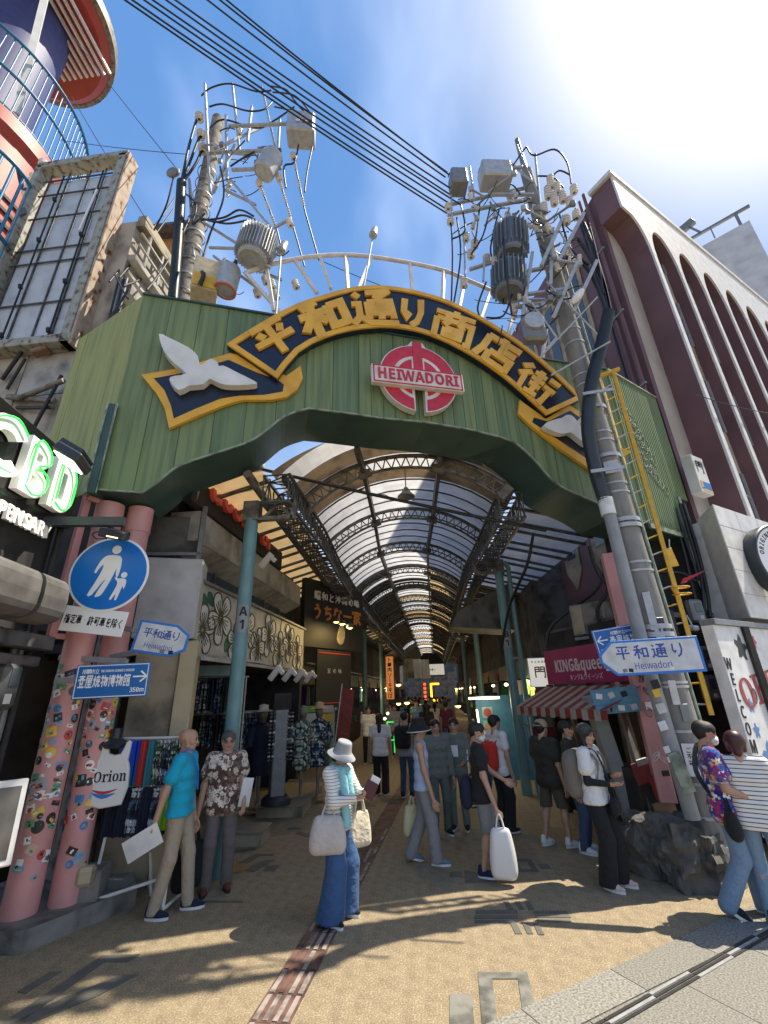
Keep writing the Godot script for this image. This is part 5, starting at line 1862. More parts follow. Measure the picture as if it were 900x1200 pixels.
	sp.rotation = Vector3(-0.6,0.0,0)
	sp.light_energy = 0.45
	sp.light_color = Color(1.0,0.95,0.85)
	sp.light_size = 0.12
	sp.spot_angle = 60.0
	sp.spot_range = 20.0
	sp.spot_attenuation = 2.0
	sp.shadow_enabled = true
	f1.add_child(sp)
	var arm := thing("lamp_arm", "long black horizontal arm reaching out to the lamp over the road sign", "arm")
	var am := MB.new()
	am.bar(Vector3(-4.67,3.85,-3.9), Vector3(-3.36,3.91,-4.3), 0.07,0.1)
	part(arm, "arm", am, M.black_tube)
	var f2 := thing("floodlight", "small black floodlight at the end of the arm, just above the blue road sign", "lamp", Vector3(-3.49,3.79,-4.35), 0.25, "black floodlights on arms")
	var b2 := MB.new()
	b2.box(Vector3(0.26,0.1,0.2), xf(Vector3(0,0,0), 0,0.35,-0.2), 0.012)
	b2.box(Vector3(0.05,0.16,0.06), xf(Vector3(-0.07,0.1,-0.03)), 0.006)
	b2.tube(smooth_path([Vector3(-0.12,0.02,0.05), Vector3(-0.2,-0.02,0.06), Vector3(-0.16,-0.07,0.04), Vector3(-0.06,-0.06,0.02)], 4), 0.008,5)
	part(f2, "housing", b2, M.black_tube)
	var g2 := MB.new()
	g2.box(Vector3(0.12,0.012,0.12), xf(Vector3(0.02,-0.045,0.035), 0,0.35,-0.2))
	part(f2, "glass_light", g2, glow("flood_warm_light", Color(1.0,0.9,0.7), 0.9))
	# retracted awning
	var aw := thing("awning_roll", "grey rolled-up awning like a padded bolster on the corner shop", "awning", CO, CT)
	for q in [[-3.2,-0.74], [-0.72,-0.3]]:
		var pm := MB.new()
		var sec := PackedVector2Array()
		for k in 20:
			var a := TAU * k / 20
			sec.append(Vector2(signf(cos(a)) * pow(absf(cos(a)), 0.6) * 0.24, signf(sin(a)) * pow(absf(sin(a)), 0.6) * 0.23))
		pm.prism(sec, q[0], q[1], Transform3D(Basis(Vector3.FORWARD, Vector3.UP, Vector3.RIGHT), Vector3(0,3.0,0.2)), 0.04)
		part(aw, "bolster", pm, M.grey_wall)
	var em := thing("electric_meter", "grey electric meter with a white plate on the left shop wall", "meter", cpt(-0.28,2.2,0.02), CT)
	var m1 := MB.new()
	m1.boxc(Vector3.ZERO, Vector3(0.24,0.42,0.14), 0.04)
	part(em, "case", m1, M.steel_frame)
	var m2 := MB.new()
	m2.boxc(Vector3(0,0.08,0.07), Vector3(0.13,0.17,0.02), 0.004)
	part(em, "window", m2, M.glass_dark)
	var m3 := MB.new()
	m3.boxc(Vector3(-0.03,-0.11,0.072), Vector3(0.09,0.09,0.012), 0.004)
	part(em, "label_plate", m3, M.white)
	var mb := thing("menu_board", "white framed menu board leaning by the left pink column", "board", Vector3(-3.74,1.13,-3.9), 0.9)
	var q1 := MB.new()
	q1.box(Vector3(0.5,0.62,0.05), xf(Vector3.ZERO, 0,-0.15), 0.01)
	part(mb, "frame", q1, M.white)
	var q2 := MB.new()
	q2.box(Vector3(0.42,0.52,0.012), xf(Vector3(0,0,0.024), 0,-0.15))
	part(mb, "paper", q2, M.grey_wall)

func letter_plate(parent: Node3D, outline: PackedVector2Array, holes: Array, z0: float, z1: float, m: Material) -> void:
	# cut holes by splitting the plate into four pieces round each hole
	var pieces := [outline]
	for hq in holes:
		var next := []
		for p in pieces:
			for c in Geometry2D.clip_polygons(p, PackedVector2Array([Vector2(-9, hq[0].y), Vector2(9, hq[0].y), Vector2(9, hq[2].y), Vector2(-9, hq[2].y)])):
				next.append(c)
			for band in [[-9.0, hq[0].x], [hq[1].x, 9.0]]:
				for c in Geometry2D.intersect_polygons(p, PackedVector2Array([Vector2(band[0], hq[0].y), Vector2(band[1], hq[0].y), Vector2(band[1], hq[2].y), Vector2(band[0], hq[2].y)])):
					next.append(c)
		pieces = next
	var mb := MB.new()
	for p in pieces: mb.prism(p, z0, z1)
	part(parent, "letter", mb, m)

func arcade_left() -> void:
	# buildings along the left of the arcade
	var o := thing("left_arcade_building", "dark two storey shop building along the left of the arcade", "building")
	var wm := MB.new()
	wm.boxc(Vector3(-5.2,4.2,-9.2), Vector3(2.6,3.2,6.2))
	part(o, "upper_wall", wm, M.dark_wall)
	var fb := MB.new()
	fb.boxc(Vector3(-3.75,4.55,-8.9), Vector3(0.5,0.5,5.6), 0.01)
	part(o, "concrete_beam", fb, M.concrete_light)
	var sf := MB.new()
	sf.quad(Vector3(-3.5,4.28,-6.3), Vector3(-3.5,4.28,-11.7), Vector3(-4.3,3.9,-11.7), Vector3(-4.3,3.9,-6.3))
	part(o, "soffit", sf, M.concrete_light)
	for k in 4:
		var gm := MB.new()
		gm.boxc(Vector3(-3.88,3.9,-6.8 - k * 1.25), Vector3(0.04,0.7,1.18))
		part(o, "window_pane", gm, M.glass_dark)
		var fm := MB.new()
		fm.boxc(Vector3(-3.85,3.9,-6.2 - k * 1.25), Vector3(0.07,0.74,0.06))
		part(o, "window_frame", fm, M.steel_frame)
	var back := MB.new()
	back.boxc(Vector3(-5.6,1.5,-9.0), Vector3(0.2,3.0,6.4))
	part(o, "shop_back_wall", back, M.brown_wall)
	var cl := MB.new()
	cl.boxc(Vector3(-4.6,2.75,-9.0), Vector3(2.2,0.12,6.0))
	part(o, "shop_ceiling", cl, M.grey_wall)
	var end := MB.new()
	end.boxc(Vector3(-4.6,1.4,-12.1), Vector3(2.2,2.8,0.2))
	part(o, "end_wall", end, M.dark_wall)
	# red letters on a black fascia high up
	var rs := thing("red_letter_sign", "black high fascia with rounded red letters behind the first teal post", "sign", Vector3(-3.42,0,-6.2), deg_to_rad(90))
	var bm := MB.new()
	bm.boxc(Vector3(1.6,5.28,-0.1), Vector3(4.2,0.95,0.14), 0.005)
	part(rs, "fascia", bm, M.dark)
	var rl := mat("red_letters", lin(0.62,0.09,0.07), 0.45)
	put_latin(rs, "lettering", "door", 0.5, Vector3(0.75,5.28,0.0), rl, 0.0,0.08,1.0)
	put_latin(rs, "lettering", "or", 0.42, Vector3(2.5,5.2,0.0), rl, 0.0,0.08,1.0)
	# blank grey sign box and cream pillar behind the pink columns
	var gb := thing("blank_sign_box", "large blank light grey sign box behind the pink columns", "sign", Vector3(-3.78,3.4,-6.15), 0.35)
	var g1 := MB.new()
	g1.boxc(Vector3.ZERO, Vector3(0.8,1.15,0.5), 0.015)
	part(gb, "box", g1, mat("box_grey", lin(0.48,0.47,0.455), 0.6, "grime", Vector3(0.8,0.8,0.8)))
	var cp := thing("cream_pillar", "cream plastered wall pier under the blank sign box", "wall", Vector3(-3.72,0,-6.2), 0.35)
	var c1 := MB.new()
	c1.boxc(Vector3(-0.12,1.4,-0.1), Vector3(0.56,2.8,0.5), 0.015)
	part(cp, "pier", c1, M.tan_wall)
	var c2 := MB.new()
	c2.boxc(Vector3(0.28,1.4,0.02), Vector3(0.22,2.8,0.4), 0.01)
	part(cp, "edge_strip", c2, mat("cream", lin(0.5,0.42,0.26), 0.7, "grime", Vector3(0.6,0.6,0.6)))
	var ub := thing("upper_sign_frame", "dark metal sign frame hung under the gateway's left end", "frame", Vector3(-3.9,4.35,-6.0), 0.2)
	var u1 := MB.new()
	u1.boxc(Vector3(0,0.05,-0.1), Vector3(0.9,0.6,0.1), 0.01)
	part(ub, "panel", u1, M.grey_wall)
	var u2 := MB.new()
	u2.bar(Vector3(-0.5,-0.28,0), Vector3(0.52,-0.28,0), 0.06,0.05)
	u2.bar(Vector3(0.48,-0.6,0), Vector3(0.48,0.5,0), 0.06,0.06)
	part(ub, "frame", u2, M.galv_dark)
	hibiscus_sign()
	uchina_sign()

func hibiscus_sign() -> void:
	var L := 5.9
	var o := thing("hibiscus_sign", "long cream shop fascia with large outlined hibiscus flowers, left of the arcade", "sign", Vector3(-3.45,2.64,-6.15), deg_to_rad(90))
	var bm := MB.new()
	bm.boxc(Vector3(L * 0.5,0.52,-0.06), Vector3(L, 1.04,0.12), 0.006)
	part(o, "board", bm, mat("hib_cream", lin(0.5,0.48,0.42), 0.5, "grime", Vector3(1,1,1)))
	var olive := mat("hib_line", lin(0.1,0.08,0.03), 0.6)
	var white := mat("hib_white", lin(0.62,0.61,0.57), 0.5)
	var green := mat("hib_green", lin(0.015,0.1,0.07), 0.5)
	for s in 4:
		var pn := MB.new()
		pn.boxc(Vector3(0.02 + s * L / 3.0,0.52,0.0), Vector3(0.02,1.04,0.02))
		part(o, "panel_joint", pn, M.grey_wall)
	var fl := [[0.36,0.36,0.36], [0.9,0.62,0.4], [1.55,0.3,0.3], [2.0,0.55,0.4], [2.6,0.3,0.36], [3.2,0.6,0.42], [3.9,0.35,0.4], [4.6,0.58,0.42], [5.3,0.4,0.4]]
	for q in [[0.1,0.86,0.5,0.62], [0.4,0.95,0.62,0.75], [0.05,0.5,0.1,0.8], [1.2,0.1,1.32,0.4], [1.7,0.9,1.95,1.0], [2.9,0.15,3.0,0.5], [4.2,0.8,4.4,1.0]]:
		var lm := MB.new()
		var a := Vector2(q[0], q[1])
		var b := Vector2(q[2], q[3])
		var nn := (b - a).orthogonal() * 0.32
		lm.prism(v2(smooth_closed([a, a.lerp(b, 0.4) + nn, b, a.lerp(b, 0.4) - nn], 3)), 0.0,0.006)
		part(o, "painted_leaf", lm, green)
	for f in fl:
		var c := Vector2(f[0], f[1])
		var r: float = f[2]
		for k in 5:
			var a: float = TAU * k / 5 + f[0]
			var d := Vector2(cos(a), sin(a))
			var w := d.orthogonal()
			var pet := smooth_closed([c + d * 0.04, c + d * r * 0.45 + w * r * 0.3, c + d * r * 0.9 + w * r * 0.34, c + d * r * 1.08, c + d * r * 0.92 - w * r * 0.32, c + d * r * 0.45 - w * r * 0.3], 3)
			var cp := PackedVector2Array()
			for p in pet: cp.append(Vector2(clampf(p.x, 0.01, L - 0.01), clampf(p.y, 0.01,1.03)))
			var pm := MB.new()
			if Geometry2D.triangulate_polygon(cp).size() > 0:
				pm.prism(cp, 0.0,0.008 + k * 0.0006)
				part(o, "petal", pm, white)
			var lm := MB.new()
			var path := []
			for p in cp: path.append(Vector3(p.x, p.y, 0.011))
			path.append(path[0])
			lm.tube(path, 0.013,4)
			for j in 3:
				var e := d.rotated((j - 1) * 0.25)
				var p1 := c + e * r * 0.12
				var p2 := c + e * r * 0.72
				if p2.y > 0.02 and p2.y < 1.02 and p2.x > 0.0: lm.tube([Vector3(p1.x, p1.y, 0.012), Vector3(p2.x, p2.y, 0.012)], 0.009,4)
			part(o, "petal_line", lm, olive)
	var rl := MB.new()
	rl.boxc(Vector3(L * 0.5,1.06,-0.04), Vector3(L + 0.04,0.05,0.2), 0.005)
	part(o, "top_rail", rl, M.galv_dark)
	# pipe ledge and small white spotlights below the fascia
	var tr := MB.new()
	tr.bar(Vector3(0.0,-0.08,0.25), Vector3(L, -0.08,0.25), 0.05,0.05)
	tr.bar(Vector3(0.0,-0.02,0.05), Vector3(1.8,-0.05,0.5), 0.05,0.04)
	part(o, "ledge_bar", tr, M.galv)
	for k in 5:
		var sm := thing("spot_fitting", ["white angled spotlight under the hibiscus fascia, nearest the teal post", "second white angled spotlight under the hibiscus fascia", "third white angled spotlight, beside the black poster", "fourth white angled spotlight, over the black poster", "white bracket light on the upper left window band"][k], "lamp", Vector3(-3.1,2.46,-8.9 - k * 0.85) if k < 4 else Vector3(-2.95,4.37,-7.6), 0.0, "white spotlights of the left shop")
		var b := MB.new()
		b.box(Vector3(0.1,0.32,0.1), xf(Vector3(0,0,0), 0,0,-0.7), 0.01)
		b.box(Vector3(0.08,0.2,0.08), xf(Vector3(0.1,0.05,0), 0,0,0.8), 0.01)
		part(sm, "body", b, M.white)

func uchina_sign() -> void:
	var o := thing("kana_sign", "black shop fascia with orange brush characters behind the hibiscus sign", "sign", Vector3(-3.4,0,-12.1), deg_to_rad(62))
	var bm := MB.new()
	bm.boxc(Vector3(1.25,4.2,-0.08), Vector3(2.7,1.9,0.16), 0.01)
	part(o, "board", bm, M.dark)
	for k in 5:
		var lm := MB.new()
		write_strokes(lm, "うちな一家"[k], Vector2(0.4 + k * 0.46,4.25), 0.44, Vector2.ZERO, 15.0,0.0,0.02)
		part(o, "orange_letter", lm, mat("orange_letters", lin(0.55,0.2,0.03), 0.5))
	var l2 := MB.new()
	write_strokes(l2, "昭和と沖縄の味", Vector2(0.4,4.72), 0.26, Vector2(0.31,0.0), 13.0,0.0,0.01)
	part(o, "white_lettering", l2, M.dove)
	var dg := MB.new()
	dg.prism(v2(smooth_closed([Vector2(1.3,3.55), Vector2(1.42,3.95), Vector2(1.55,3.98), Vector2(1.66,3.8), Vector2(1.62,3.5), Vector2(1.45,3.4)], 3)), 0.0,0.012)
	part(o, "painted_figure", dg, M.tan_wall)
	# long dark boards below it
	var b2 := thing("dark_poster", "tall black poster with thin red rules beside post A2", "poster", Vector3(-3.3,0,-12.2), deg_to_rad(62))
	var pm := MB.new()
	pm.boxc(Vector3(1.0,2.45,0.0), Vector3(1.5,1.5,0.06), 0.005)
	part(b2, "board", pm, M.dark)
	var rm := MB.new()
	rm.boxc(Vector3(1.0,3.12,0.035), Vector3(1.4,0.025,0.01))
	part(b2, "red_rule", rm, M.red)
	var r2 := MB.new()
	r2.boxc(Vector3(1.0,1.82,0.035), Vector3(1.4,0.025,0.01))
	part(b2, "red_rule", r2, M.red)
	var tx := MB.new()
	write_strokes(tx, "家の味", Vector2(0.75,2.65), 0.14, Vector2(0.24,0), 10.0,0.03,0.006)
	part(b2, "lettering", tx, M.pipe_grey)


func members(o: Node3D, called: String, list: Array, w: float, m: Material) -> void:
	for q in list:
		var mb := MB.new()
		mb.bar(q[0], q[1], w, w * 0.8,0.004)
		part(o, called, mb, m)

func canister(o: Node3D, called: String, at: Vector3, r: float, h: float, m: Material, fins := 0, tilt := 0.0) -> void:
	var x := xf(at, 0,0, tilt)
	var mb := MB.new()
	mb.lathe([Vector2(0,0.02), Vector2(r * 0.8,0.02), Vector2(r * 0.86,0), Vector2(r, 0.03), Vector2(r, h - 0.05), Vector2(r * 0.9, h), Vector2(0, h + 0.03)], 24, x)
	var p := part(o, called, mb, m)
	if fins > 0:
		var fm := MB.new()
		for k in fins:
			var a := TAU * k / fins
			fm.box(Vector3(0.09, h * 0.8,0.014), x * Transform3D(Basis(Vector3.UP, -a), Vector3(cos(a) * (r + 0.03), h * 0.52, sin(a) * (r + 0.03))))
		part(p, "fins", fm, m)
	for k in 3:
		var a := TAU * k / 3 + 0.5
		var bm := MB.new()
		bm.lathe([Vector2(0.03,0), Vector2(0.045,0.02), Vector2(0.03,0.06), Vector2(0.045,0.09), Vector2(0.02,0.16), Vector2(0,0.17)], 8, x * xf(Vector3(cos(a) * r * 0.5, h, sin(a) * r * 0.5)))
		part(p, "bushing", bm, M.cable)

func insulators(o: Node3D, at: Vector3, dir: Vector3, n: int, r := 0.05) -> void:
	var d := dir.normalized()
	var s := d.cross(Vector3.FORWARD).normalized()
	var x := Transform3D(Basis(s, d, s.cross(d)), at)
	var mb := MB.new()
	var prof := []
	for k in n:
		prof.append(Vector2(r * 0.35, k * 0.07)); prof.append(Vector2(r, k * 0.07 + 0.015)); prof.append(Vector2(r, k * 0.07 + 0.035)); prof.append(Vector2(r * 0.35, k * 0.07 + 0.05))
	mb.lathe(prof, 10, x)
	part(o, "insulator", mb, M.porcelain)

func wire(o: Node3D, pts: Array, r := 0.016, smooth := true) -> void:
	var mb := MB.new()
	mb.tube(smooth_path(pts, 5) if smooth and pts.size() > 2 else pts, r, 5)
	part(o, "wire", mb, M.cable)

func hose(o: Node3D, called: String, pts: Array, r: float, rib := true) -> void:
	var p := smooth_path(pts, 10)
	var path := []
	# even spacing
	var step := 0.035
	var carry := 0.0
	for i in p.size() - 1:
		var l: float = p[i].distance_to(p[i + 1])
		while carry < l:
			path.append(p[i].lerp(p[i + 1], carry / l)); carry += step
		carry -= l
	var mb := MB.new()
	var seg := 12
	for i in path.size() - 1:
		var d: Vector3 = (path[i + 1] - path[i]).normalized()
		var s := d.cross(Vector3.BACK).normalized()
		var u := s.cross(d)
		var m0: Vector3 = path[i].lerp(path[i + 1], 0.5)
		for q in [[path[i], r, m0, r * 0.84], [m0, r * 0.84, path[i + 1], r]]:
			for k in seg:
				var a := TAU * k / seg
				var b := TAU * (k + 1) / seg
				var e0 := s * cos(a) + u * sin(a)
				var e1 := s * cos(b) + u * sin(b)
				mb.stri(q[0] + e0 * q[1], q[0] + e1 * q[1], q[2] + e1 * q[3], e0, e1, e1)
				mb.stri(q[0] + e0 * q[1], q[2] + e1 * q[3], q[2] + e0 * q[3], e0, e1, e0)
	part(o, called, mb, M.black_tube)

func band(o: Node3D, at: Vector3, r: float, y: float, m: Material, h := 0.05) -> void:
	var mb := MB.new()
	mb.lathe([Vector2(r, y), Vector2(r + 0.012, y), Vector2(r + 0.012, y + h), Vector2(r, y + h)], 20, xf(at))
	part(o, "band", mb, m)

func build_poles() -> void:
	left_pole()
	right_pole()
	overhead_wires()
	gateway_rail()

func clutter(o: Node3D, c: Vector3, e: Vector3, n: int) -> void:
	# small brackets, clamps, insulators and looped leads among the big fittings
	for k in n:
		var p := c + Vector3(rng.randf_range(-1,1), rng.randf_range(-1,1), rng.randf_range(-1,1)) * e * 0.5
		var mb := MB.new()
		if k % 4 == 0:
			insulators(o, p, Vector3(rng.randf_range(-0.4,0.4), 1,0), 3, rng.randf_range(0.03,0.055))
		elif k % 4 == 1:
			var q := p + Vector3(rng.randf_range(-0.5,0.5), rng.randf_range(-0.1,0.1), rng.randf_range(-0.3,0.3))
			mb.bar(p, q, 0.03,0.03)
			mb.box(Vector3(0.09,0.12,0.07), xf(q), 0.01)
			part(o, "bracket", mb, M.galv if k % 3 else M.galv_dark)
		else:
			var q := p + Vector3(rng.randf_range(-0.6,0.6), rng.randf_range(-0.5,0.5), rng.randf_range(-0.2,0.2))
			mb.tube(sag(p, q, rng.randf_range(-0.12,0.2), 7), rng.randf_range(0.008,0.015), 4)
			part(o, "lead", mb, M.cable)

func left_pole() -> void:
	var base: Vector3 = Vector3(-4.45,9.32,-6.0)
	var o := thing("utility_pole", "left concrete utility pole crowded with steel arms, a switch box and transformers", "utility pole", Vector3.ZERO, 0.0, "utility poles at the gateway")
	var sh := MB.new()
	sh.cyl(Vector3(base.x, 0, base.z), Vector3(base.x, 15.4, base.z), 0.23,0.14,20)
	part(o, "shaft", sh, mat("old_pole", lin(0.3,0.27,0.24), 0.9, "dirty", Vector3(1.2,1.2,1.2), 0.0, "rough_n", 0.5))
	for k in 12: band(o, Vector3(base.x, 0, base.z), 0.2,8.6 + k * 0.42, M.galv_dark if k % 3 else M.galv, 0.035)
	members(o, "steel_upright", [[Vector3(-4.78,16.43,-5.7), Vector3(-4.08,12.03,-5.7)], [Vector3(-4.05,14.87,-5.7), Vector3(-3.74,12.36,-5.7)], [Vector3(-4.11,16.48,-5.8), Vector3(-3.62,13.54,-5.8)], [Vector3(-3.36,16.34,-5.9), Vector3(-2.85,13.8,-5.9)], [Vector3(-2.79,14.8,-5.9), Vector3(-2.75,12.9,-5.9)], [Vector3(-4.79,12.97,-5.9), Vector3(-4.32,10.41,-5.9)], [Vector3(-3.55,15.53,-5.9), Vector3(-3.53,14.13,-5.9)]], 0.06, M.galv)
	members(o, "crossarm", [[Vector3(-4.27,13.47,-5.7), Vector3(-2.58,13.18,-5.7)], [Vector3(-3.96,14.51,-5.75), Vector3(-2.5,14.25,-5.75)], [Vector3(-3.67,12.72,-5.7), Vector3(-2.54,12.54,-5.7)], [Vector3(-3.9,13.48,-5.6), Vector3(-3.16,15.84,-6.4)], [Vector3(-4.01,12.04,-5.7), Vector3(-3.7,13.62,-5.7)]], 0.065, M.galv)
	members(o, "brace", [[Vector3(-3.67,12.4,-5.7), Vector3(-2.55,10.53,-5.7)], [Vector3(-3.85,12.26,-5.8), Vector3(-3.07,11.6,-5.8)], [Vector3(-4.07,11.06,-5.7), Vector3(-3.17,10.2,-5.7)], [Vector3(-3.76,10.06,-5.7), Vector3(-2.6,8.86,-5.7)], [Vector3(-3.95,10.46,-5.8), Vector3(-2.95,10.24,-5.8)], [Vector3(-2.64,10.79,-5.8), Vector3(-2.28,11.03,-5.8)], [Vector3(-3.36,10.0,-5.8), Vector3(-2.37,9.31,-5.8)]], 0.05, M.galv)
	# switch box with three round marks
	var sw := MB.new()
	var sp: Vector3 = Vector3(-2.2,14.01,-5.8)
	sw.box(Vector3(0.62,0.7,0.45), xf(sp, 0.2), 0.04)
	var swp := part(o, "switch_box", sw, M.galv)
	var cols := [M.dove, M.red, M.dark]
	for k in 3:
		var dm := MB.new()
		dm.lathe([Vector2(0,0.012), Vector2(0.045,0.01), Vector2(0.05,0.0)], 12, xf(sp, 0.2) * Transform3D(Basis(Vector3.RIGHT, PI / 2), Vector3(-0.06 + k * 0.14,-0.1,0.25)))
		part(swp, "round_mark", dm, cols[k])
	for k in 3:
		var bm := MB.new()
		bm.lathe([Vector2(0.04,0), Vector2(0.06,0.03), Vector2(0.04,0.08), Vector2(0.05,0.1), Vector2(0.0,0.18)], 8, xf(sp + Vector3(-0.2 + k * 0.2,0.38,0)))
		part(swp, "bushing", bm, M.cable)
	canister(o, "small_transformer", Vector3(-2.9,12.27,-5.6), 0.22,0.6, M.galv, 0,-0.35)
	canister(o, "finned_transformer", Vector3(-2.8,9.38,-5.4), 0.27,0.7, M.galv, 36,-0.15)
	canister(o, "canister", Vector3(-3.29,8.82,-5.5), 0.19,0.55, M.galv, 0,-0.1)
	var og := MB.new()
	og.lathe([Vector2(0.16,-0.012), Vector2(0.196,-0.012), Vector2(0.197,0.012), Vector2(0.16,0.012)], 24, xf(Vector3(-3.29,8.82,-5.5), 0,0,-0.1))
	part(o, "orange_ring", og, mat("orange_ring", lin(0.55,0.12,0.05), 0.5))
	var bb := MB.new()
	var bp: Vector3 = Vector3(-3.69,9.12,-5.5)
	bb.box(Vector3(0.44,0.75,0.4), xf(bp, 0.5), 0.02)
	var bpn := part(o, "beige_box", bb, M.beige_box)
	var b2 := MB.new()
	b2.box(Vector3(0.4,0.3,0.02), xf(bp + Vector3(0,-0.2,0), 0.5) * xf(Vector3(0,0,0.21)), 0.005)
	part(bpn, "yellowed_plate", b2, M.yellow)
	b2 = MB.new()
	b2.tube(smooth_path([bp + Vector3(0.08,-0.1,0.26), bp + Vector3(0.14,-0.22,0.3), bp + Vector3(0.06,-0.38,0.24)], 3), 0.04,6)
	part(bpn, "plug", b2, M.cable)
	hose(o, "corrugated_hose", [Vector3(-4.41,8.98,-5.7), Vector3(-4.56,10.44,-5.7), Vector3(-4.8,12.55,-5.7)], 0.1)
	for q in [[Vector3(-4.8,12.55,-5.7), Vector3(-4.82,13.88,-5.7), Vector3(-4.77,15.06,-5.7)], [Vector3(-4.78,12.55,-5.7), Vector3(-4.68,13.53,-5.7), Vector3(-4.59,14.32,-5.7)], [Vector3(-4.76,12.54,-5.7), Vector3(-4.55,13.19,-5.7), Vector3(-4.47,13.74,-5.7)]]:
		wire(o, q, 0.03)
	for q in [Vector3(-4.73,15.05,-5.7), Vector3(-4.59,14.32,-5.7), Vector3(-4.47,13.74,-5.7)]:
		insulators(o, q, Vector3(0.1,-1,0), 3,0.1)
	for q in [[Vector3(-4.8,15.9,-5.7),Vector3(-4.59,16.19,-5.7),Vector3(-4.09,16.24,-5.7),Vector3(-3.44,15.95,-5.8),Vector3(-3.1,16.12,-5.9)], [Vector3(-4.53,15.35,-5.7),Vector3(-4.17,15.37,-5.7),Vector3(-3.52,14.92,-5.7),Vector3(-3.16,15.11,-5.8),Vector3(-3.02,15.65,-5.9)], [Vector3(-3.11,16.32,-5.9),Vector3(-2.67,15.82,-5.8),Vector3(-2.43,15.28,-5.8),Vector3(-2.13,14.67,-5.8)], [Vector3(-3.05,16.03,-5.9),Vector3(-2.44,15.5,-5.8),Vector3(-2.05,14.75,-5.8)], [Vector3(-2.96,15.37,-5.9),Vector3(-2.62,14.97,-5.8),Vector3(-2.3,14.71,-5.8)], [Vector3(-4.39,14.44,-5.7),Vector3(-4.09,14.71,-5.7),Vector3(-3.31,14.38,-5.8),Vector3(-2.91,14.55,-5.8),Vector3(-2.42,15.02,-5.8)], [Vector3(-4.1,11.02,-5.6),Vector3(-3.55,10.85,-5.5),Vector3(-3.25,11.02,-5.5),Vector3(-2.88,10.62,-5.4)], [Vector3(-4.12,11.1,-5.6),Vector3(-3.66,10.74,-5.5),Vector3(-3.18,10.85,-5.5),Vector3(-2.82,10.49,-5.4)], [Vector3(-4.06,11.06,-5.6),Vector3(-3.48,10.66,-5.5),Vector3(-2.99,10.52,-5.4)], [Vector3(-3.89,12.72,-5.6),Vector3(-3.69,11.68,-5.6),Vector3(-3.78,10.39,-5.5),Vector3(-3.84,9.58,-5.5)], [Vector3(-3.72,12.86,-5.7),Vector3(-3.45,13.1,-5.7),Vector3(-3.21,13.26,-5.7)], [Vector3(-2.24,13.48,-5.8),Vector3(-2.31,12.87,-5.8),Vector3(-2.53,12.77,-5.8),Vector3(-2.45,12.03,-5.8)], [Vector3(-1.92,13.34,-5.8),Vector3(-2.0,12.51,-5.8),Vector3(-2.03,11.81,-5.8)], [Vector3(-5.29,13.56,-6.0),Vector3(-5.47,12.68,-6.2),Vector3(-5.9,12.31,-6.5)], [Vector3(-4.87,12.54,-5.9),Vector3(-4.42,11.86,-5.8),Vector3(-4.41,11.26,-5.8),Vector3(-4.18,11.54,-5.8)]]:
		wire(o, q, 0.02)
	# insulated leads running down towards the gateway
	for q in [[Vector3(-3.08,12.39,-5.8), Vector3(-2.61,10.92,-5.9), Vector3(-2.46,10.23,-6.0)], [Vector3(-2.65,12.5,-5.8), Vector3(-2.32,11.16,-5.9), Vector3(-2.01,9.87,-6.0)], [Vector3(-2.36,13.19,-5.8), Vector3(-2.02,11.28,-5.9), Vector3(-1.72,9.99,-6.0)]]:
		wire(o, q, 0.018, false)
		for s in [0.15,0.45,0.75]:
			insulators(o, q[0].lerp(q[1], s), q[1] - q[0], 4,0.03)
		insulators(o, q[0], q[1] - q[0], 3,0.07)
	for q in [Vector3(-2.66,9.55,-6.0), Vector3(-2.57,9.26,-6.0), Vector3(-2.81,9.69,-6.0), Vector3(-2.19,9.48,-6.0), Vector3(-2.95,9.37,-6.0), Vector3(-2.33,10.99,-5.8)]:
		insulators(o, q, Vector3(0.3,-1,0), 3,0.07)
	clutter(o, Vector3(-3.5,13.14,-5.8), Vector3(1.3,1.9,0.5), 34)
	clutter(o, Vector3(-2.97,9.93,-5.7), Vector3(1.1,0.9,0.4), 26)
	var dk := MB.new()
	dk.ball(Vector3(-5.32,13.5,-6.0), Vector3(0.17,0.17,0.08), 12)
	part(o, "drop_wire_reel", dk, M.galv_dark)

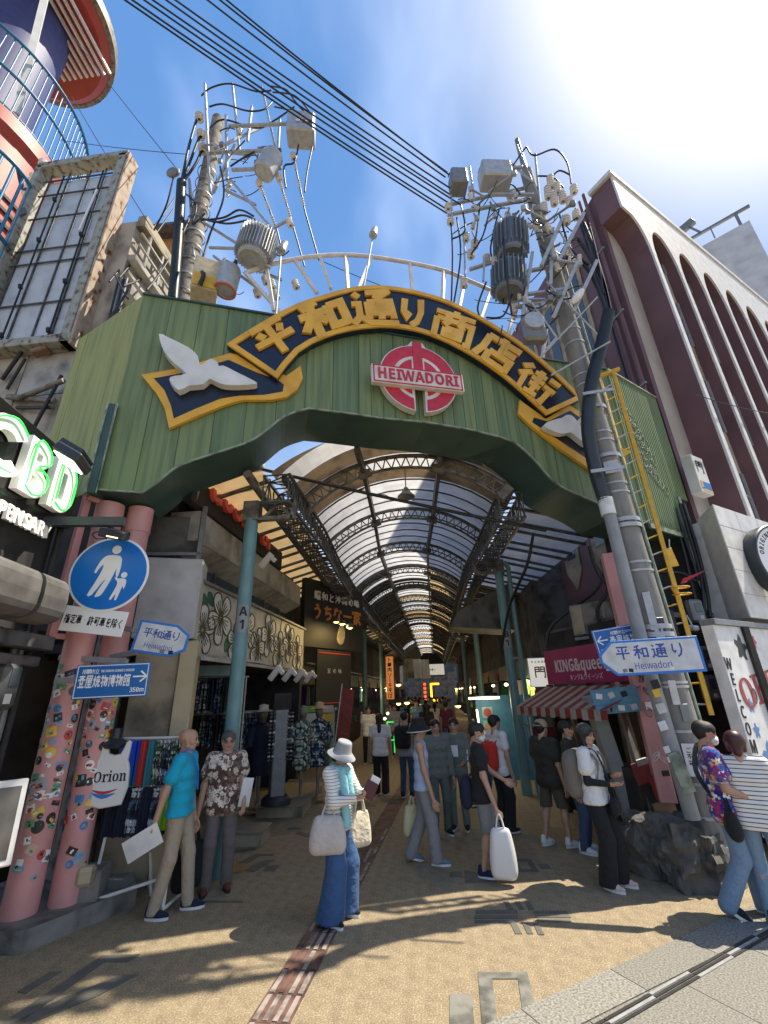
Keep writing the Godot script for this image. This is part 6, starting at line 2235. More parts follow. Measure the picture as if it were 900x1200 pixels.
func right_pole() -> void:
	var b: Vector3 = Vector3(3.04,0.0,-6.42)
	var o := thing("utility_pole", "right concrete utility pole in front of the gateway, with a black hose and bands", "utility pole", Vector3.ZERO, 0.0, "utility poles at the gateway")
	var x := b.x
	var z := b.z
	var top := 13.7
	var sh := MB.new()
	sh.cyl(Vector3(x, 0, z), Vector3(x - 0.3, top - 1.2, z), 0.215,0.125,24)
	part(o, "shaft", sh, M.concrete_pole)
	var tip := MB.new()
	tip.cyl(Vector3(x - 0.3, top - 1.4, z), Vector3(x - 0.34, top, z), 0.07,0.05,12)
	part(o, "pole_top", tip, M.galv_dark)
	for y in [0.35,0.62,0.95,1.5,2.0,2.05,3.5,3.62,4.7,4.85,5.6,5.75,6.7,6.9,7.6,7.9]:
		band(o, Vector3(x - 0.3 * y / 12.5,0, z), 0.215 - 0.0072 * y, y, M.galv, 0.03)
	for y in [2.62,2.72,4.15,4.24,5.3,6.2]:
		var pb := MB.new()
		pb.lathe([Vector2(0.21, y), Vector2(0.24 - 0.005 * y, y), Vector2(0.24 - 0.005 * y, y + 0.06), Vector2(0.2, y + 0.06)], 20, xf(Vector3(x - 0.3 * y / 12.5,0, z)))
		part(o, "steel_strap", pb, M.galv)
	# plates on the shaft
	for q in [[2.95,0.09,0.5,-0.35, M.galv], [2.6,0.1,0.3,-0.2, M.galv], [2.75,0.09,0.22,0.05, M.black_tube], [1.95,0.08,0.28,-0.3, M.white], [1.72,0.1,0.2,0.0, M.galv_dark], [5.1,0.2,0.2,-0.25, M.galv]]:
		var pm := MB.new()
		var an: float = q[3]
		pm.box(Vector3(q[1], q[2], 0.02), Transform3D(Basis(Vector3.UP, an), Vector3(x - 0.3 * q[0] / 12.5 + sin(an) * 0.21, q[0], z + cos(an) * 0.21)), 0.004)
		part(o, "plate", pm, q[4])
	var pp := MB.new()
	pp.box(Vector3(0.24,0.34,0.006), Transform3D(Basis(Vector3.UP, -0.2), Vector3(x - 0.06,1.22, z + 0.222)))
	var ps := thing("paper_notice", "white paper notice taped round the concrete pole", "notice")
	var paper := part(ps, "paper", pp, M.white)
	var tx := MB.new()
	for q in [["ごみの", 0.08], ["不止禁", 0.015], ["禁止", -0.05]]:
		write_strokes(tx, q[0], Vector2(-0.06, q[1]), 0.055, Vector2(0.062,0), 13.0,0.004,0.002, Transform3D(Basis(Vector3.UP, -0.2), Vector3(x - 0.06,1.24, z + 0.222)))
	part(ps, "lettering", tx, M.dark)
	# conduit up the shaft's right side and the two tubes on its left
	var cd := MB.new()
	cd.tube([Vector3(x + 0.2,0.4, z + 0.08), Vector3(x + 0.1,4.2, z + 0.08), Vector3(x - 0.03,9.5, z + 0.06)], 0.022,6)
	part(o, "conduit", cd, M.green_edge)
	var gp := MB.new()
	gp.tube([Vector3(2.8,0.63,-6.25), Vector3(2.71,2.38,-6.25), Vector3(2.69,4.5,-6.25)], 0.085,14)
	part(o, "grey_pipe", gp, M.pipe_grey)
	var gc := MB.new()
	gc.tube([Vector3(2.68,4.34,-6.25), Vector3(2.68,4.6,-6.25)], 0.105,14)
	part(o, "pipe_coupling", gc, M.white)
	hose(o, "corrugated_hose", [Vector3(2.67,4.56,-6.25), Vector3(2.62,5.1,-6.2), Vector3(2.64,5.79,-6.15), Vector3(2.83,6.55,-6.1), Vector3(3.17,7.39,-6.1), Vector3(3.4,8.0,-6.1)], 0.105)
	for q in [[Vector3(3.4,8.0,-6.1),Vector3(3.45,8.72,-6.1),Vector3(3.35,9.39,-6.1),Vector3(3.25,9.86,-6.1)], [Vector3(3.37,8.0,-6.1),Vector3(3.34,8.63,-6.1),Vector3(3.22,9.19,-6.1),Vector3(2.95,9.41,-6.1)], [Vector3(3.43,8.0,-6.1),Vector3(3.46,8.62,-6.1),Vector3(3.46,9.59,-6.1),Vector3(3.42,10.26,-6.1)]]:
		wire(o, q, 0.04)
	# tubes fall over straps
	for q in [Vector3(2.74,6.31,-6.1), Vector3(2.59,4.95,-6.1)]:
		var st := MB.new()
		st.bar(q + Vector3(-0.12,0,0.09), q + Vector3(0.34,0.02,0.12), 0.02,0.05)
		part(o, "strap", st, M.galv)
	# steel work
	var G := M.galv as Material
	members(o, "crossarm", [[Vector3(0.9,11.13,-6.2), Vector3(2.61,11.3,-6.2)], [Vector3(1.02,12.04,-6.6), Vector3(2.76,12.28,-6.6)], [Vector3(1.65,12.34,-6.2), Vector3(2.59,12.34,-6.2)], [Vector3(1.21,9.63,-6.3), Vector3(2.05,9.86,-6.3)], [Vector3(1.91,8.44,-6.2), Vector3(2.82,8.51,-6.2)], [Vector3(1.94,8.71,-6.2), Vector3(2.92,8.75,-6.2)], [Vector3(2.24,9.29,-6.2), Vector3(3.04,9.39,-6.2)], [Vector3(2.68,11.42,-6.2), Vector3(1.78,11.6,-6.2)]], 0.065, G)
	members(o, "angle_arm", [[Vector3(2.43,9.15,-6.0), Vector3(3.04,10.38,-6.0)], [Vector3(2.76,9.23,-6.0), Vector3(3.42,10.4,-6.0)], [Vector3(2.42,7.88,-6.0), Vector3(3.07,9.15,-6.0)], [Vector3(2.78,7.98,-6.0), Vector3(3.4,9.12,-6.0)], [Vector3(1.96,8.08,-6.1), Vector3(2.37,9.64,-6.1)], [Vector3(2.55,8.76,-6.1), Vector3(2.84,10.22,-6.1)], [Vector3(2.9,9.46,-6.1), Vector3(3.02,9.79,-6.1)]], 0.075, G)
	members(o, "upright", [[Vector3(1.07,12.4,-6.2), Vector3(0.99,11.06,-6.2)], [Vector3(1.5,12.6,-6.2), Vector3(1.49,11.47,-6.2)], [Vector3(1.18,10.38,-6.3), Vector3(1.08,9.15,-6.3)], [Vector3(2.39,12.74,-6.3), Vector3(2.78,11.93,-6.3)], [Vector3(2.96,12.91,-6.3), Vector3(2.78,10.98,-6.3)], [Vector3(1.51,9.82,-6.2), Vector3(1.41,9.16,-6.2)], [Vector3(2.13,8.29,-6.0), Vector3(2.41,7.46,-6.0)], [Vector3(2.41,7.46,-6.0), Vector3(2.21,7.24,-6.0)]], 0.045, G)
	members(o, "stay_rod", [[Vector3(2.63,13.3,-6.3), Vector3(2.81,11.56,-6.3)], [Vector3(3.24,8.27,-6.0), Vector3(2.07,7.07,-6.0)], [Vector3(3.24,7.28,-6.0), Vector3(2.2,6.71,-6.0)], [Vector3(2.5,8.87,-6.1), Vector3(3.12,7.54,-6.1)], [Vector3(2.9,10.02,-6.0), Vector3(3.03,9.31,-6.0)]], 0.028, G)
	for q in [[Vector3(1.96,11.99,-6.1), Vector3(0.62,0.5,0.4), "switch_box"], [Vector3(1.19,11.95,-6.1), Vector3(0.34,0.46,0.36), "switch_box"]]:
		var sb := MB.new()
		sb.box(q[1], xf(q[0], 0.15), 0.03)
		var pnode := part(o, q[2], sb, M.galv_dark if q[1].x < 0.5 else M.galv)
		for k in 4:
			var im := MB.new()
			var path := []
			for j in 7:
				var a := PI * j / 6.0
				path.append(q[0] + Vector3(-q[1].x * 0.4 + k * q[1].x * 0.26 + cos(a) * 0.05, q[1].y * 0.5 + sin(a) * 0.12,0))
			im.tube(path, 0.014,5)
			part(pnode, "bushing_lead", im, M.cable)
	var drum := mat("drum_grey", lin(0.16,0.19,0.23), 0.5, "grime", Vector3(1,1,1))
	canister(o, "transformer_drum", Vector3(1.97,9.57,-6.1), 0.26,0.85, drum, 22,-0.1)
	canister(o, "transformer_drum", Vector3(1.81,8.66,-6.1), 0.25,0.7, drum, 22,-0.1)
	# meter with a round face
	var mb := MB.new()
	var mp: Vector3 = Vector3(2.06,7.66,-6.0)
	mb.box(Vector3(0.4,0.5,0.22), xf(mp, 0.1), 0.05)
	var mn := part(o, "meter_box", mb, M.galv_dark)
	var mf := MB.new()
	mf.lathe([Vector2(0.17,0), Vector2(0.17,0.06), Vector2(0.15,0.07), Vector2(0,0.07)], 20, xf(mp + Vector3(0,0.1,0.1), 0.1) * Transform3D(Basis(Vector3.RIGHT, PI / 2), Vector3.ZERO))
	part(mn, "round_face", mf, M.galv)
	# insulator clusters
	for q in [[Vector3(2.86,10.96,-6.0), 5], [Vector3(2.94,10.75,-6.0), 5], [Vector3(2.96,11.26,-6.0), 5], [Vector3(3.06,11.08,-6.0), 4], [Vector3(3.11,10.81,-6.0), 4], [Vector3(2.71,10.54,-6.0), 4], [Vector3(3.22,10.69,-6.0), 3], [Vector3(3.36,11.02,-6.0), 3], [Vector3(1.22,10.44,-6.3), 3], [Vector3(1.27,9.95,-6.3), 3], [Vector3(1.06,9.19,-6.3), 3], [Vector3(1.37,10.22,-6.3), 3], [Vector3(1.55,9.76,-6.3), 3], [Vector3(0.93,11.31,-6.2), 2], [Vector3(0.94,10.86,-6.2), 2], [Vector3(1.68,9.57,-6.2), 3], [Vector3(3.07,10.18,-6.0), 3], [Vector3(3.27,10.29,-6.0), 3]]:
		insulators(o, q[0], Vector3(0.1,1,0), q[1], 0.075)
	var cl := MB.new()
	cl.ball(Vector3(2.87,8.23,-5.9), Vector3(0.2,0.07,0.07), 12, Basis(Vector3.BACK, 0.9))
	part(o, "white_lamp_head", cl, M.white)
	for q in [[Vector3(2.34,12.22,-6.1),Vector3(2.62,12.68,-6.1),Vector3(2.73,12.84,-6.1)], [Vector3(2.73,12.84,-6.1),Vector3(2.84,12.51,-6.1),Vector3(3.28,12.62,-6.1),Vector3(3.45,12.15,-6.1),Vector3(3.41,11.46,-6.1)], [Vector3(2.81,11.83,-6.1),Vector3(3.1,11.72,-6.1),Vector3(3.24,11.36,-6.1)], [Vector3(3.04,11.68,-6.1),Vector3(3.25,11.91,-6.1),Vector3(3.44,11.73,-6.1)], [Vector3(1.58,11.32,-6.2),Vector3(1.47,10.69,-6.2),Vector3(1.36,10.21,-6.2)], [Vector3(1.8,11.28,-6.2),Vector3(1.55,10.42,-6.2),Vector3(1.26,9.91,-6.2)], [Vector3(1.2,11.39,-6.2),Vector3(1.21,10.61,-6.2),Vector3(0.95,10.54,-6.3)], [Vector3(1.92,10.97,-6.1),Vector3(1.65,10.04,-6.2),Vector3(1.68,9.57,-6.2)], [Vector3(1.86,8.65,-6.1),Vector3(1.64,8.17,-6.1),Vector3(1.39,8.37,-6.3)], [Vector3(1.86,10.45,-6.0),Vector3(1.77,9.26,-5.8),Vector3(1.72,8.43,-5.8),Vector3(1.76,8.05,-6.0)], [Vector3(2.1,10.36,-6.0),Vector3(2.13,9.56,-5.9),Vector3(1.95,8.93,-5.9)], [Vector3(2.42,8.56,-6.0),Vector3(2.67,8.31,-6.0),Vector3(2.97,8.37,-6.0)], [Vector3(2.53,7.94,-6.0),Vector3(2.28,7.69,-6.0),Vector3(2.21,7.6,-6.0)], [Vector3(0.96,11.04,-6.2),Vector3(0.93,10.18,-6.4),Vector3(0.81,9.01,-6.8)], [Vector3(1.08,11.02,-6.2),Vector3(1.09,10.15,-6.4),Vector3(0.85,9.12,-6.8)], [Vector3(1.49,9.26,-6.3),Vector3(1.3,8.85,-6.5),Vector3(1.37,8.62,-6.6)], [Vector3(3.49,10.18,-6.05),Vector3(3.46,9.3,-6.05),Vector3(3.4,8.4,-6.08)], [Vector3(2.98,10.49,-6.0),Vector3(3.04,9.6,-6.05),Vector3(3.28,9.12,-6.05)]]:
		wire(o, q, 0.018)
	clutter(o, Vector3(2.02,10.97,-6.2), Vector3(1.4,1.2,0.5), 40)
	clutter(o, Vector3(2.86,9.7,-6.1), Vector3(0.6,1.5,0.4), 36)
	clutter(o, Vector3(2.14,8.41,-6.2), Vector3(1.0,0.5,0.4), 24)
	# yellow climbing ladder beside the pole
	var ld := thing("yellow_ladder", "tall yellow steel ladder beside the concrete pole", "ladder")
	var la: Array = [Vector3(3.44,7.37,-7.05), Vector3(3.57,1.65,-6.9)]
	var lb: Array = [Vector3(3.68,7.47,-7.0), Vector3(3.63,1.65,-6.85)]
	members(ld, "rail", [[la[0], Vector3(3.46,5.47,-7.03)], [lb[0], lb[1]]], 0.06, M.yellow)
	members(ld, "top_bar", [[la[0] + Vector3(-0.05,0.02,0), lb[0] + Vector3(0.12,0.02,0)]], 0.07, M.yellow)
	for k in 22:
		var s := k / 21.5
		var a: Vector3 = la[0].lerp(la[1], s)
		var c: Vector3 = lb[0].lerp(lb[1], s)
		var rm := MB.new()
		rm.cyl(a.lerp(c, -0.5), c + (c - a) * 0.12,0.013,-1,6)
		part(ld, "rung", rm, M.galv if k % 2 else M.yellow)
	var pl := MB.new()
	pl.prism(v2([Vector2(-0.09,-0.1), Vector2(0.12,0.02), Vector2(-0.05,0.12)]), 0,0.02, xf(Vector3(3.46,5.69,-6.95)))
	part(ld, "bracket", pl, M.yellow)
	var tag_ := MB.new()
	tag_.box(Vector3(0.14,0.3,0.03), xf(Vector3(3.87,3.91,-7.2), 0.2,0,0.16), 0.006)
	var tg := thing("yellow_tag", "yellow plate hanging from the gateway's right corner", "plate")
	part(tg, "plate", tag_, M.yellow)
	var hk := MB.new()
	hk.tube([Vector3(3.92,4.21,-7.2), Vector3(3.88,4.03,-7.2)], 0.012,5)
	part(tg, "hook", hk, M.galv)
	var cup := thing("yellow_holder", "small yellow wire ring holder fixed to the ladder", "holder")
	for k in 2:
		var cm := MB.new()
		var pth := []
		for j in 14:
			var a := TAU * j / 13.0
			pth.append(Vector3(3.72,3.37,-6.9) + Vector3(cos(a) * 0.12,-k * 0.1, sin(a) * 0.09))
		cm.tube(pth, 0.012,5, false)
		part(cup, "ring", cm, M.yellow)
	var cs := MB.new()
	cs.bar(Vector3(3.72,3.37,-6.9) + Vector3(-0.12,0.02,0), Vector3(3.72,3.37,-6.9) + Vector3(-0.06,-0.2,0), 0.03,0.03)
	part(cup, "stem", cs, M.yellow)
	# rough concrete footing round the poles
	var ft := thing("pole_footing", "lumpy weathered concrete footing round the right pole and pipes", "footing")
	for q in [[Vector3(2.65,0.28,-6.35), Vector3(0.5,0.62,0.5), 0.2], [Vector3(2.49,0.31,-6.7), Vector3(0.6,0.55,0.5), 0.5], [Vector3(2.37,0.21,-7.1), Vector3(0.5,0.36,0.6), 0.3], [Vector3(2.85,0.3,-6.3), Vector3(0.4,0.5,0.4), 0.7]]:
		var fm := MB.new()
		var p: Vector3 = q[0]
		rough_block(fm, Vector3(p.x, q[1].y * 0.5, p.z), q[1], q[2])
		part(ft, "lump", fm, M.footing)
	# pink gateway column behind the pole, white post and dark board
	var pc := thing("pink_column", "square pink column of the gateway behind the right concrete pole, graffiti on it", "column")
	var pm := MB.new()
	pm.bar(Vector3(2.92,4.01,-7.2), Vector3(2.88,0.64,-7.0), 0.2,0.2,0.01)
	part(pc, "shaft", pm, M.pink)
	for k in 12:
		var s := rng.randf_range(0.42,0.95)
		var c0: Vector3 = (Vector3(2.92,4.01,-7.2)).lerp(Vector3(2.88,0.64,-7.0), s) + Vector3(rng.randf_range(-0.05,0.06), 0,0.125)
		var gm := MB.new()
		if k < 5:
			gm.box(Vector3(rng.randf_range(0.05,0.12), rng.randf_range(0.05,0.12), 0.005), xf(c0,0.2))
		else:
			var pth := []
			for j in 10: pth.append(c0 + Vector3(cos(j * 0.9 + k) * 0.05, sin(j * 0.8) * 0.06,0.004))
			gm.tube(pth, 0.005,4)
		part(pc, "sticker" if k < 5 else "scribble", gm, [M.galv_dark, M.white, M.dark][k % 3])
	var wp := thing("grey_post", "plain light grey square post behind the woman in the black cap", "post")
	var w1 := MB.new()
	w1.bar(Vector3(2.33,1.92,-7.5), Vector3(2.6,0.1,-7.5), 0.26,0.2,0.01)
	part(wp, "post", w1, mat("post_grey", lin(0.3,0.31,0.31), 0.6, "grime", Vector3(1,1,1)))
	var db := thing("dark_board", "narrow dark board with red stickers between the grey post and the pink column", "board")
	var d1 := MB.new()
	d1.bar(Vector3(2.67,1.74,-7.3), Vector3(2.77,0.27,-7.2), 0.2,0.05,0.006)
	part(db, "board", d1, M.steel_tan)
	for q in [[Vector3(2.73,0.96,-7.15), Vector3(0.3,0.26,0.02), M.stripe_red], [Vector3(2.87,0.8,-7.05), Vector3(0.26,0.3,0.02), M.red_paint], [Vector3(2.84,0.5,-7.0), Vector3(0.3,0.32,0.03), M.wood], [Vector3(2.73,1.08,-7.15), Vector3(0.16,0.08,0.03), M.galv], [Vector3(2.76,1.1,-6.15), Vector3(0.16,0.42,0.012), M.green_edge]]:
		var sm := MB.new()
		sm.box(q[1], xf(q[0], 0.2,0,0.2), 0.004)
		part(db, "sticker", sm, q[2])
	for q in [[Vector3(2.67,1.59,-6.13), 0.1, M.white], [Vector3(2.65,1.34,-6.13), 0.07, M.white], [Vector3(2.66,1.24,-6.13), 0.06, M.white], [Vector3(2.69,1.95,-6.13), 0.09, M.yellow], [Vector3(2.7,1.78,-6.13), 0.11, M.galv], [Vector3(2.7,2.05,-6.13), 0.1, M.dark]]:
		var sm := MB.new()
		sm.box(Vector3(q[1], q[1], 0.006), xf(q[0], 0.1,0,0.2))
		part(db, "pipe_sticker", sm, q[2])

func rough_block(mb: MB, c: Vector3, size: Vector3, turn: float) -> void:
	# a weathered block: a box of small facets pushed in and out
	var f := FastNoiseLite.new()
	f.frequency = 3.2
	f.fractal_octaves = 3
	var n := 9
	var x := xf(c, turn)
	for ax in 3:
		for s in [-1.0,1.0]:
			var g := []
			for i in n + 1:
				for j in n + 1:
					var p := Vector3.ZERO
					p[ax] = s
					p[(ax + 1) % 3] = 2.0 * i / n - 1.0
					p[(ax + 2) % 3] = (2.0 * j / n - 1.0) * s
					var q := p.lerp(p.normalized() * 1.25,0.3) * size * 0.5
					if q.y > 0.0: q = Vector3(q.x * (1.0 - 0.3 * q.y / size.y), q.y, q.z * (1.0 - 0.3 * q.y / size.y))
					var w := x * q
					g.append(w + x.basis * p.normalized() * f.get_noise_3dv(w * 1.3) * 0.12)
			for i in n:
				for j in n:
					mb.quad(g[i * (n + 1) + j], g[(i + 1) * (n + 1) + j], g[(i + 1) * (n + 1) + j + 1], g[i * (n + 1) + j + 1])

func overhead_wires() -> void:
	var names := ["first", "second", "third", "fourth", "fifth", "sixth", "seventh", "eighth", "ninth"]
	var list := [
		[Vector3(-4.43,12.77,-3.0), Vector3(0.91,11.33,-6.3)], [Vector3(-4.29,12.72,-3.0), Vector3(0.94,11.43,-6.3)], [Vector3(-4.35,13.36,-3.2), Vector3(0.98,11.64,-6.3)], [Vector3(-4.18,13.3,-3.2), Vector3(1.22,11.54,-6.3)],
		[Vector3(-4.16,13.9,-3.4), Vector3(1.02,11.92,-6.3)], [Vector3(-3.97,13.83,-3.4), Vector3(1.33,11.74,-6.3)], [Vector3(-3.51,14.27,-3.6), Vector3(0.96,12.34,-6.2)], [Vector3(-3.26,14.19,-3.6), Vector3(1.01,12.5,-6.2)], [Vector3(-3.12,14.14,-3.6), Vector3(1.05,12.4,-6.2)],
	]
	for q in list:
		var mb := MB.new()
		mb.tube(sag(q[0], q[1], 0.08,10), 0.016,5)
		tag(part(self, "power_line", mb, M.cable), "%s black overhead line of nine, counted from the left at the top edge" % names[list.find(q)], "power line", "overhead lines across the sky")
	for q in [[Vector3(-11.68,20.08,-8.0), Vector3(-5.18,14.52,-6.2), "thin wire from the frame billboard level to the left pole"], [Vector3(-12.29,25.69,-7.0), Vector3(-5.38,13.88,-6.1), "thin wire from the red tower's disc down to the left pole"], [Vector3(-10.45,20.22,-7.0), Vector3(-5.68,11.91,-6.2), "thin wire from the blue railing down past the billboard"]]:
		var mb := MB.new()
		mb.tube(sag(q[0], q[1], 0.06,8), 0.011,4)
		tag(part(self, "drop_wire", mb, M.cable), q[2], "wire")
	for q in [[Vector3(-1.76,10.25,-6.2), Vector3(1.37,9.1,-7.0), "thin wire crossing behind the gateway's white rail"], [Vector3(-3.65,8.29,-5.6), Vector3(2.37,9.47,-7.5), "thin wire low behind the name banner"]]:
		var mb := MB.new()
		mb.tube(sag(q[0], q[1], 0.1,8), 0.009,4)
		tag(part(self, "drop_wire", mb, M.cable), q[2], "wire")

func gateway_rail() -> void:
	var o := thing("gateway_rail", "curved white steel rail standing behind the name banner", "railing", GO, GT)
	var top: Array = [Vector2(0.82,9.23),Vector2(1.17,9.52),Vector2(1.67,9.82),Vector2(2.15,10.05),Vector2(2.66,10.22),Vector2(3.19,10.32),Vector2(4.02,10.37),Vector2(4.78,10.35),Vector2(5.25,10.22),Vector2(5.83,10.03),Vector2(6.4,9.77),Vector2(7.03,9.2)]
	var low: Array = [Vector2(1.5,8.61),Vector2(1.38,8.62),Vector2(2.12,9.23),Vector2(2.37,9.4),Vector2(2.7,9.42),Vector2(2.87,9.42),Vector2(4.01,9.36),Vector2(4.6,9.38),Vector2(4.93,9.32),Vector2(5.39,9.22),Vector2(5.89,8.71),Vector2(6.64,8.34)]
	var pth := []
	for p in top: pth.append(Vector3(p.x, p.y, -0.5))
	var mb := MB.new()
	mb.tube(smooth_path(pth, 3), 0.045,6)
	part(o, "top_rail", mb, M.logo_white)
	for i in top.size():
		var pm := MB.new()
		pm.bar(Vector3(top[i].x, top[i].y, -0.5), Vector3(low[i].x, low[i].y - 0.3,-0.4), 0.06,0.06)
		part(o, "post", pm, M.logo_white)
	for q in [[Vector2(3.19,10.78), Vector2(2.95,9.21), "slender white spotlight on a rod standing up behind the banner's crown"], [Vector2(1.42,9.82), Vector2(1.43,8.32), "slender white spotlight on a rod near the left end of the white rail"]]:
		var sp := thing("rod_spotlight", q[2], "lamp", GO, GT, "rod spotlights over the banner")
		var a: Vector2 = q[0]
		var b: Vector2 = q[1]
		var rm := MB.new()
		rm.cyl(Vector3(a.x, a.y - 0.1,-0.3), Vector3(b.x, b.y - 0.3,-0.3), 0.018,-1,6)
		part(sp, "rod", rm, M.galv)
		var hm := MB.new()
		hm.cyl(Vector3(a.x, a.y - 0.12,-0.28), Vector3(a.x + 0.06, a.y + 0.2,-0.36), 0.085,0.06,12)
		part(sp, "head", hm, M.galv)


func arrow_outline(w: float, h: float, side: float, tip: float) -> PackedVector2Array:
	# rectangle with one pointed end
	if side > 0: return PackedVector2Array([Vector2(-w / 2,-h / 2), Vector2(w / 2 - tip, -h / 2), Vector2(w / 2,-h * 0.25), Vector2(w / 2, h * 0.25), Vector2(w / 2 - tip, h / 2), Vector2(-w / 2, h / 2)])
	return PackedVector2Array([Vector2(-w / 2 + tip, -h / 2), Vector2(w / 2,-h / 2), Vector2(w / 2, h / 2), Vector2(-w / 2 + tip, h / 2), Vector2(-w / 2, h * 0.12), Vector2(-w / 2,-h * 0.12)])

func street_sign(label: String, at: Vector3, turn: float, roll: float, w: float, h: float, side: float) -> void:
	var o := thing("street_sign", label, "sign", at, turn, "white Heiwadori street signs")
	o.rotation = Vector3(0, turn, roll)
	var a := MB.new()
	a.prism(arrow_outline(w, h, side, 0.16), -0.02,0.0, Transform3D(), 0.003)
	part(o, "blue_border", a, M.sign_blue)
	var b := MB.new()
	var op := arrow_outline(w, h, side, 0.16)
	b.prism(Geometry2D.offset_polygon(op, -0.028, Geometry2D.JOIN_MITER)[0], -0.01,0.0025)
	part(o, "white_face", b, mat("sign_white", lin(0.62,0.63,0.64), 0.4, "grime", Vector3(1.5,1.5,1.5)))
	var t := MB.new()
	var cx := -side * 0.01
	write_strokes(t, "平和通り", Vector2(cx - w * 0.27, h * 0.14), min(h * 0.42, w * 0.185), Vector2(w * 0.18,0), 11.0,0.0015,0.002)
	part(o, "kanji", t, mat("sign_ink", lin(0.02,0.06,0.3), 0.4))
	put_latin(o, "lettering", "Heiwadori", min(h * 0.19, w * 0.1), Vector3(cx, -h * 0.25,0.003), M.sign_ink, 0.0,0.002,0.85,0.0, "Droid Sans", 400)
	var rg := MB.new()
	for y in [-h * 0.3, h * 0.25]:
		rg.bar(Vector3(-w * 0.45, y, -0.035), Vector3(w * 0.4, y, -0.035), 0.03,0.03)
	part(o, "backing_rail", rg, M.galv)
	for k in 3:
		var sm := MB.new()
		sm.box(Vector3(0.05,0.04,0.002), xf(Vector3(rng.randf_range(-0.3,0.3) * w, -h * 0.36,0.0035), 0,0, rng.randf_range(-0.4,0.4)))
		part(o, "sticker", sm, [M.dark, M.galv_dark, M.white][k])

func museum_sign(label: String, at: Vector3, turn: float, roll: float, w: float, h: float, side: float) -> void:
	var o := thing("museum_sign", label, "sign", at, turn, "blue museum direction signs")
	o.rotation = Vector3(0, turn, roll)
	var a := MB.new()
	a.box(Vector3(w, h, 0.025), Transform3D(), 0.004)
	part(o, "plate", a, M.sign_blue_b)
	var t := MB.new()
	write_strokes(t, "壺屋焼物博物館", Vector2(-w * 0.4 if side > 0 else -w * 0.22,0.0), h * 0.38, Vector2(w * 0.1,0), 12.0,0.012,0.002, Transform3D(), 0.54)
	write_strokes(t, "那覇市立", Vector2(-w * 0.38 if side > 0 else -w * 0.2, h * 0.29), h * 0.15, Vector2(w * 0.055,0), 9.0,0.012,0.002)
	put_glyph(t, "→", [Vector2(0.36 * side * w - side * 0.07, h * 0.3), Vector2(0.36 * side * w + side * 0.09, h * 0.3), Vector2(0.36 * side * w + side * 0.09,-h * 0.12), Vector2(0.36 * side * w - side * 0.07,-h * 0.12)], 11.0,0.012,0.002)
	part(o, "lettering", t, M.white_clean)
	put_latin(o, "distance", "350m", h * 0.13, Vector3(0.36 * side * w, -h * 0.3,0.013), M.white_clean, 0.0,0.002,0.9)
	put_latin(o, "small_lettering", "THE TSUBOYA CERAMICS MUSEUM", h * 0.07, Vector3(w * 0.06 if side > 0 else w * 0.2, h * 0.29,0.013), M.white_clean, 0.0,0.002,0.62)
	var fr := MB.new()
	for y in [-h * 0.46, h * 0.46]: fr.boxc(Vector3(0, y, 0.0125), Vector3(w * 0.96,0.008,0.003))
	for xx in [-w * 0.475, w * 0.475]: fr.boxc(Vector3(xx, 0,0.0125), Vector3(0.008, h * 0.9,0.003))
	part(o, "white_rule", fr, M.white_clean)

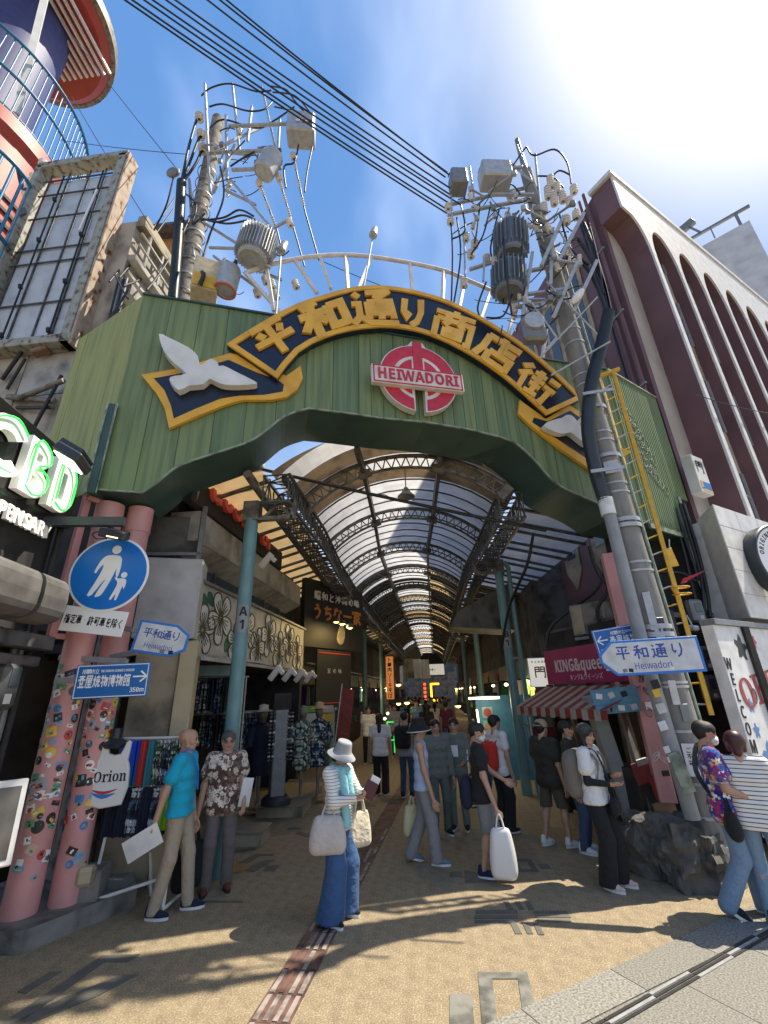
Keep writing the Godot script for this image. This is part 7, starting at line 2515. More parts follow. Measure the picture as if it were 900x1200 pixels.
func build_signs() -> void:
	# round blue pedestrian sign
	var c: Vector3 = Vector3(-3.61,3.39,-4.55)
	var o := thing("pedestrian_sign", "round blue road sign with a white adult and child walking hand in hand", "road sign", c, 0.18)
	o.rotation = Vector3(0.0,0.18,-0.06)
	o.scale = Vector3.ONE * 0.86
	var rimm := MB.new()
	var face := Transform3D(Basis(Vector3.RIGHT, PI / 2), Vector3.ZERO)
	rimm.lathe([Vector2(0,-0.015), Vector2(0.5,-0.015), Vector2(0.505,0.0), Vector2(0.48,0.004), Vector2(0.0,0.004)], 48, face)
	part(o, "white_rim", rimm, M.white_clean)
	var blue := MB.new()
	blue.lathe([Vector2(0.475,0.0), Vector2(0.475,0.008), Vector2(0,0.008)], 48, face)
	part(o, "blue_face", blue, M.sign_blue)
	var ad := smooth_closed([Vector2(-0.04,0.25), Vector2(0.06,0.25), Vector2(0.12,0.2), Vector2(0.13,0.02), Vector2(0.11,-0.06), Vector2(0.085,0.02), Vector2(0.08,0.08), Vector2(0.06,-0.02), Vector2(0.03,-0.14), Vector2(-0.02,-0.28), Vector2(-0.06,-0.31), Vector2(-0.1,-0.31), Vector2(-0.06,-0.18), Vector2(-0.02,-0.08), Vector2(-0.06,-0.13), Vector2(-0.14,-0.29), Vector2(-0.2,-0.3), Vector2(-0.15,-0.15), Vector2(-0.1,0.03), Vector2(-0.1,0.12), Vector2(-0.15,0.04), Vector2(-0.16,0.0), Vector2(-0.19,0.01), Vector2(-0.15,0.16), Vector2(-0.1,0.23)], 2)
	var am := MB.new()
	am.prism(v2(ad), 0.004,0.0105)
	part(o, "adult_figure", am, M.white_clean)
	var hd := MB.new()
	hd.lathe([Vector2(0.06,0.0), Vector2(0.06,0.0105), Vector2(0,0.0105)], 18, xf(Vector3(0.02,0.33,0)) * face)
	part(o, "adult_head", hd, M.white_clean)
	var ch := smooth_closed([Vector2(0.16,-0.06), Vector2(0.22,-0.06), Vector2(0.25,-0.1), Vector2(0.24,-0.2), Vector2(0.215,-0.16), Vector2(0.2,-0.24), Vector2(0.18,-0.34), Vector2(0.155,-0.34), Vector2(0.155,-0.26), Vector2(0.115,-0.34), Vector2(0.09,-0.33), Vector2(0.13,-0.2), Vector2(0.14,-0.12), Vector2(0.11,-0.08), Vector2(0.09,-0.06), Vector2(0.1,-0.045), Vector2(0.13,-0.06)], 2)
	var cm := MB.new()
	cm.prism(v2(ch), 0.004,0.0105)
	part(o, "child_figure", cm, M.white_clean)
	var h2 := MB.new()
	h2.lathe([Vector2(0.04,0.0), Vector2(0.04,0.0105), Vector2(0,0.0105)], 16, xf(Vector3(0.2,-0.01,0)) * face)
	part(o, "child_head", h2, M.white_clean)
	var st := MB.new()
	st.bar(Vector3(-0.1,-0.55,-0.03), Vector3(-0.08,-0.35,-0.03), 0.04,0.02)
	st.bar(Vector3(0.14,-0.55,-0.03), Vector3(0.16,-0.3,-0.03), 0.04,0.02)
	part(o, "mounting_strip", st, M.galv)
	# white supplementary plate
	var sp := thing("supplementary_plate", "white plate with black characters under the round blue sign", "sign", Vector3(-3.67,2.86,-4.55), 0.18)
	sp.rotation = Vector3(0,0.18,-0.13)
	var pm := MB.new()
	pm.box(Vector3(0.68,0.27,0.012), Transform3D(), 0.004)
	part(sp, "plate", pm, M.white_clean)
	var tm := MB.new()
	write_strokes(tm, "指定車・許可車を除く", Vector2(-0.285,0.0), 0.1, Vector2(0.0635,0), 12.0,0.006,0.0015, Transform3D(), 0.62)
	part(sp, "lettering", tm, M.dark)
	street_sign("white and blue Heiwadori street sign on the left, pointing right", Vector3(-3.1,2.69,-4.95), 0.3,-0.16,0.58,0.36,1.0)
	museum_sign("blue museum direction sign below the left street sign, arrow to the right", Vector3(-3.32,2.24,-4.55), 0.2,0.02,0.73,0.33,1.0)
	var br := thing("sign_bracket", "galvanised brackets holding the left street signs on the pink columns", "bracket")
	for q in [[Vector3(-3.4,2.56,-4.98), Vector3(-3.76,2.52,-5.05)], [Vector3(-3.47,2.81,-4.98), Vector3(-3.72,2.86,-5.05)], [Vector3(-4.0,2.26,-4.6), Vector3(-3.66,2.26,-4.6)], [Vector3(-4.24,2.52,-4.85), Vector3(-3.5,2.46,-5.0)]]:
		var bm := MB.new()
		bm.bar(q[0], q[1], 0.05,0.06,0.006)
		part(br, "clamp", bm, M.galv)
	street_sign("white and blue Heiwadori street sign on the concrete pole, pointing left", Vector3(2.57,2.36,-5.8), -0.1,0.02,1.12,0.4,-1.0)
	museum_sign("blue museum direction sign behind the right street sign, arrow to the left", Vector3(2.65,2.63,-6.5), -0.12,0.12,0.86,0.36,-1.0)
	var bs := thing("blue_sign", "worn pale blue sign with old stickers below the right street sign", "sign", Vector3(2.47,1.88,-6.9), -0.2)
	bs.rotation = Vector3(0,-0.2,0.08)
	var b1 := MB.new()
	b1.boxc(Vector3(0,0.04,0), Vector3(0.6,0.2,0.03), 0.004)
	b1.boxc(Vector3(0,-0.12,0), Vector3(0.56,0.12,0.03), 0.004)
	part(bs, "plate", b1, mat("sign_teal", lin(0.08,0.24,0.36), 0.5, "grime", Vector3(2,2,2)))
	for k in 6:
		var sm := MB.new()
		sm.box(Vector3(0.08,0.07,0.003), xf(Vector3(-0.2 + k * 0.08,0.05 - 0.17 * (k % 2), 0.018), 0,0, rng.randf_range(-0.3,0.3)))
		part(bs, "sticker", sm, [M.white, M.dark, M.galv][k % 3])


func wbox(o: Node3D, called: String, c: Vector3, s: Vector3, m: Material, bev := 0.0, turn := 0.0, roll := 0.0) -> MeshInstance3D:
	var mb := MB.new()
	mb.box(s, xf(c, turn, 0, roll), bev)
	return part(o, called, mb, m)

func lamp_omni(o: Node3D, at: Vector3, e: float, c: Color, size := 0.06) -> void:
	var l := OmniLight3D.new()
	l.name = "lamp_source"
	l.position = at
	l.light_energy = e
	l.light_color = c
	l.light_size = size
	l.omni_range = 40.0
	l.omni_attenuation = 2.0
	l.shadow_enabled = true
	o.add_child(l, true)

func print_tex(key: String, back: Color, spots: Array, n: int, size := 256, petals := true, seed_ := 5) -> void:
	# scattered flower and leaf print, drawn once, wrapped round the edges
	var r := RandomNumberGenerator.new()
	r.seed = seed_
	var im := Image.create(size, size, false, Image.FORMAT_RGB8)
	im.fill(back)
	for k in n:
		var c := Vector2(r.randf() * size, r.randf() * size)
		var col: Color = spots[k % spots.size()]
		var rad := r.randf_range(8,24) * size / 256.0
		var ph := r.randf() * TAU
		var lobes := r.randi_range(3,6)
		for y in range(-int(rad), int(rad) + 1):
			for x in range(-int(rad), int(rad) + 1):
				var d := Vector2(x, y)
				var a := d.angle() + ph
				var lim := rad * (0.55 + 0.45 * absf(sin(a * lobes * 0.5))) if petals else rad * (0.4 + 0.6 * absf(cos(a)))
				if d.length() < lim and (d.length() > lim * 0.22 or k % 2 == 0):
					im.set_pixel(posmod(int(c.x) + x, size), posmod(int(c.y) + y, size), col)
	T[key] = ImageTexture.create_from_image(im)

func build_shops() -> void:
	king_shop()
	clothes_shop()

func king_shop() -> void:
	var t := -atan2(2.1,0.7)
	var at := Vector3(2.2,0,-9.3)
	var o := thing("corner_kiosk", "dark shop under a magenta fascia at the right corner of the arcade", "shop", at, t)
	# local x runs towards the viewer, z out into the arcade
	wbox(o, "upper_wall", Vector3(1.2,2.85,-0.35), Vector3(3.0,0.4,0.3), M.dark_wall)
	wbox(o, "roof", Vector3(0.9,3.08,-1.1), Vector3(2.4,0.08,1.6), M.grey_wall)
	wbox(o, "back_wall", Vector3(1.2,1.4,-1.6), Vector3(3.2,2.8,0.1), M.brown_wall)
	for k in 4:
		wbox(o, "door_post", Vector3(-0.2 + k * 0.62,1.05,-0.1), Vector3(0.1,2.1,0.1), M.tan_wall if k % 2 else M.brown_wall, 0.008)
	for k in 3:
		wbox(o, "door_panel", Vector3(0.1 + k * 0.62,1.0,-0.14), Vector3(0.5,1.9,0.04), M.dark, 0.006)
	wbox(o, "counter", Vector3(1.9,0.5,0.15), Vector3(0.6,1.0,0.3), M.brown_wall, 0.01)
	var sg := thing("magenta_sign", "magenta shop fascia reading KING&queen's in pale letters", "sign", at, t)
	wbox(sg, "board", Vector3(1.25,2.4,0.0), Vector3(2.5,0.6,0.1), M.magenta, 0.004)
	var pal := mat("sign_pale", lin(0.62,0.5,0.52), 0.4)
	put_latin(sg, "lettering", "KING&queen's", 0.2, Vector3(1.15,2.4,0.055), pal, 0.0,0.006,0.84)
	var km := MB.new()
	write_strokes(km, "キング＆クイーンズ".replace("ー", "一"), Vector2(0.78,2.2), 0.095, Vector2(0.098,0), 10.0,0.05,0.004)
	part(sg, "kana", km, pal)
	var aw := thing("striped_awning", "red and white striped awning below the magenta fascia", "awning", at, t)
	for k in 18:
		var mb := MB.new()
		var u0 := -0.1 + k * 0.14
		mb.quad(Vector3(u0,1.74,0.72), Vector3(u0 + 0.14,1.74,0.72), Vector3(u0 + 0.14,2.06,0.05), Vector3(u0,2.06,0.05))
		mb.quad(Vector3(u0,1.6 + 0.02 * (k % 2), 0.725), Vector3(u0 + 0.14,1.6 + 0.02 * (k % 2), 0.725), Vector3(u0 + 0.14,1.74,0.72), Vector3(u0,1.74,0.72))
		part(aw, "stripe", mb, M.stripe_red if k % 2 else M.stripe_white)
	wbox(aw, "front_bar", Vector3(1.2,1.735,0.7), Vector3(2.5,0.03,0.03), M.galv_dark)
	var mo := thing("gate_box_sign", "lit white box sign with a gate character at the far end of the magenta fascia", "sign", Vector3(2.14,2.34,-9.75), -0.1)
	wbox(mo, "case", Vector3(0,0,-0.07), Vector3(0.44,0.56,0.14), M.galv, 0.01)
	var fm := mat("lit_sign_face", Color(0.93,0.92,0.88), 0.5)
	fm.emission_enabled = true
	fm.emission = Color(1,0.97,0.9)
	fm.emission_energy_multiplier = 0.16
	wbox(mo, "lit_face_sign", Vector3(0,0,0.003), Vector3(0.42,0.54,0.006), fm)
	var gm := MB.new()
	write_strokes(gm, "門", Vector2(0,0.0), 0.22, Vector2.ZERO, 11.0,0.006,0.002)
	write_strokes(gm, "市立の店味", Vector2(-0.13,0.2), 0.05, Vector2(0.065,0), 10.0,0.006,0.002)
	part(mo, "characters", gm, mat("sign_brown", lin(0.07,0.02,0.02), 0.5))
	wbox(mo, "red_side_board", Vector3(0.02,-0.42,-0.08), Vector3(0.34,0.2,0.05), M.stripe_red)
	var ac := thing("air_conditioner", "beige air conditioner box above the magenta fascia", "air conditioner", Vector3(2.89,3.16,-8.4), -0.75)
	wbox(ac, "case", Vector3.ZERO, Vector3(0.62,0.55,0.36), M.steel_tan, 0.02)
	wbox(ac, "side_panel", Vector3(-0.18,0.0,0.182), Vector3(0.2,0.5,0.012), M.tan_wall, 0.004)
	wbox(ac, "bracket", Vector3(0,-0.32,0), Vector3(0.6,0.05,0.34), M.galv_dark)
	var cb := thing("black_cables", "looping black cables on the dark wall above the air conditioner", "cable")
	for q in [[Vector3(2.1,2.72,-8.8),Vector3(2.25,3.1,-8.8),Vector3(2.67,3.42,-8.6),Vector3(3.02,3.67,-8.2),Vector3(3.23,4.15,-8.0)], [Vector3(2.17,4.92,-8.6),Vector3(2.01,4.36,-8.8),Vector3(1.8,3.94,-9.2),Vector3(1.65,3.58,-9.6),Vector3(1.47,2.85,-10.0)], [Vector3(2.97,4.05,-7.6),Vector3(3.04,3.58,-7.8),Vector3(2.87,3.26,-8.0),Vector3(2.92,2.91,-8.1)], [Vector3(2.88,4.35,-7.8),Vector3(2.97,3.91,-7.9),Vector3(3.09,3.57,-7.8)]]:
		var mb := MB.new()
		mb.tube(smooth_path(q, 5), 0.03,6)
		part(cb, "cable", mb, M.cable)
	var nb := thing("nobori_banner", "dark red banner with white brush strokes beside post B1", "banner", Vector3(2.0,0.88,-9.6), -0.3)
	wbox(nb, "cloth", Vector3.ZERO, Vector3(0.4,0.95,0.015), mat("banner_red", lin(0.16,0.012,0.03), 0.8))
	var bt := MB.new()
	for q in [[Vector3(-0.1,0.12,0.012), Vector3(0.08,0.16,0.012)], [Vector3(-0.02,0.22,0.012), Vector3(-0.06,-0.02,0.012)], [Vector3(0.1,0.1,0.012), Vector3(0.02,0.02,0.012)], [Vector3(-0.08,-0.14,0.012), Vector3(-0.1,-0.3,0.012)], [Vector3(0.02,-0.12,0.012), Vector3(0.05,-0.3,0.012)]]:
		bt.bar(q[0], q[1], 0.03,0.004)
	part(nb, "brush_mark", bt, M.dove)
	wbox(nb, "pole", Vector3(-0.22,-0.2,0), Vector3(0.025,1.7,0.025), M.white)
	# canopy hood, blue board with food pictures, strip light beyond post B1
	var hd := thing("canopy_hood", "grey canopy hood hanging over the shop beyond post B1", "canopy")
	var hm := MB.new()
	hm.prism(v2([Vector2(0.5,3.6), Vector2(2.2,3.45), Vector2(2.2,4.7), Vector2(0.75,4.0)]), -13.2,-12.0)
	part(hd, "hood", hm, M.grey_wall)
	var bp := thing("blue_board", "pale blue shop board with round food pictures, behind the man in the black T-shirt", "board", Vector3(1.72,0.95,-12.6), -0.05)
	wbox(bp, "board", Vector3.ZERO, Vector3(1.4,1.9,0.06), mat("board_blue", lin(0.035,0.15,0.26), 0.6, "grime"), 0.004)
	for k in 2:
		wbox(bp, "picture", Vector3(-0.42,0.55 - k * 0.32,0.035), Vector3(0.26,0.26,0.01), M.teal_post)
		var dm := MB.new()
		dm.lathe([Vector2(0.1,0), Vector2(0.1,0.008), Vector2(0,0.012)], 14, xf(Vector3(-0.42,0.55 - k * 0.32,0.04)) * Transform3D(Basis(Vector3.RIGHT, PI / 2), Vector3.ZERO))
		part(bp, "dish", dm, M.wood if k else M.stripe_red)
	wbox(bp, "price_sheet", Vector3(-0.4,0.1,0.036), Vector3(0.34,0.28,0.008), M.pale_wall)
	var sl := thing("strip_light", "lit horizontal fluorescent strip over the shop beyond post B1", "lamp", Vector3(1.19,1.85,-12.0), 0.0)
	wbox(sl, "tube_light", Vector3.ZERO, Vector3(0.75,0.05,0.05), glow("strip_lamp", Color(1.0,0.95,0.72), 1.8))
	lamp_omni(sl, Vector3(0,-0.08,0.08), 0.25, Color(1,0.94,0.78), 0.2)
	var s2 := thing("strip_light", "lit upright fluorescent tube beside hanging T-shirts on the right", "lamp", Vector3(1.04,1.04,-12.3))
	wbox(s2, "tube_light", Vector3.ZERO, Vector3(0.04,1.1,0.04), glow("strip_lamp", Color(1.0,0.95,0.72), 1.8), 0.0,0.0,0.05)

func garment(o: Node3D, called: String, at: Vector3, w: float, h: float, m: Material, turn := 0.0) -> void:
	# a limp hung garment with folds
	var mb := MB.new()
	var seg := 8
	var x := xf(at, turn)
	for i in seg:
		for s in [1.0,-1.0]:
			var a := -w / 2 + w * i / seg
			var b := -w / 2 + w * (i + 1) / seg
			var za: float = 0.02 * s + 0.016 * sin(i * 1.9)
			var zb: float = 0.02 * s + 0.016 * sin((i + 1) * 1.9)
			mb.quad(x * Vector3(a * 1.08,-h, za * 1.8), x * Vector3(b * 1.08,-h, zb * 1.8), x * Vector3(b * 0.92,0, zb), x * Vector3(a * 0.92,0, za))
	part(o, called, mb, m)

func clothes_shop() -> void:
	print_tex("print_dark", Color(0.05,0.07,0.14), [Color(0.3,0.38,0.5), Color(0.75,0.78,0.8), Color(0.1,0.25,0.3), Color(0.2,0.2,0.25)], 80)
	print_tex("print_green", Color(0.1,0.16,0.14), [Color(0.55,0.6,0.55), Color(0.25,0.35,0.3), Color(0.8,0.8,0.76)], 80)
	var pd := mat("cloth_print_dark", Color(1,1,1), 0.9, "print_dark", Vector3(3,3,3))
	var pg := mat("cloth_print_green", Color(1,1,1), 0.9, "print_green", Vector3(3,3,3))
	var g := GradientTexture2D.new()
	var gr := Gradient.new()
	gr.offsets = PackedFloat32Array([0.0,0.35,0.6,1.0])
	gr.colors = PackedColorArray([Color(0.05,0.2,0.8), Color(0.05,0.4,0.75), Color(0.1,0.6,0.3), Color(0.55,0.75,0.05)])
	g.gradient = gr
	g.fill_from = Vector2(0,0); g.fill_to = Vector2(0,1)
	T.surf = g
	var ocean := mat("cloth_ocean", Color(1,1,1), 0.7)
	ocean.albedo_texture = g
	# the clothes rail on the pavement
	var rk := thing("clothes_rail", "white steel clothes rail on the pavement by the pink columns", "rail", Vector3(-3.35,0,-5.55))
	for q in [[Vector3(-0.4,0.06,0.1), Vector3(-0.34,1.62,0)], [Vector3(0.42,0.06,0.1), Vector3(0.4,1.62,0)], [Vector3(-0.4,1.62,0), Vector3(0.42,1.62,0)], [Vector3(-0.4,1.14,0), Vector3(0.42,1.14,0)], [Vector3(-0.5,0.1,0.25), Vector3(0.36,0.3,0.08)], [Vector3(0.42,0.4,0.1), Vector3(0.42,0.06,0.12)], [Vector3(0.1,0.06,-0.2), Vector3(0.14,0.5,0)], [Vector3(-0.5,0.06,-0.3), Vector3(-0.4,0.06,0.3)], [Vector3(0.42,0.06,-0.3), Vector3(0.44,0.06,0.16)]]:
		var mb := MB.new()
		mb.cyl(q[0], q[1], 0.017,-1,8)
		part(rk, "tube", mb, M.white)
	var cl := [[ocean, "blue to green board shorts"], [M.red, "plain red shorts"], [mat("teal_cloth", lin(0.03,0.2,0.26), 0.8), "plain teal shorts"], [pg, "pale leafy shorts"], [pd, "dark blue flowered shorts"], [pg, "leafy shorts at the rail's right end"], [pd, "navy flowered shorts at the rail's end"]]
	for k in 7:
		var s := thing("shorts", "%s hanging from the upper bar of the clothes rail" % cl[k][1], "shorts", Vector3(-3.62 + k * 0.095 + (0.09 if k > 0 else 0.0), 1.6,-5.52), 0.0, "shorts on the clothes rail")
		garment(s, "cloth", Vector3.ZERO, 0.24 if k == 0 else 0.12,0.46, cl[k][0], 0.2 if k == 0 else 0.75)
	var navy := mat("navy_cloth", lin(0.008,0.012,0.035), 0.85)
	var c2 := [navy, navy, pd, navy, pd, mat("lime_cloth", lin(0.3,0.6,0.03), 0.8)]
	for k in 6:
		var s := thing("shorts", ["dark navy shorts, left end of the lower bar", "second dark navy shorts on the lower bar", "blue printed shorts in the middle of the lower bar", "dark shorts right of the blue printed ones on the lower bar", "blue printed shorts near the lime pair on the lower bar", "lime green shorts at the right end of the lower bar"][k], "shorts", Vector3(-3.68 + k * 0.13,1.12,-5.5), 0.0, "shorts on the clothes rail")
		garment(s, "cloth", Vector3.ZERO, 0.17,0.46 if k < 5 else 0.4, c2[k], 0.3)
	var tk := thing("tank_top", "white tank top printed Orion, hung at the left end of the clothes rail", "shirt", Vector3(-3.66,1.02,-5.22), 0.35)
	tk.rotation.z = -0.1
	var tm := MB.new()
	tm.prism(v2(smooth_closed([Vector2(-0.2,0), Vector2(0.2,0), Vector2(0.19,0.34), Vector2(0.15,0.42), Vector2(0.14,0.6), Vector2(0.09,0.6), Vector2(0.06,0.48), Vector2(-0.06,0.48), Vector2(-0.09,0.6), Vector2(-0.14,0.6), Vector2(-0.15,0.42), Vector2(-0.19,0.34)], 2)), -0.02,0.03, Transform3D(), 0.012)
	part(tk, "cloth", tm, mat("white_cloth", lin(0.66,0.66,0.66), 0.9))
	put_latin(tk, "lettering", "Orion", 0.1, Vector3(0.02,0.26,0.033), M.dark, 0.0,0.003,0.8,0.1, "Droid Serif")
	var rb := MB.new()
	rb.prism(v2(smooth_closed([Vector2(-0.13,0.13), Vector2(0.0,0.09), Vector2(0.13,0.15), Vector2(0.0,0.12)], 3)), 0.028,0.034)
	part(tk, "red_wave", rb, M.red)
	rb = MB.new()
	rb.prism(v2(smooth_closed([Vector2(-0.12,0.1), Vector2(0.0,0.05), Vector2(0.12,0.11), Vector2(0.0,0.09)], 3)), 0.028,0.0335)
	part(tk, "blue_wave", rb, M.sign_blue)
	var bu := thing("display_bust", "black display bust wearing the white tank top", "mannequin", Vector3(-3.66,1.55,-5.26), 0.3)
	rb = MB.new()
	rb.lathe([Vector2(0.0,0), Vector2(0.1,0.0), Vector2(0.14,0.05), Vector2(0.06,0.1), Vector2(0.05,0.2), Vector2(0.0,0.21)], 16)
	part(bu, "torso", rb, M.black_tube)
	var bx := thing("cardboard_box", "flattened pale box at the foot of the clothes rail", "box", Vector3(-3.59,0.06,-5.59), 0.3)
	wbox(bx, "box", Vector3.ZERO, Vector3(0.24,0.12,0.14), M.tan_wall, 0.01)
	# open shop behind post A1: rails with dark clothes, shelf, white pallet floor
	for r in 3:
		var rl := thing("garment_rack", ["upper rack of dark patterned shirts inside the left shop", "lower rack of dark shirts inside the left shop", "rack of shirts at the back of the left shop"][r], "rack", Vector3(-4.3, [2.4,1.75,1.75][r], -8.2 - r * 0.9), 0.5, "garment racks in the left shop")
		var mb := MB.new()
		mb.cyl(Vector3(-0.9,0,0), Vector3(0.9,0,0), 0.016,-1,6)
		mb.cyl(Vector3(-0.85,0,0), Vector3(-0.85,-1.7,0), 0.016,-1,6)
		mb.cyl(Vector3(0.85,0,0), Vector3(0.85,-1.7,0), 0.016,-1,6)
		part(rl, "rail", mb, M.galv)
		for k in 14:
			garment(rl, "shirt", Vector3(-0.8 + k * 0.12,-0.03,0), 0.4, rng.randf_range(0.5,0.62), [pd, navy, pg, M.dark_wall, pd][rng.randi() % 5], 1.25)
	wbox(thing("shelf_board", "high shelf with a colourful strip inside the left shop", "shelf", Vector3(-4.2,2.5,-8.0), 0.5), "strip", Vector3.ZERO, Vector3(1.4,0.18,0.04), M.teal_post)
	# sunglasses tower
	var st := thing("sunglasses_tower", "tall square display tower hung with sunglasses", "display rack", Vector3(-3.03,0.22,-9.18), 0.5)
	wbox(st, "column", Vector3(0,0.85,0), Vector3(0.26,1.5,0.26), M.galv_dark, 0.02)
	var bm := MB.new()
	bm.lathe([Vector2(0,0), Vector2(0.27,0), Vector2(0.27,0.08), Vector2(0.2,0.14), Vector2(0,0.14)], 18)
	part(st, "base", bm, M.black_tube)
	wbox(st, "top_box", Vector3(0,1.72,0), Vector3(0.34,0.3,0.3), M.brown_wall, 0.01)
	for s in 2:
		for k in 13:
			for side in [-1,1]:
				var gm := MB.new()
				var y := 0.72 + k * 0.066
				var p0 := Vector3(side * 0.17, y, 0.15) if s == 0 else Vector3(0.15, y, side * 0.17)
				for e in [-0.035,0.035]:
					gm.ball(p0 + (Vector3(e, 0,0) if s == 0 else Vector3(0,0, e)), Vector3(0.03,0.022,0.012) if s == 0 else Vector3(0.012,0.022,0.03), 8)
				part(st, "sunglasses", gm, M.glass_dark if (k + side) % 3 else M.galv)
	for q in [[Vector3(-3.04,0.1,-9.57), Vector3(0.9,0.2,2.6), "low pale timber plinth along the left shop front"], [Vector3(-2.99,0.1,-7.8), Vector3(0.6,0.18,0.5), "short pale plinth nearest the old man's shoes"]]:
		var pl := thing("shop_plinth", q[2], "plinth", q[0] + Vector3(0,0,-0.9 if q[1].z > 1.0 else 0.0), 0.06)
		wbox(pl, "deck", Vector3(0,0.08,0), Vector3(q[1].x, 0.04, q[1].z), mat("pale_timber", lin(0.36,0.31,0.23), 0.7, "grain", Vector3(1,1,4)), 0.006)
		wbox(pl, "skirt", Vector3(0,-0.02,0), Vector3(q[1].x - 0.04,0.16, q[1].z - 0.04), M.tan_wall, 0.004)
	for k in 3:
		var mn := thing("dressed_mannequin", ["mannequin in a dark patterned shirt and straw hat behind the sunglasses tower", "mannequin in a leafy shirt beside the sunglasses tower", "mannequin in a dark shirt and pale hat inside the left shop"][k], "mannequin", [Vector3(-2.56,0.15,-10.4), Vector3(-2.81,0.3,-10.0), Vector3(-3.46,0.34,-9.4)][k], 0.8, "dressed mannequins of the left shop")
		mn.position.y = 0.1
		var mb := MB.new()
		mb.lathe([Vector2(0.0,0.55), Vector2(0.17,0.55), Vector2(0.19,0.75), Vector2(0.16,1.0), Vector2(0.2,1.25), Vector2(0.17,1.4), Vector2(0.06,1.47), Vector2(0,1.48)], 18, Transform3D(Basis.from_scale(Vector3(1.1,1,0.7)), Vector3.ZERO))
		for s in [-1,1]: mb.cyl(Vector3(0.2 * s, 1.38,0), Vector3(0.27 * s, 1.05,0.03), 0.07,0.08,10)
		part(mn, "shirt", mb, [pd, pg, navy][k])
		mb = MB.new()
		mb.lathe([Vector2(0.0,0.0), Vector2(0.18,0.0), Vector2(0.03,0.04), Vector2(0.03,0.55)], 12)
		part(mn, "stand", mb, M.steel_tan)
		mb = MB.new()
		mb.lathe([Vector2(0.05,1.45), Vector2(0.08,1.55), Vector2(0.09,1.64), Vector2(0.05,1.73), Vector2(0,1.74)], 14)
		part(mn, "head", mb, M.steel_tan)
		if k != 1:
			mb = MB.new()
			mb.lathe([Vector2(0.2,1.66), Vector2(0.21,1.665), Vector2(0.1,1.69), Vector2(0.09,1.78), Vector2(0.0,1.8)], 16)
			part(mn, "hat", mb, mat("straw", lin(0.45,0.34,0.18), 0.8) if k == 0 else M.dove)
	# menu boards, hanging banners and small lamps around post A2
	var mb2 := thing("menu_poster", "bright menu poster in green, yellow and white blocks under the black poster", "poster", Vector3(-2.93,1.41,-11.9), 0.15)
	var blocks := [[-0.17,0.3,0.36,0.16, lin(0.2,0.42,0.06)], [-0.17,0.08,0.36,0.26, lin(0.6,0.6,0.52)], [0.19,0.29,0.34,0.18, lin(0.6,0.45,0.42)], [0.19,0.07,0.34,0.24, lin(0.62,0.45,0.06)], [0.0,-0.14,0.7,0.12, lin(0.6,0.6,0.6)], [-0.22,-0.34,0.24,0.26, lin(0.42,0.04,0.04)], [0.12,-0.34,0.42,0.26, lin(0.16,0.2,0.22)]]
	for k in blocks.size():
		var q = blocks[k]
		wbox(mb2, "printed_block", Vector3(q[0], q[1], 0.0), Vector3(q[2] - 0.01, q[3] - 0.01,0.02), mat("menu_%d" % k, q[4], 0.5))
	var mt := MB.new()
	write_strokes(mt, "沖縄そば", Vector2(-0.2,-0.14), 0.09, Vector2(0.13,0), 12.0,0.01,0.003)
	part(mb2, "lettering", mt, M.dark)
	var nb := thing("nobori_banner", "tilted red banner with pale brush strokes left of the white bucket hat", "banner", Vector3(-2.16,1.61,-11.4), 0.2)
	nb.rotation.z = -0.12
	wbox(nb, "cloth", Vector3.ZERO, Vector3(0.3,1.1,0.012), M.stripe_red)
	mt = MB.new()
	for k in 5: mt.bar(Vector3(-0.05 + 0.04 * (k % 2), 0.4 - k * 0.2,0.01), Vector3(0.07,0.34 - k * 0.2,0.01), 0.03,0.004)
	part(nb, "brush_mark", mt, M.galv_dark)
	wbox(nb, "pole", Vector3(-0.17,-0.3,0), Vector3(0.022,1.9,0.022), M.galv)
	for k in 3:
		var p: Vector3 = [Vector3(-2.68,3.94,-12.6), Vector3(-2.5,3.87,-12.6), Vector3(-2.28,3.76,-12.6)][k]
		var lp := thing("shaded_lamp", ["left of three small lit lamps on post A2", "middle of three small lit lamps on post A2", "right of three small lit lamps on post A2"][k], "lamp", p, 0.0, "three lamps on post A2")
		var sm := MB.new()
		sm.lathe([Vector2(0.12,0.0), Vector2(0.11,0.04), Vector2(0.05,0.12), Vector2(0.0,0.13)], 14)
		part(lp, "shade", sm, M.black_tube)
		var bm2 := MB.new()
		bm2.ball(Vector3(0,0.02,0), Vector3(0.07,0.05,0.07), 10)
		part(lp, "bulb_light", bm2, glow("bulb_warm", Color(1.0,0.82,0.4), 4.0))
		if k == 1: lamp_omni(lp, Vector3(0,0.02,0), 0.8, Color(1,0.85,0.55), 0.05)

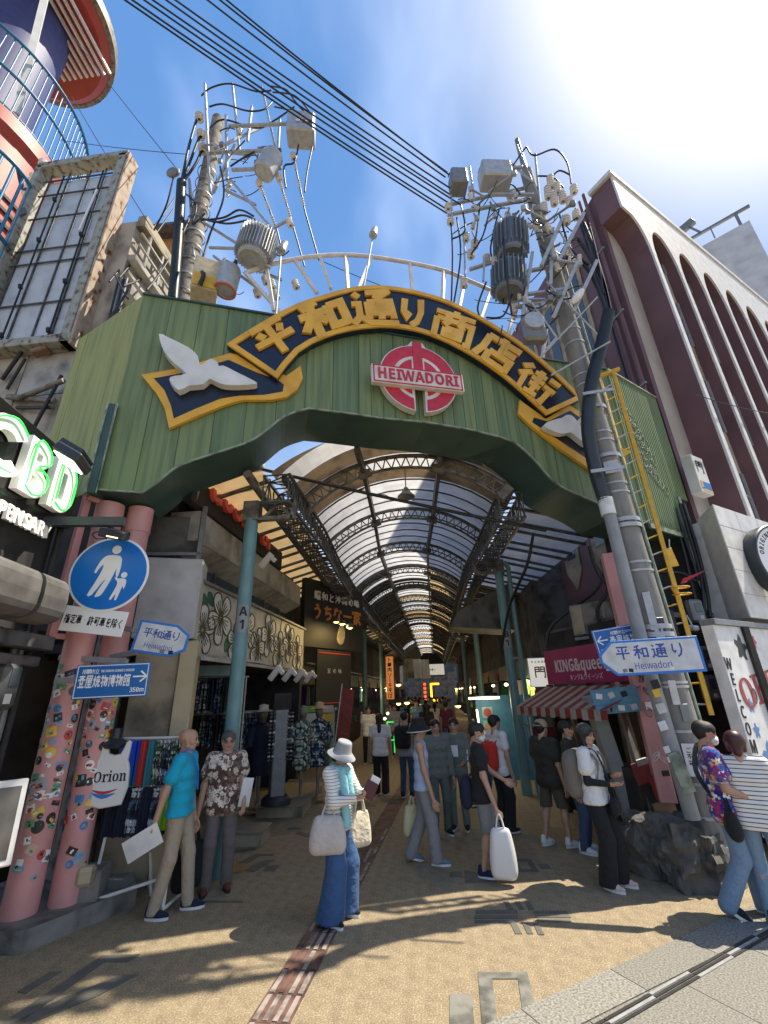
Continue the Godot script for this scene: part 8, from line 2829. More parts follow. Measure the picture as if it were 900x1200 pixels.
func build_far_street() -> void:
	var fas := [lin(0.03,0.1,0.14), lin(0.1,0.02,0.02), lin(0.16,0.1,0.03), lin(0.05,0.05,0.05), lin(0.25,0.24,0.22), lin(0.03,0.07,0.04), lin(0.12,0.05,0.08)]
	var fn := ["blue", "red", "ochre", "black", "pale", "green", "plum"]
	var goods := []
	for k in 8: goods.append(mat("goods_%d" % k, Color.from_hsv(k / 8.0,0.5,0.5), 0.7))
	for s in [-1.0,1.0]:
		var z := -13.2 if s < 0 else -13.4
		var n := 0
		var order := [3,0,5,1,4,2,6,0,3,1,2,4,5,6,3] if s < 0 else [0,6,3,2,5,1,4,0,3,6,2,1,5,4,6]
		while z > -62.0:
			var w := rng.randf_range(3.2,4.6)
			var k: int = order[n]
			var near: String = "nearest the hibiscus sign" if n == 0 and s < 0 else "nearest post B1" if n == 0 else "just past the %s fascia" % fn[order[n - 1]]
			var x0 := -4.15 if s < 0 else 2.95
			var o := thing("shop_unit", "%s arcade shop with a %s fascia, %s" % ["left" if s < 0 else "right", fn[k], near], "shop", Vector3(x0,0, z - w * 0.5), PI / 2 if s < 0 else -PI / 2, "shops lining the arcade")
			wbox(o, "upper_wall", Vector3(0,4.3,-0.6), Vector3(w - 0.02,3.2,1.0), [M.dark_wall, M.grey_wall, M.brown_wall][rng.randi() % 3])
			wbox(o, "fascia", Vector3(0,2.62,0.05), Vector3(w - 0.1,0.55,0.2), mat("fascia_%d" % k, fas[k], 0.5, "grime"), 0.01)
			wbox(o, "back_wall", Vector3(0,1.3,-2.6), Vector3(w, 2.7,0.1), M.brown_wall)
			wbox(o, "party_wall", Vector3(w * 0.5,1.3,-1.2), Vector3(0.12,2.7,2.8), M.grey_wall)
			wbox(o, "counter", Vector3(0,0.4,-0.1), Vector3(w * 0.7,0.8,0.7), M.brown_wall, 0.01)
			for j in 9:
				wbox(o, "goods", Vector3(rng.randf_range(-w * 0.33, w * 0.33), 0.86 + rng.randf() * 0.1, rng.randf_range(-0.3,0.2)), Vector3(rng.randf_range(0.12,0.3), rng.randf_range(0.1,0.35), 0.2), goods[rng.randi() % 8], 0.01)
			for j in 4:
				garment(o, "hung_goods", Vector3(rng.randf_range(-w * 0.4, w * 0.4), 2.3, rng.randf_range(-0.8,0.2)), 0.4, rng.randf_range(0.4,0.9), goods[rng.randi() % 8] if rng.randf() < 0.6 else M.dove, rng.randf() * 2.0)
			if rng.randf() < 0.75:
				var c := Vector3(rng.randf_range(-1,1), 2.2,0.15)
				var mb := MB.new()
				mb.ball(c, Vector3(0.08,0.06,0.08), 8)
				part(o, "bulb_light", mb, glow("bulb_white", Color(1.0,0.9,0.7), 3.0))
				if n % 3 == 0: lamp_omni(o, c, 0.9, Color(1,0.88,0.65), 0.05)
			z -= w
			n += 1
	# street furniture hung in the arcade
	var hb := thing("hanging_sign", "white lit box sign under a dark hood, hung across the middle of the arcade", "sign", Vector3(-0.13,3.01,-23.0))
	var fm: Material = M.lit_sign_face
	wbox(hb, "lit_box_sign", Vector3.ZERO, Vector3(1.28,0.5,0.2), fm, 0.01)
	wbox(hb, "frame", Vector3(0,-0.27,0), Vector3(1.36,0.05,0.26), M.steel_frame)
	var hm := MB.new()
	hm.prism(v2([Vector2(-0.68,0.26), Vector2(0.68,0.26), Vector2(0.35,0.75), Vector2(-0.35,0.75)]), -0.15,0.15)
	part(hb, "hood", hm, M.dark)
	var tm := MB.new()
	write_strokes(tm, "平和通り", Vector2(-0.16,0), 0.1, Vector2(0.11,0), 13.0,0.1,0.004)
	part(hb, "lettering", tm, mat("sign_brown2", lin(0.2,0.04,0.03), 0.5))
	var vs := thing("vertical_sign", "tall narrow amber sign with black characters on the left of the arcade", "sign", Vector3(-1.6,2.54,-17.0), 0.0)
	var am := mat("amber_sign", Color(0.85,0.55,0.3), 0.5)
	am.emission_enabled = true
	am.emission = Color(1.0,0.6,0.3)
	am.emission_energy_multiplier = 0.12
	wbox(vs, "lit_board_sign", Vector3.ZERO, Vector3(0.27,1.45,0.08), am, 0.005)
	tm = MB.new()
	write_strokes(tm, "トロ肉ソーキそば", Vector2(0,0.62), 0.16, Vector2(0,-0.175), 14.0,0.04,0.004)
	part(vs, "lettering", tm, M.dark)
	var ys := thing("bracket_sign", "glowing yellow bracket shaped sign deep in the arcade", "sign", Vector3(0.0,1.96,-38.0))
	var ym := glow("yellow_sign_light", Color(1.0,0.72,0.15), 1.5)
	for q in [[Vector3(-0.3,0,0), Vector3(0.14,1.3,0.1)], [Vector3(0.05,0.6,0), Vector3(0.6,0.14,0.1)], [Vector3(0.05,-0.6,0), Vector3(0.6,0.14,0.1)]]: wbox(ys, "lit_bar_sign", q[0], q[1], ym)
	for k in 5: wbox(ys, "red_dot_light", Vector3(-0.8,0.6 - k * 0.3,0), Vector3(0.18,0.18,0.1), glow("red_dot", Color(1.0,0.3,0.1), 1.2))
	var gn := thing("neon_sign", "green neon strip sign among white bulbs on the left of the arcade", "sign", Vector3(-1.39,0.86,-14.5))
	for q in [[Vector3(-0.1,0.1,0), Vector3(0.03,0.55,0.03)], [Vector3(0.0,0.36,0), Vector3(0.2,0.03,0.03)], [Vector3(0.1,-0.2,0), Vector3(0.03,0.5,0.03)], [Vector3(0.1,-0.12,0), Vector3(0.2,0.03,0.03)]]: wbox(gn, "neon_bar_light", q[0], q[1], glow("neon_green_light", Color(0.25,1.0,0.4), 1.0))
	for k in 6: wbox(gn, "bulb_light", Vector3(-0.25 + 0.09 * (k % 3), -0.1 + 0.14 * k, 0.05), Vector3(0.07,0.07,0.07), glow("bulb_white", Color(1.0,0.9,0.7), 3.0), 0.02)
	for q in [[Vector3(-1.45,2.33,-19.0), "left lit hanging lamp over the arcade's left shops"], [Vector3(-1.14,1.66,-19.0), "lower lit hanging lamp over the arcade's left shops"], [Vector3(0.91,1.46,-20.0), "white lit lamp on the right side of the arcade"], [Vector3(-1.63,1.59,-21.0), "lit lamp deep on the left side of the arcade"]]:
		var lp := thing("hanging_lamp", q[1], "lamp", q[0], 0.0, "lit lamps in the arcade")
		var mb := MB.new()
		mb.lathe([Vector2(0,-0.09), Vector2(0.09,-0.05), Vector2(0.1,0.02), Vector2(0.0,0.03)], 12)
		part(lp, "bulb_light", mb, glow("bulb_warm", Color(1.0,0.82,0.4), 4.0))
		mb = MB.new()
		mb.lathe([Vector2(0.14,0.0), Vector2(0.05,0.13), Vector2(0.0,0.14)], 12)
		part(lp, "shade", mb, M.black_tube)
	var cl := thing("hung_shirts", "pale shirts hung high between the shops on the left of the arcade", "shirts", Vector3(-0.76,3.07,-20.0))
	for k in 3: garment(cl, "shirt", Vector3(k * 0.34 - 0.3,0.3,-k * 0.5), 0.4,0.8, M.dove if k else M.tan_wall, 0.2)
	# daylight end of the arcade
	var ew := thing("end_building", "pale building seen in daylight past the far end of the arcade", "building", Vector3(-0.6,0,-74))
	wbox(ew, "wall", Vector3(0,6,0), Vector3(24,12,4), M.grey_wall)
	for k in 5: wbox(ew, "window_pane", Vector3(-6 + k * 3.0,5.5,2.01), Vector3(1.4,1.6,0.06), M.glass_dark)


class Field:
	# Tapered capsules joined with a smooth minimum, meshed as surface nets.
	var prims := []
	var cuts := []
	var tint: Callable
	func cap(a: Vector3, b: Vector3, ra: float, rb: float = -1.0, sub := false) -> void:
		prims.append([a, b, ra, ra if rb < 0.0 else rb, sub])
	func cut(p: Vector3, n: Vector3) -> void:
		cuts.append(Plane(n.normalized(), p))
	func build(mb: MB, cell: float, k: float, x := Transform3D()) -> void:
		var lo := Vector3.INF
		var hi := -Vector3.INF
		for q in prims:
			if q[4]: continue
			var r: float = max(q[2], q[3]) + cell * 2.0
			for p in [q[0], q[1]]:
				lo = lo.min(p - Vector3.ONE * r); hi = hi.max(p + Vector3.ONE * r)
		var nx := int((hi.x - lo.x) / cell) + 2
		var ny := int((hi.y - lo.y) / cell) + 2
		var nz := int((hi.z - lo.z) / cell) + 2
		var f := PackedFloat32Array()
		f.resize(nx * ny * nz)
		f.fill(9.0)
		for q in prims:
			var a: Vector3 = q[0]
			var b: Vector3 = q[1]
			var ra: float = q[2]
			var rb: float = q[3]
			var e: float = k + cell * 2.0
			var l: Vector3 = a.min(b) - Vector3.ONE * (max(ra, rb) + e)
			var h: Vector3 = a.max(b) + Vector3.ONE * (max(ra, rb) + e)
			var ba := b - a
			var bb: float = max(ba.length_squared(), 1e-9)
			var sub: bool = q[4]
			for iz in range(max(0, int((l.z - lo.z) / cell)), min(nz, int((h.z - lo.z) / cell) + 1)):
				for iy in range(max(0, int((l.y - lo.y) / cell)), min(ny, int((h.y - lo.y) / cell) + 1)):
					var row := (iz * ny + iy) * nx
					for ix in range(max(0, int((l.x - lo.x) / cell)), min(nx, int((h.x - lo.x) / cell) + 1)):
						var pa := lo + Vector3(ix, iy, iz) * cell - a
						var t := clampf(pa.dot(ba) / bb, 0.0,1.0)
						var d := (pa - ba * t).length() - (ra + (rb - ra) * t)
						var o := f[row + ix]
						if sub:
							if -d > o: f[row + ix] = -d
						elif o > 8.0: f[row + ix] = d
						else:
							var g: float = max(k - absf(o - d), 0.0)
							f[row + ix] = minf(o, d) - g * g * 0.25 / k
		if cuts.size():
			for iz in nz:
				for iy in ny:
					var row := (iz * ny + iy) * nx
					for ix in nx:
						if f[row + ix] < cell * 2.0:
							var p := lo + Vector3(ix, iy, iz) * cell
							for c in cuts:
								var d: float = c.distance_to(p)
								if d > f[row + ix]: f[row + ix] = d
		var id := PackedInt32Array()
		id.resize(f.size())
		id.fill(-1)
		var vs := PackedVector3Array()
		var ns := PackedVector3Array()
		var sx := nx
		var sy := nx * ny
		var of := [0,1, sx, sx + 1, sy, sy + 1, sy + sx, sy + sx + 1]
		var nb := x.basis.inverse().transposed()
		for iz in nz - 1:
			for iy in ny - 1:
				var base := (iz * ny + iy) * nx
				for ix in nx - 1:
					var i := base + ix
					if absf(f[i]) > cell * 1.8: continue
					var v := [f[i], f[i + 1], f[i + sx], f[i + sx + 1], f[i + sy], f[i + sy + 1], f[i + sy + sx], f[i + sy + sx + 1]]
					var m := 0
					for j in 8:
						if v[j] < 0.0: m += 1
					if m == 0 or m == 8: continue
					var s := Vector3.ZERO
					var c := 0
					for e in [[0,1], [2,3], [4,5], [6,7], [0,2], [1,3], [4,6], [5,7], [0,4], [1,5], [2,6], [3,7]]:
						var p: float = v[e[0]]
						var q: float = v[e[1]]
						if (p < 0.0) != (q < 0.0):
							var t := p / (p - q)
							var A := Vector3(e[0] & 1, (e[0] >> 1) & 1, e[0] >> 2)
							var B := Vector3(e[1] & 1, (e[1] >> 1) & 1, e[1] >> 2)
							s += A.lerp(B, t); c += 1
					id[i] = vs.size()
					vs.append(x * (lo + (Vector3(ix, iy, iz) + s / c) * cell))
					ns.append((nb * Vector3(v[1] + v[3] + v[5] + v[7] - v[0] - v[2] - v[4] - v[6], v[2] + v[3] + v[6] + v[7] - v[0] - v[1] - v[4] - v[5], v[4] + v[5] + v[6] + v[7] - v[0] - v[1] - v[2] - v[3])).normalized())
		var old := mb.tint
		for iz in range(1, nz - 1):
			for iy in range(1, ny - 1):
				for ix in range(1, nx - 1):
					var i := (iz * ny + iy) * nx + ix
					if id[i] < 0: continue
					for ax in 3:
						var st: int = [1, sx, sy][ax]
						if (f[i] < 0.0) == (f[i + st] < 0.0): continue
						var o1: int = [sx, sy, 1][ax]
						var o2: int = [sy, 1, sx][ax]
						var q := [id[i], id[i - o1], id[i - o1 - o2], id[i - o2]]
						if q.min() < 0: continue
						if tint.is_valid():
							mb.tint = tint.call(lo + Vector3(ix, iy, iz) * cell)
						for tr in [[0,1,2], [0,2,3]]:
							mb.stri(vs[q[tr[0]]], vs[q[tr[1]]], vs[q[tr[2]]], ns[q[tr[0]]], ns[q[tr[1]]], ns[q[tr[2]]], uv_of(vs[q[tr[0]]]), uv_of(vs[q[tr[1]]]), uv_of(vs[q[tr[2]]]))
		mb.tint = old
	func uv_of(p: Vector3) -> Vector2:
		return Vector2(p.x + p.z, p.y)

var head_mb: MB
var hand_mb := {}

func head_tint(p: Vector3) -> Color:
	# lips, brows and eyes on the head's own scale (metres, chin at 0)
	var ax := absf(p.x)
	if p.z > 0.055:
		if absf(p.y - 0.052) < 0.008 and ax < 0.024: return Color(0.3,0.1,0.09)
		if absf(p.y - 0.128) < 0.006 and ax > 0.012 and ax < 0.045: return Color(0.03,0.022,0.02)
		if absf(p.y - 0.109) < 0.0065 and ax > 0.018 and ax < 0.042: return Color(0.02,0.016,0.015)
	return Color(0.43,0.25,0.17)

func make_head() -> void:
	var f := Field.new()
	f.cap(Vector3(0,0.145,-0.03), Vector3(0,0.14,0.012), 0.083,0.077)
	f.cap(Vector3(0,0.1,0.02), Vector3(0,0.05,0.03), 0.062,0.048)
	f.cap(Vector3(0,0.02,0.052), Vector3(0,0.035,0.04), 0.022,0.035)
	for s in [-1,1]:
		f.cap(Vector3(0.045 * s, 0.05,-0.005), Vector3(0.022 * s, 0.022,0.045), 0.026,0.02)
		f.cap(Vector3(0.03 * s, 0.085,0.06), Vector3(0.045 * s, 0.082,0.045), 0.018,0.018)
		f.cap(Vector3(0.078 * s, 0.115,-0.012), Vector3(0.073 * s, 0.075,-0.004), 0.013,0.01)
	f.cap(Vector3(0,0.11,0.083), Vector3(0,0.076,0.1), 0.008,0.012)
	f.cap(Vector3(-0.018,0.052,0.076), Vector3(0.018,0.052,0.076), 0.011)
	f.cap(Vector3(-0.036,0.126,0.07), Vector3(0.036,0.126,0.07), 0.012)
	f.cap(Vector3(0,0.06,-0.02), Vector3(0,-0.06,-0.035), 0.054,0.056)
	f.tint = head_tint
	head_mb = MB.new()
	f.build(head_mb, 0.0062,0.02)

func make_hands() -> void:
	# right-handed frame: wrist at 0, fingers along -y, thumb towards +z, palm facing -x
	for kind in ["loose", "grip"]:
		var f := Field.new()
		var curl := 0.35 if kind == "loose" else 1.15
		f.cap(Vector3(0,0.01,0), Vector3(0,-0.03,0.0), 0.024,0.026)
		for k in 4:
			var z := 0.03 - k * 0.02
			var base := Vector3(0,-0.082 + absf(k - 1.3) * 0.005, z)
			f.cap(Vector3(0,-0.025, z * 0.7), base, 0.015,0.0115)
			var l: float = [0.07,0.078,0.072,0.056][k]
			var a := curl * 0.7 + k * 0.05
			var m := base + Vector3(-sin(a), -cos(a), 0) * l * 0.5
			f.cap(base, m, 0.0105,0.0095)
			a += curl
			var t := m + Vector3(-sin(a), -cos(a), 0) * l * 0.32
			f.cap(m, t, 0.0095,0.0088)
			a += curl * 0.7
			f.cap(t, t + Vector3(-sin(a), -cos(a), 0) * l * 0.24,0.0088,0.008)
		f.cap(Vector3(-0.005,-0.02,0.02), Vector3(-0.02,-0.055,0.045), 0.014,0.012)
		f.cap(Vector3(-0.02,-0.055,0.045), Vector3(-0.034 if kind == "grip" else -0.022,-0.09,0.04 if kind == "grip" else 0.052), 0.011,0.009)
		var mb := MB.new()
		mb.tint = Color(0.43,0.25,0.17)
		f.build(mb, 0.005,0.007)
		hand_mb[kind] = mb

func two_bone(a: Vector3, c: Vector3, l1: float, l2: float, hint: Vector3) -> Vector3:
	var d := c - a
	var l := clampf(d.length(), 0.02, l1 + l2 - 0.002)
	var n := d.normalized()
	var s := (l1 * l1 - l2 * l2 + l * l) / (2.0 * l)
	var h := sqrt(max(l1 * l1 - s * s, 0.0))
	return a + n * s + (hint - n * hint.dot(n)).normalized() * h

func cloth(key: String, c: Color, tex := "", s := 3.0) -> StandardMaterial3D:
	var m := mat("cloth_" + key, c, 0.9, tex, Vector3(s, s, s), 0.0, "" if key.begins_with("stripe") or key.begins_with("hat") else "wave_n", 0.75)
	m.rim_enabled = true
	m.rim = 0.25
	return m

# spec keys: h height, face turn, hl hr hands, fl fr feet (x, z), ft toes, top/low materials, sleeve 0..1, legs 0..1, wide, look, coarse
func person(label: String, at: Vector3, turn: float, s: Dictionary) -> Node3D:
	var o := thing("person", label, "person", at, turn, s.get("group", ""))
	var H: float = s.get("h", 1.68)
	var cell: float = s.get("cell", 0.017)
	var w: float = s.get("w", 1.0)
	var lean: Vector3 = s.get("lean", Vector3.ZERO)
	var hip := Vector3(0,0.525 * H, 0) + lean * 0.2
	var chest := Vector3(0,0.735 * H, 0.0) + lean * 0.7
	var neck := Vector3(0,0.845 * H, -0.012) + lean
	var sh := [chest + Vector3(-0.108 * H * w, 0.075 * H, -0.01) + lean * 0.2, chest + Vector3(0.108 * H * w, 0.075 * H, -0.01) + lean * 0.2]
	var hp := [hip + Vector3(-0.052 * H, 0,0), hip + Vector3(0.052 * H, 0,0)]
	var feet := [s.get("fr", Vector2(-0.1,0)), s.get("fl", Vector2(0.1,0))]
	var lift := [s.get("ur", 0.0), s.get("ul", 0.0)]
	var hands := [s.get("hr", Vector3(-0.24,0.46 * H, 0.06)), s.get("hl", Vector3(0.24,0.46 * H, 0.06))]
	var knee := [] ; var ank := [] ; var elb := []
	for i in 2:
		ank.append(Vector3(feet[i].x, 0.055 * H * 0.9 + lift[i], feet[i].y))
		knee.append(two_bone(hp[i], ank[i], 0.245 * H, 0.238 * H, Vector3(0.05 * (i * 2 - 1), 0,1)))
		elb.append(two_bone(sh[i], hands[i], 0.175 * H, 0.155 * H, s.get("eh", Vector3(0,0,-1)) + Vector3(0.5 * (i * 2 - 1), 0,0)))
	var skin := mat("skin", Color(1,1,1), 0.5)
	skin.vertex_color_use_as_albedo = true
	skin.subsurf_scatter_enabled = true
	skin.subsurf_scatter_strength = 0.1
	# body
	var f := Field.new()
	f.cap(hp[0], hp[1], 0.054 * H); f.cap(hip + Vector3(-0.05,0.09 * H, 0), hip + Vector3(0.05,0.09 * H, 0), 0.05 * H * w)
	f.cap(chest + Vector3(-0.06 * H * w, 0.01,0), chest + Vector3(0.06 * H * w, 0.01,0), 0.054 * H * w)
	f.cap(sh[0], sh[1], 0.034 * H); f.cap(chest + Vector3(0,0.08 * H, 0), neck + Vector3(0,0.035 * H, 0.01), 0.036 * H, 0.031 * H)
	for i in 2:
		f.cap(hp[i], knee[i], 0.048 * H, 0.032 * H); f.cap(knee[i], ank[i], 0.032 * H, 0.021 * H)
		f.cap(knee[i].lerp(ank[i], 0.25) + Vector3(0,0,-0.012), knee[i].lerp(ank[i], 0.4) + Vector3(0,0,-0.012), 0.03 * H, 0.026 * H)
		f.cap(sh[i], elb[i], 0.028 * H, 0.023 * H); f.cap(elb[i], hands[i], 0.024 * H, 0.0155 * H)
	var mb := MB.new()
	mb.tint = Color(0.43,0.25,0.17)
	f.build(mb, cell, 0.035)
	var hx := Transform3D(Basis.from_euler(Vector3(s.get("nod", 0.0), s.get("look", 0.0), s.get("tip", 0.0))) * Basis.from_scale(Vector3.ONE * H / 1.72), neck + Vector3(0,0.012 * H, 0.012))
	mb.add_mesh(head_mb, hx)
	for i in 2:
		var d: Vector3 = (hands[i] - elb[i]).normalized()
		var fwd: Vector3 = s.get("hf", Vector3(0,0,1))
		var z: Vector3 = (fwd - d * fwd.dot(d)).normalized()
		var xx := (-d).cross(z)
		var b := Basis(xx, -d, z) if i == 1 else Basis(xx, -d, z) * Basis.from_scale(Vector3(-1,1,1))
		mb.add_mesh(hand_mb[s.get("grip", ["loose", "loose"])[i]], Transform3D(b * Basis.from_scale(Vector3.ONE * H / 1.72), hands[i]))
	part(o, "body", mb, skin)
	# top
	var top: Material = s.top
	var ease: float = s.get("ease", 0.012)
	var slv: float = s.get("sleeve", 0.55)
	var t := Field.new()
	t.cap(chest + Vector3(-0.06 * H * w, 0.0,0), chest + Vector3(0.06 * H * w, 0.0,0), 0.056 * H * w + ease)
	t.cap(hip + Vector3(-0.05 * H, 0.13 * H, 0), hip + Vector3(0.05 * H, 0.13 * H, 0), 0.053 * H * w + ease)
	var hem: float = s.get("hem", 0.46) * H
	t.cap(hip + Vector3(-0.05 * H, 0.06 * H, 0), hip + Vector3(0.05 * H, 0.06 * H, 0), 0.055 * H + ease)
	t.cap(hip + Vector3(-0.05 * H, -0.02 * H, 0), hip + Vector3(0.05 * H, -0.02 * H, 0), 0.06 * H + ease * 1.3)
	if slv > 0.0:
		t.cap(sh[0], sh[1], 0.037 * H + ease * 0.5)
		for i in 2:
			var e: Vector3 = sh[i].lerp(elb[i], min(slv, 1.0))
			t.cap(sh[i], e, 0.033 * H + ease * 0.5,0.032 * H + ease * (1.4 if slv < 1.0 else 0.4))
			if slv > 1.0: t.cap(elb[i], elb[i].lerp(hands[i], (slv - 1.0)), 0.03 * H + ease * 0.4,0.022 * H + ease * 0.5)
	else:
		t.cap(sh[0].lerp(sh[1], 0.22), sh[0].lerp(sh[1], 0.78), 0.036 * H)
	t.cap(chest + Vector3(0,0.07 * H, 0), neck + Vector3(0,0.005,0), 0.05 * H, 0.036 * H)
	t.cut(Vector3(0, hem, 0), Vector3(0,-1,0))
	t.cut(neck + Vector3(0,0.012 * H, 0), Vector3(0,1,0.45))
	mb = MB.new()
	t.build(mb, cell, 0.03)
	part(o, s.get("top_name", "shirt"), mb, top)
	# trousers or shorts
	var l := Field.new()
	var wide: float = s.get("wide", 0.0)
	var ll: float = s.get("legs", 1.0)
	l.cap(hip + Vector3(-0.045 * H, 0.05 * H, 0), hip + Vector3(0.045 * H, 0.05 * H, 0), 0.054 * H)
	l.cap(hp[0], hp[1], 0.059 * H)
	for i in 2:
		l.cap(hp[i], knee[i], 0.054 * H, 0.041 * H + wide * 0.5)
		if ll > 0.5:
			var e: Vector3 = knee[i].lerp(ank[i], (ll - 0.5) * 2.0) + Vector3(0,-0.035 if ll >= 1.0 else 0.0,0)
			l.cap(knee[i], e, 0.041 * H + wide * 0.5,0.034 * H + wide)
	l.cut(Vector3(0,0.6 * H, 0), Vector3(0,1,0))
	if ll >= 1.0: l.cut(Vector3(0,0.035,0), Vector3(0,-1,0))
	else: l.cut(Vector3(0, s.get("cuff", 0.27) * H, 0), Vector3(0,-1,0))
	mb = MB.new()
	l.build(mb, cell, 0.02)
	part(o, "shorts" if ll < 0.9 else "trousers", mb, s.low)
	# shoes: sole and upper
	for i in 2:
		var toe: float = s.get("toe", 0.12) * (i * 2 - 1)
		var q := xf(Vector3(feet[i].x, lift[i], feet[i].y), toe, [s.get("pr", 0.0), s.get("pl", 0.0)][i])
		var sf := Field.new()
		sf.cap(Vector3(0,0.05,-0.035), Vector3(0,0.045,0.08), 0.038,0.036); sf.cap(Vector3(0,0.035,0.08), Vector3(0.004,0.032,0.15), 0.036,0.026)
		sf.cap(Vector3(0,0.06,-0.03), Vector3(0,0.1,-0.03), 0.036,0.036)
		sf.cut(Vector3(0,0.022,0), Vector3(0,-1,0))
		mb = MB.new()
		sf.build(mb, 0.012,0.02, q)
		var sp := part(o, "shoe", mb, s.shoe)
		var so := PackedVector2Array()
		for k in 16:
			var a := TAU * k / 16
			so.append(Vector2(cos(a) * (0.042 if sin(a) > -0.3 else 0.037), 0.05 + sin(a) * 0.125))
		mb = MB.new()
		mb.prism(so, -0.026,-0.002, q * Transform3D(Basis(Vector3.RIGHT, Vector3.BACK, Vector3.DOWN), Vector3.ZERO), 0.004)
		part(sp, "sole", mb, s.get("sole", M.white))
	# hair and headgear, on the head's own scale
	var hair: String = s.get("hair", "short")
	if hair != "bald":
		var r := Field.new()
		r.cap(Vector3(0,0.148,-0.036), Vector3(0,0.148,0.012), 0.095,0.086)
		if hair == "long" or hair == "bob":
			for q in [-1,1]: r.cap(Vector3(0.06 * q, 0.13,-0.03), Vector3(0.06 * q, 0.05 if hair == "bob" else -0.1,-0.03 if hair == "bob" else 0.01), 0.036,0.03)
			r.cap(Vector3(0,0.1,-0.07), Vector3(0,0.03 if hair == "bob" else -0.16,-0.08), 0.05,0.045)
		else:
			r.cap(Vector3(0,0.12,-0.06), Vector3(0,0.07,-0.05), 0.05,0.04)
		r.cap(Vector3(0,0.06,0.11), Vector3(0,0.12,0.14), 0.07,0.068, true)
		if hair == "short":
			for q in [-1,1]: r.cap(Vector3(0.1 * q, 0.06,0.03), Vector3(0.1 * q, 0.1,0.04), 0.045,0.045, true)
		mb = MB.new()
		r.build(mb, 0.011,0.03, hx)
		part(o, "hair", mb, s.get("hair_m", M.hair))
	var cap: String = s.get("cap", "")
	if cap:
		mb = MB.new()
		var cx := hx * xf(Vector3(0,0.155,-0.012), s.get("cap_turn", 0.0), -0.08)
		if cap == "bucket":
			mb.lathe([Vector2(0.175,-0.06), Vector2(0.178,-0.055), Vector2(0.112,0.0), Vector2(0.104,0.03), Vector2(0.09,0.1), Vector2(0.08,0.112), Vector2(0,0.116)], 26, cx)
		else:
			mb.lathe([Vector2(0.102,-0.015), Vector2(0.104,0.02), Vector2(0.094,0.06), Vector2(0.06,0.095), Vector2(0,0.106)], 22, cx)
			var vp := PackedVector2Array()
			for k in 11:
				var a := PI * k / 10.0
				vp.append(Vector2(cos(a) * 0.08,0.06 + sin(a) * 0.1))
			mb.prism(vp, -0.012,0.0, cx * Transform3D(Basis(Vector3.RIGHT, Vector3.BACK, Vector3.DOWN), Vector3(0,-0.004,0)), 0.003)
		part(o, "hat", mb, s.cap_m)
		if s.has("brim_m"):
			mb = MB.new()
			mb.lathe([Vector2(0.174,-0.066), Vector2(0.183,-0.06), Vector2(0.177,-0.052)], 26, cx)
			part(o, "hat_edge", mb, s.brim_m)
	if s.get("mask", false):
		mb = MB.new()
		var mf := Field.new()
		mf.cap(Vector3(-0.03,0.045,0.06), Vector3(0.03,0.045,0.06), 0.042); mf.cap(Vector3(0,0.07,0.085), Vector3(0,0.03,0.07), 0.026)
		mf.build(mb, 0.008,0.02, hx)
		part(o, "mask", mb, M.white)
	if s.get("glasses", false):
		mb = MB.new()
		for q in [-1,1]:
			var pth := []
			for k in 13: pth.append(hx * Vector3(0.032 * q + cos(TAU * k / 12) * 0.024,0.11 + sin(TAU * k / 12) * 0.017,0.09 - absf(cos(TAU * k / 12)) * 0.004))
			mb.tube(pth, 0.0028,5)
			mb.tube([hx * Vector3(0.056 * q, 0.114,0.084), hx * Vector3(0.082 * q, 0.116,0.0)], 0.0028,5)
		mb.tube([hx * Vector3(-0.01,0.114,0.092), hx * Vector3(0.01,0.114,0.092)], 0.0028,5)
		part(o, "glasses", mb, M.black_tube)
	o.set_meta("hand_r", hands[0]); o.set_meta("hand_l", hands[1])
	return o

func bag_thing(called: String, label: String, cat: String, at: Vector3, turn: float, size: Vector3, m: Material, handle := 0.2, round_ := 0.3) -> Node3D:
	# soft bag hung from its handle: at is the top of the handle
	var o := thing(called, label, cat, at, turn)
	var f := Field.new()
	var w := size.x * 0.5 - size.z * 0.45
	var rows := int(size.y / 0.055) + 1
	for j in rows:
		var y := 0.1 + 0.8 * j / (rows - 1.0)
		var g: float = w * (0.75 + 0.25 * y)
		f.cap(Vector3(-g, -handle - size.y * y, 0), Vector3(g, -handle - size.y * y, 0), size.z * (0.26 + 0.24 * sin(y * 2.4)))
	var mb := MB.new()
	f.build(mb, 0.018,0.05)
	part(o, "sack", mb, m)
	mb = MB.new()
	for s in [-1,1]:
		mb.tube(smooth_path([Vector3(-w * 0.6,-handle - size.y * 0.08,0.02 * s), Vector3(-w * 0.3,-handle * 0.35,0.012 * s), Vector3(0,0,0.01 * s), Vector3(w * 0.3,-handle * 0.35,0.012 * s), Vector3(w * 0.6,-handle - size.y * 0.08,0.02 * s)], 4), 0.01,5)
	part(o, "handle", mb, m)
	return o

func strap_on(o: Node3D, pts: Array, m: Material, w := 0.035) -> void:
	var mb := MB.new()
	var p := smooth_path(pts, 5)
	for i in p.size() - 1: mb.bar(p[i], p[i + 1], w, 0.012)
	part(o, "strap", mb, m)

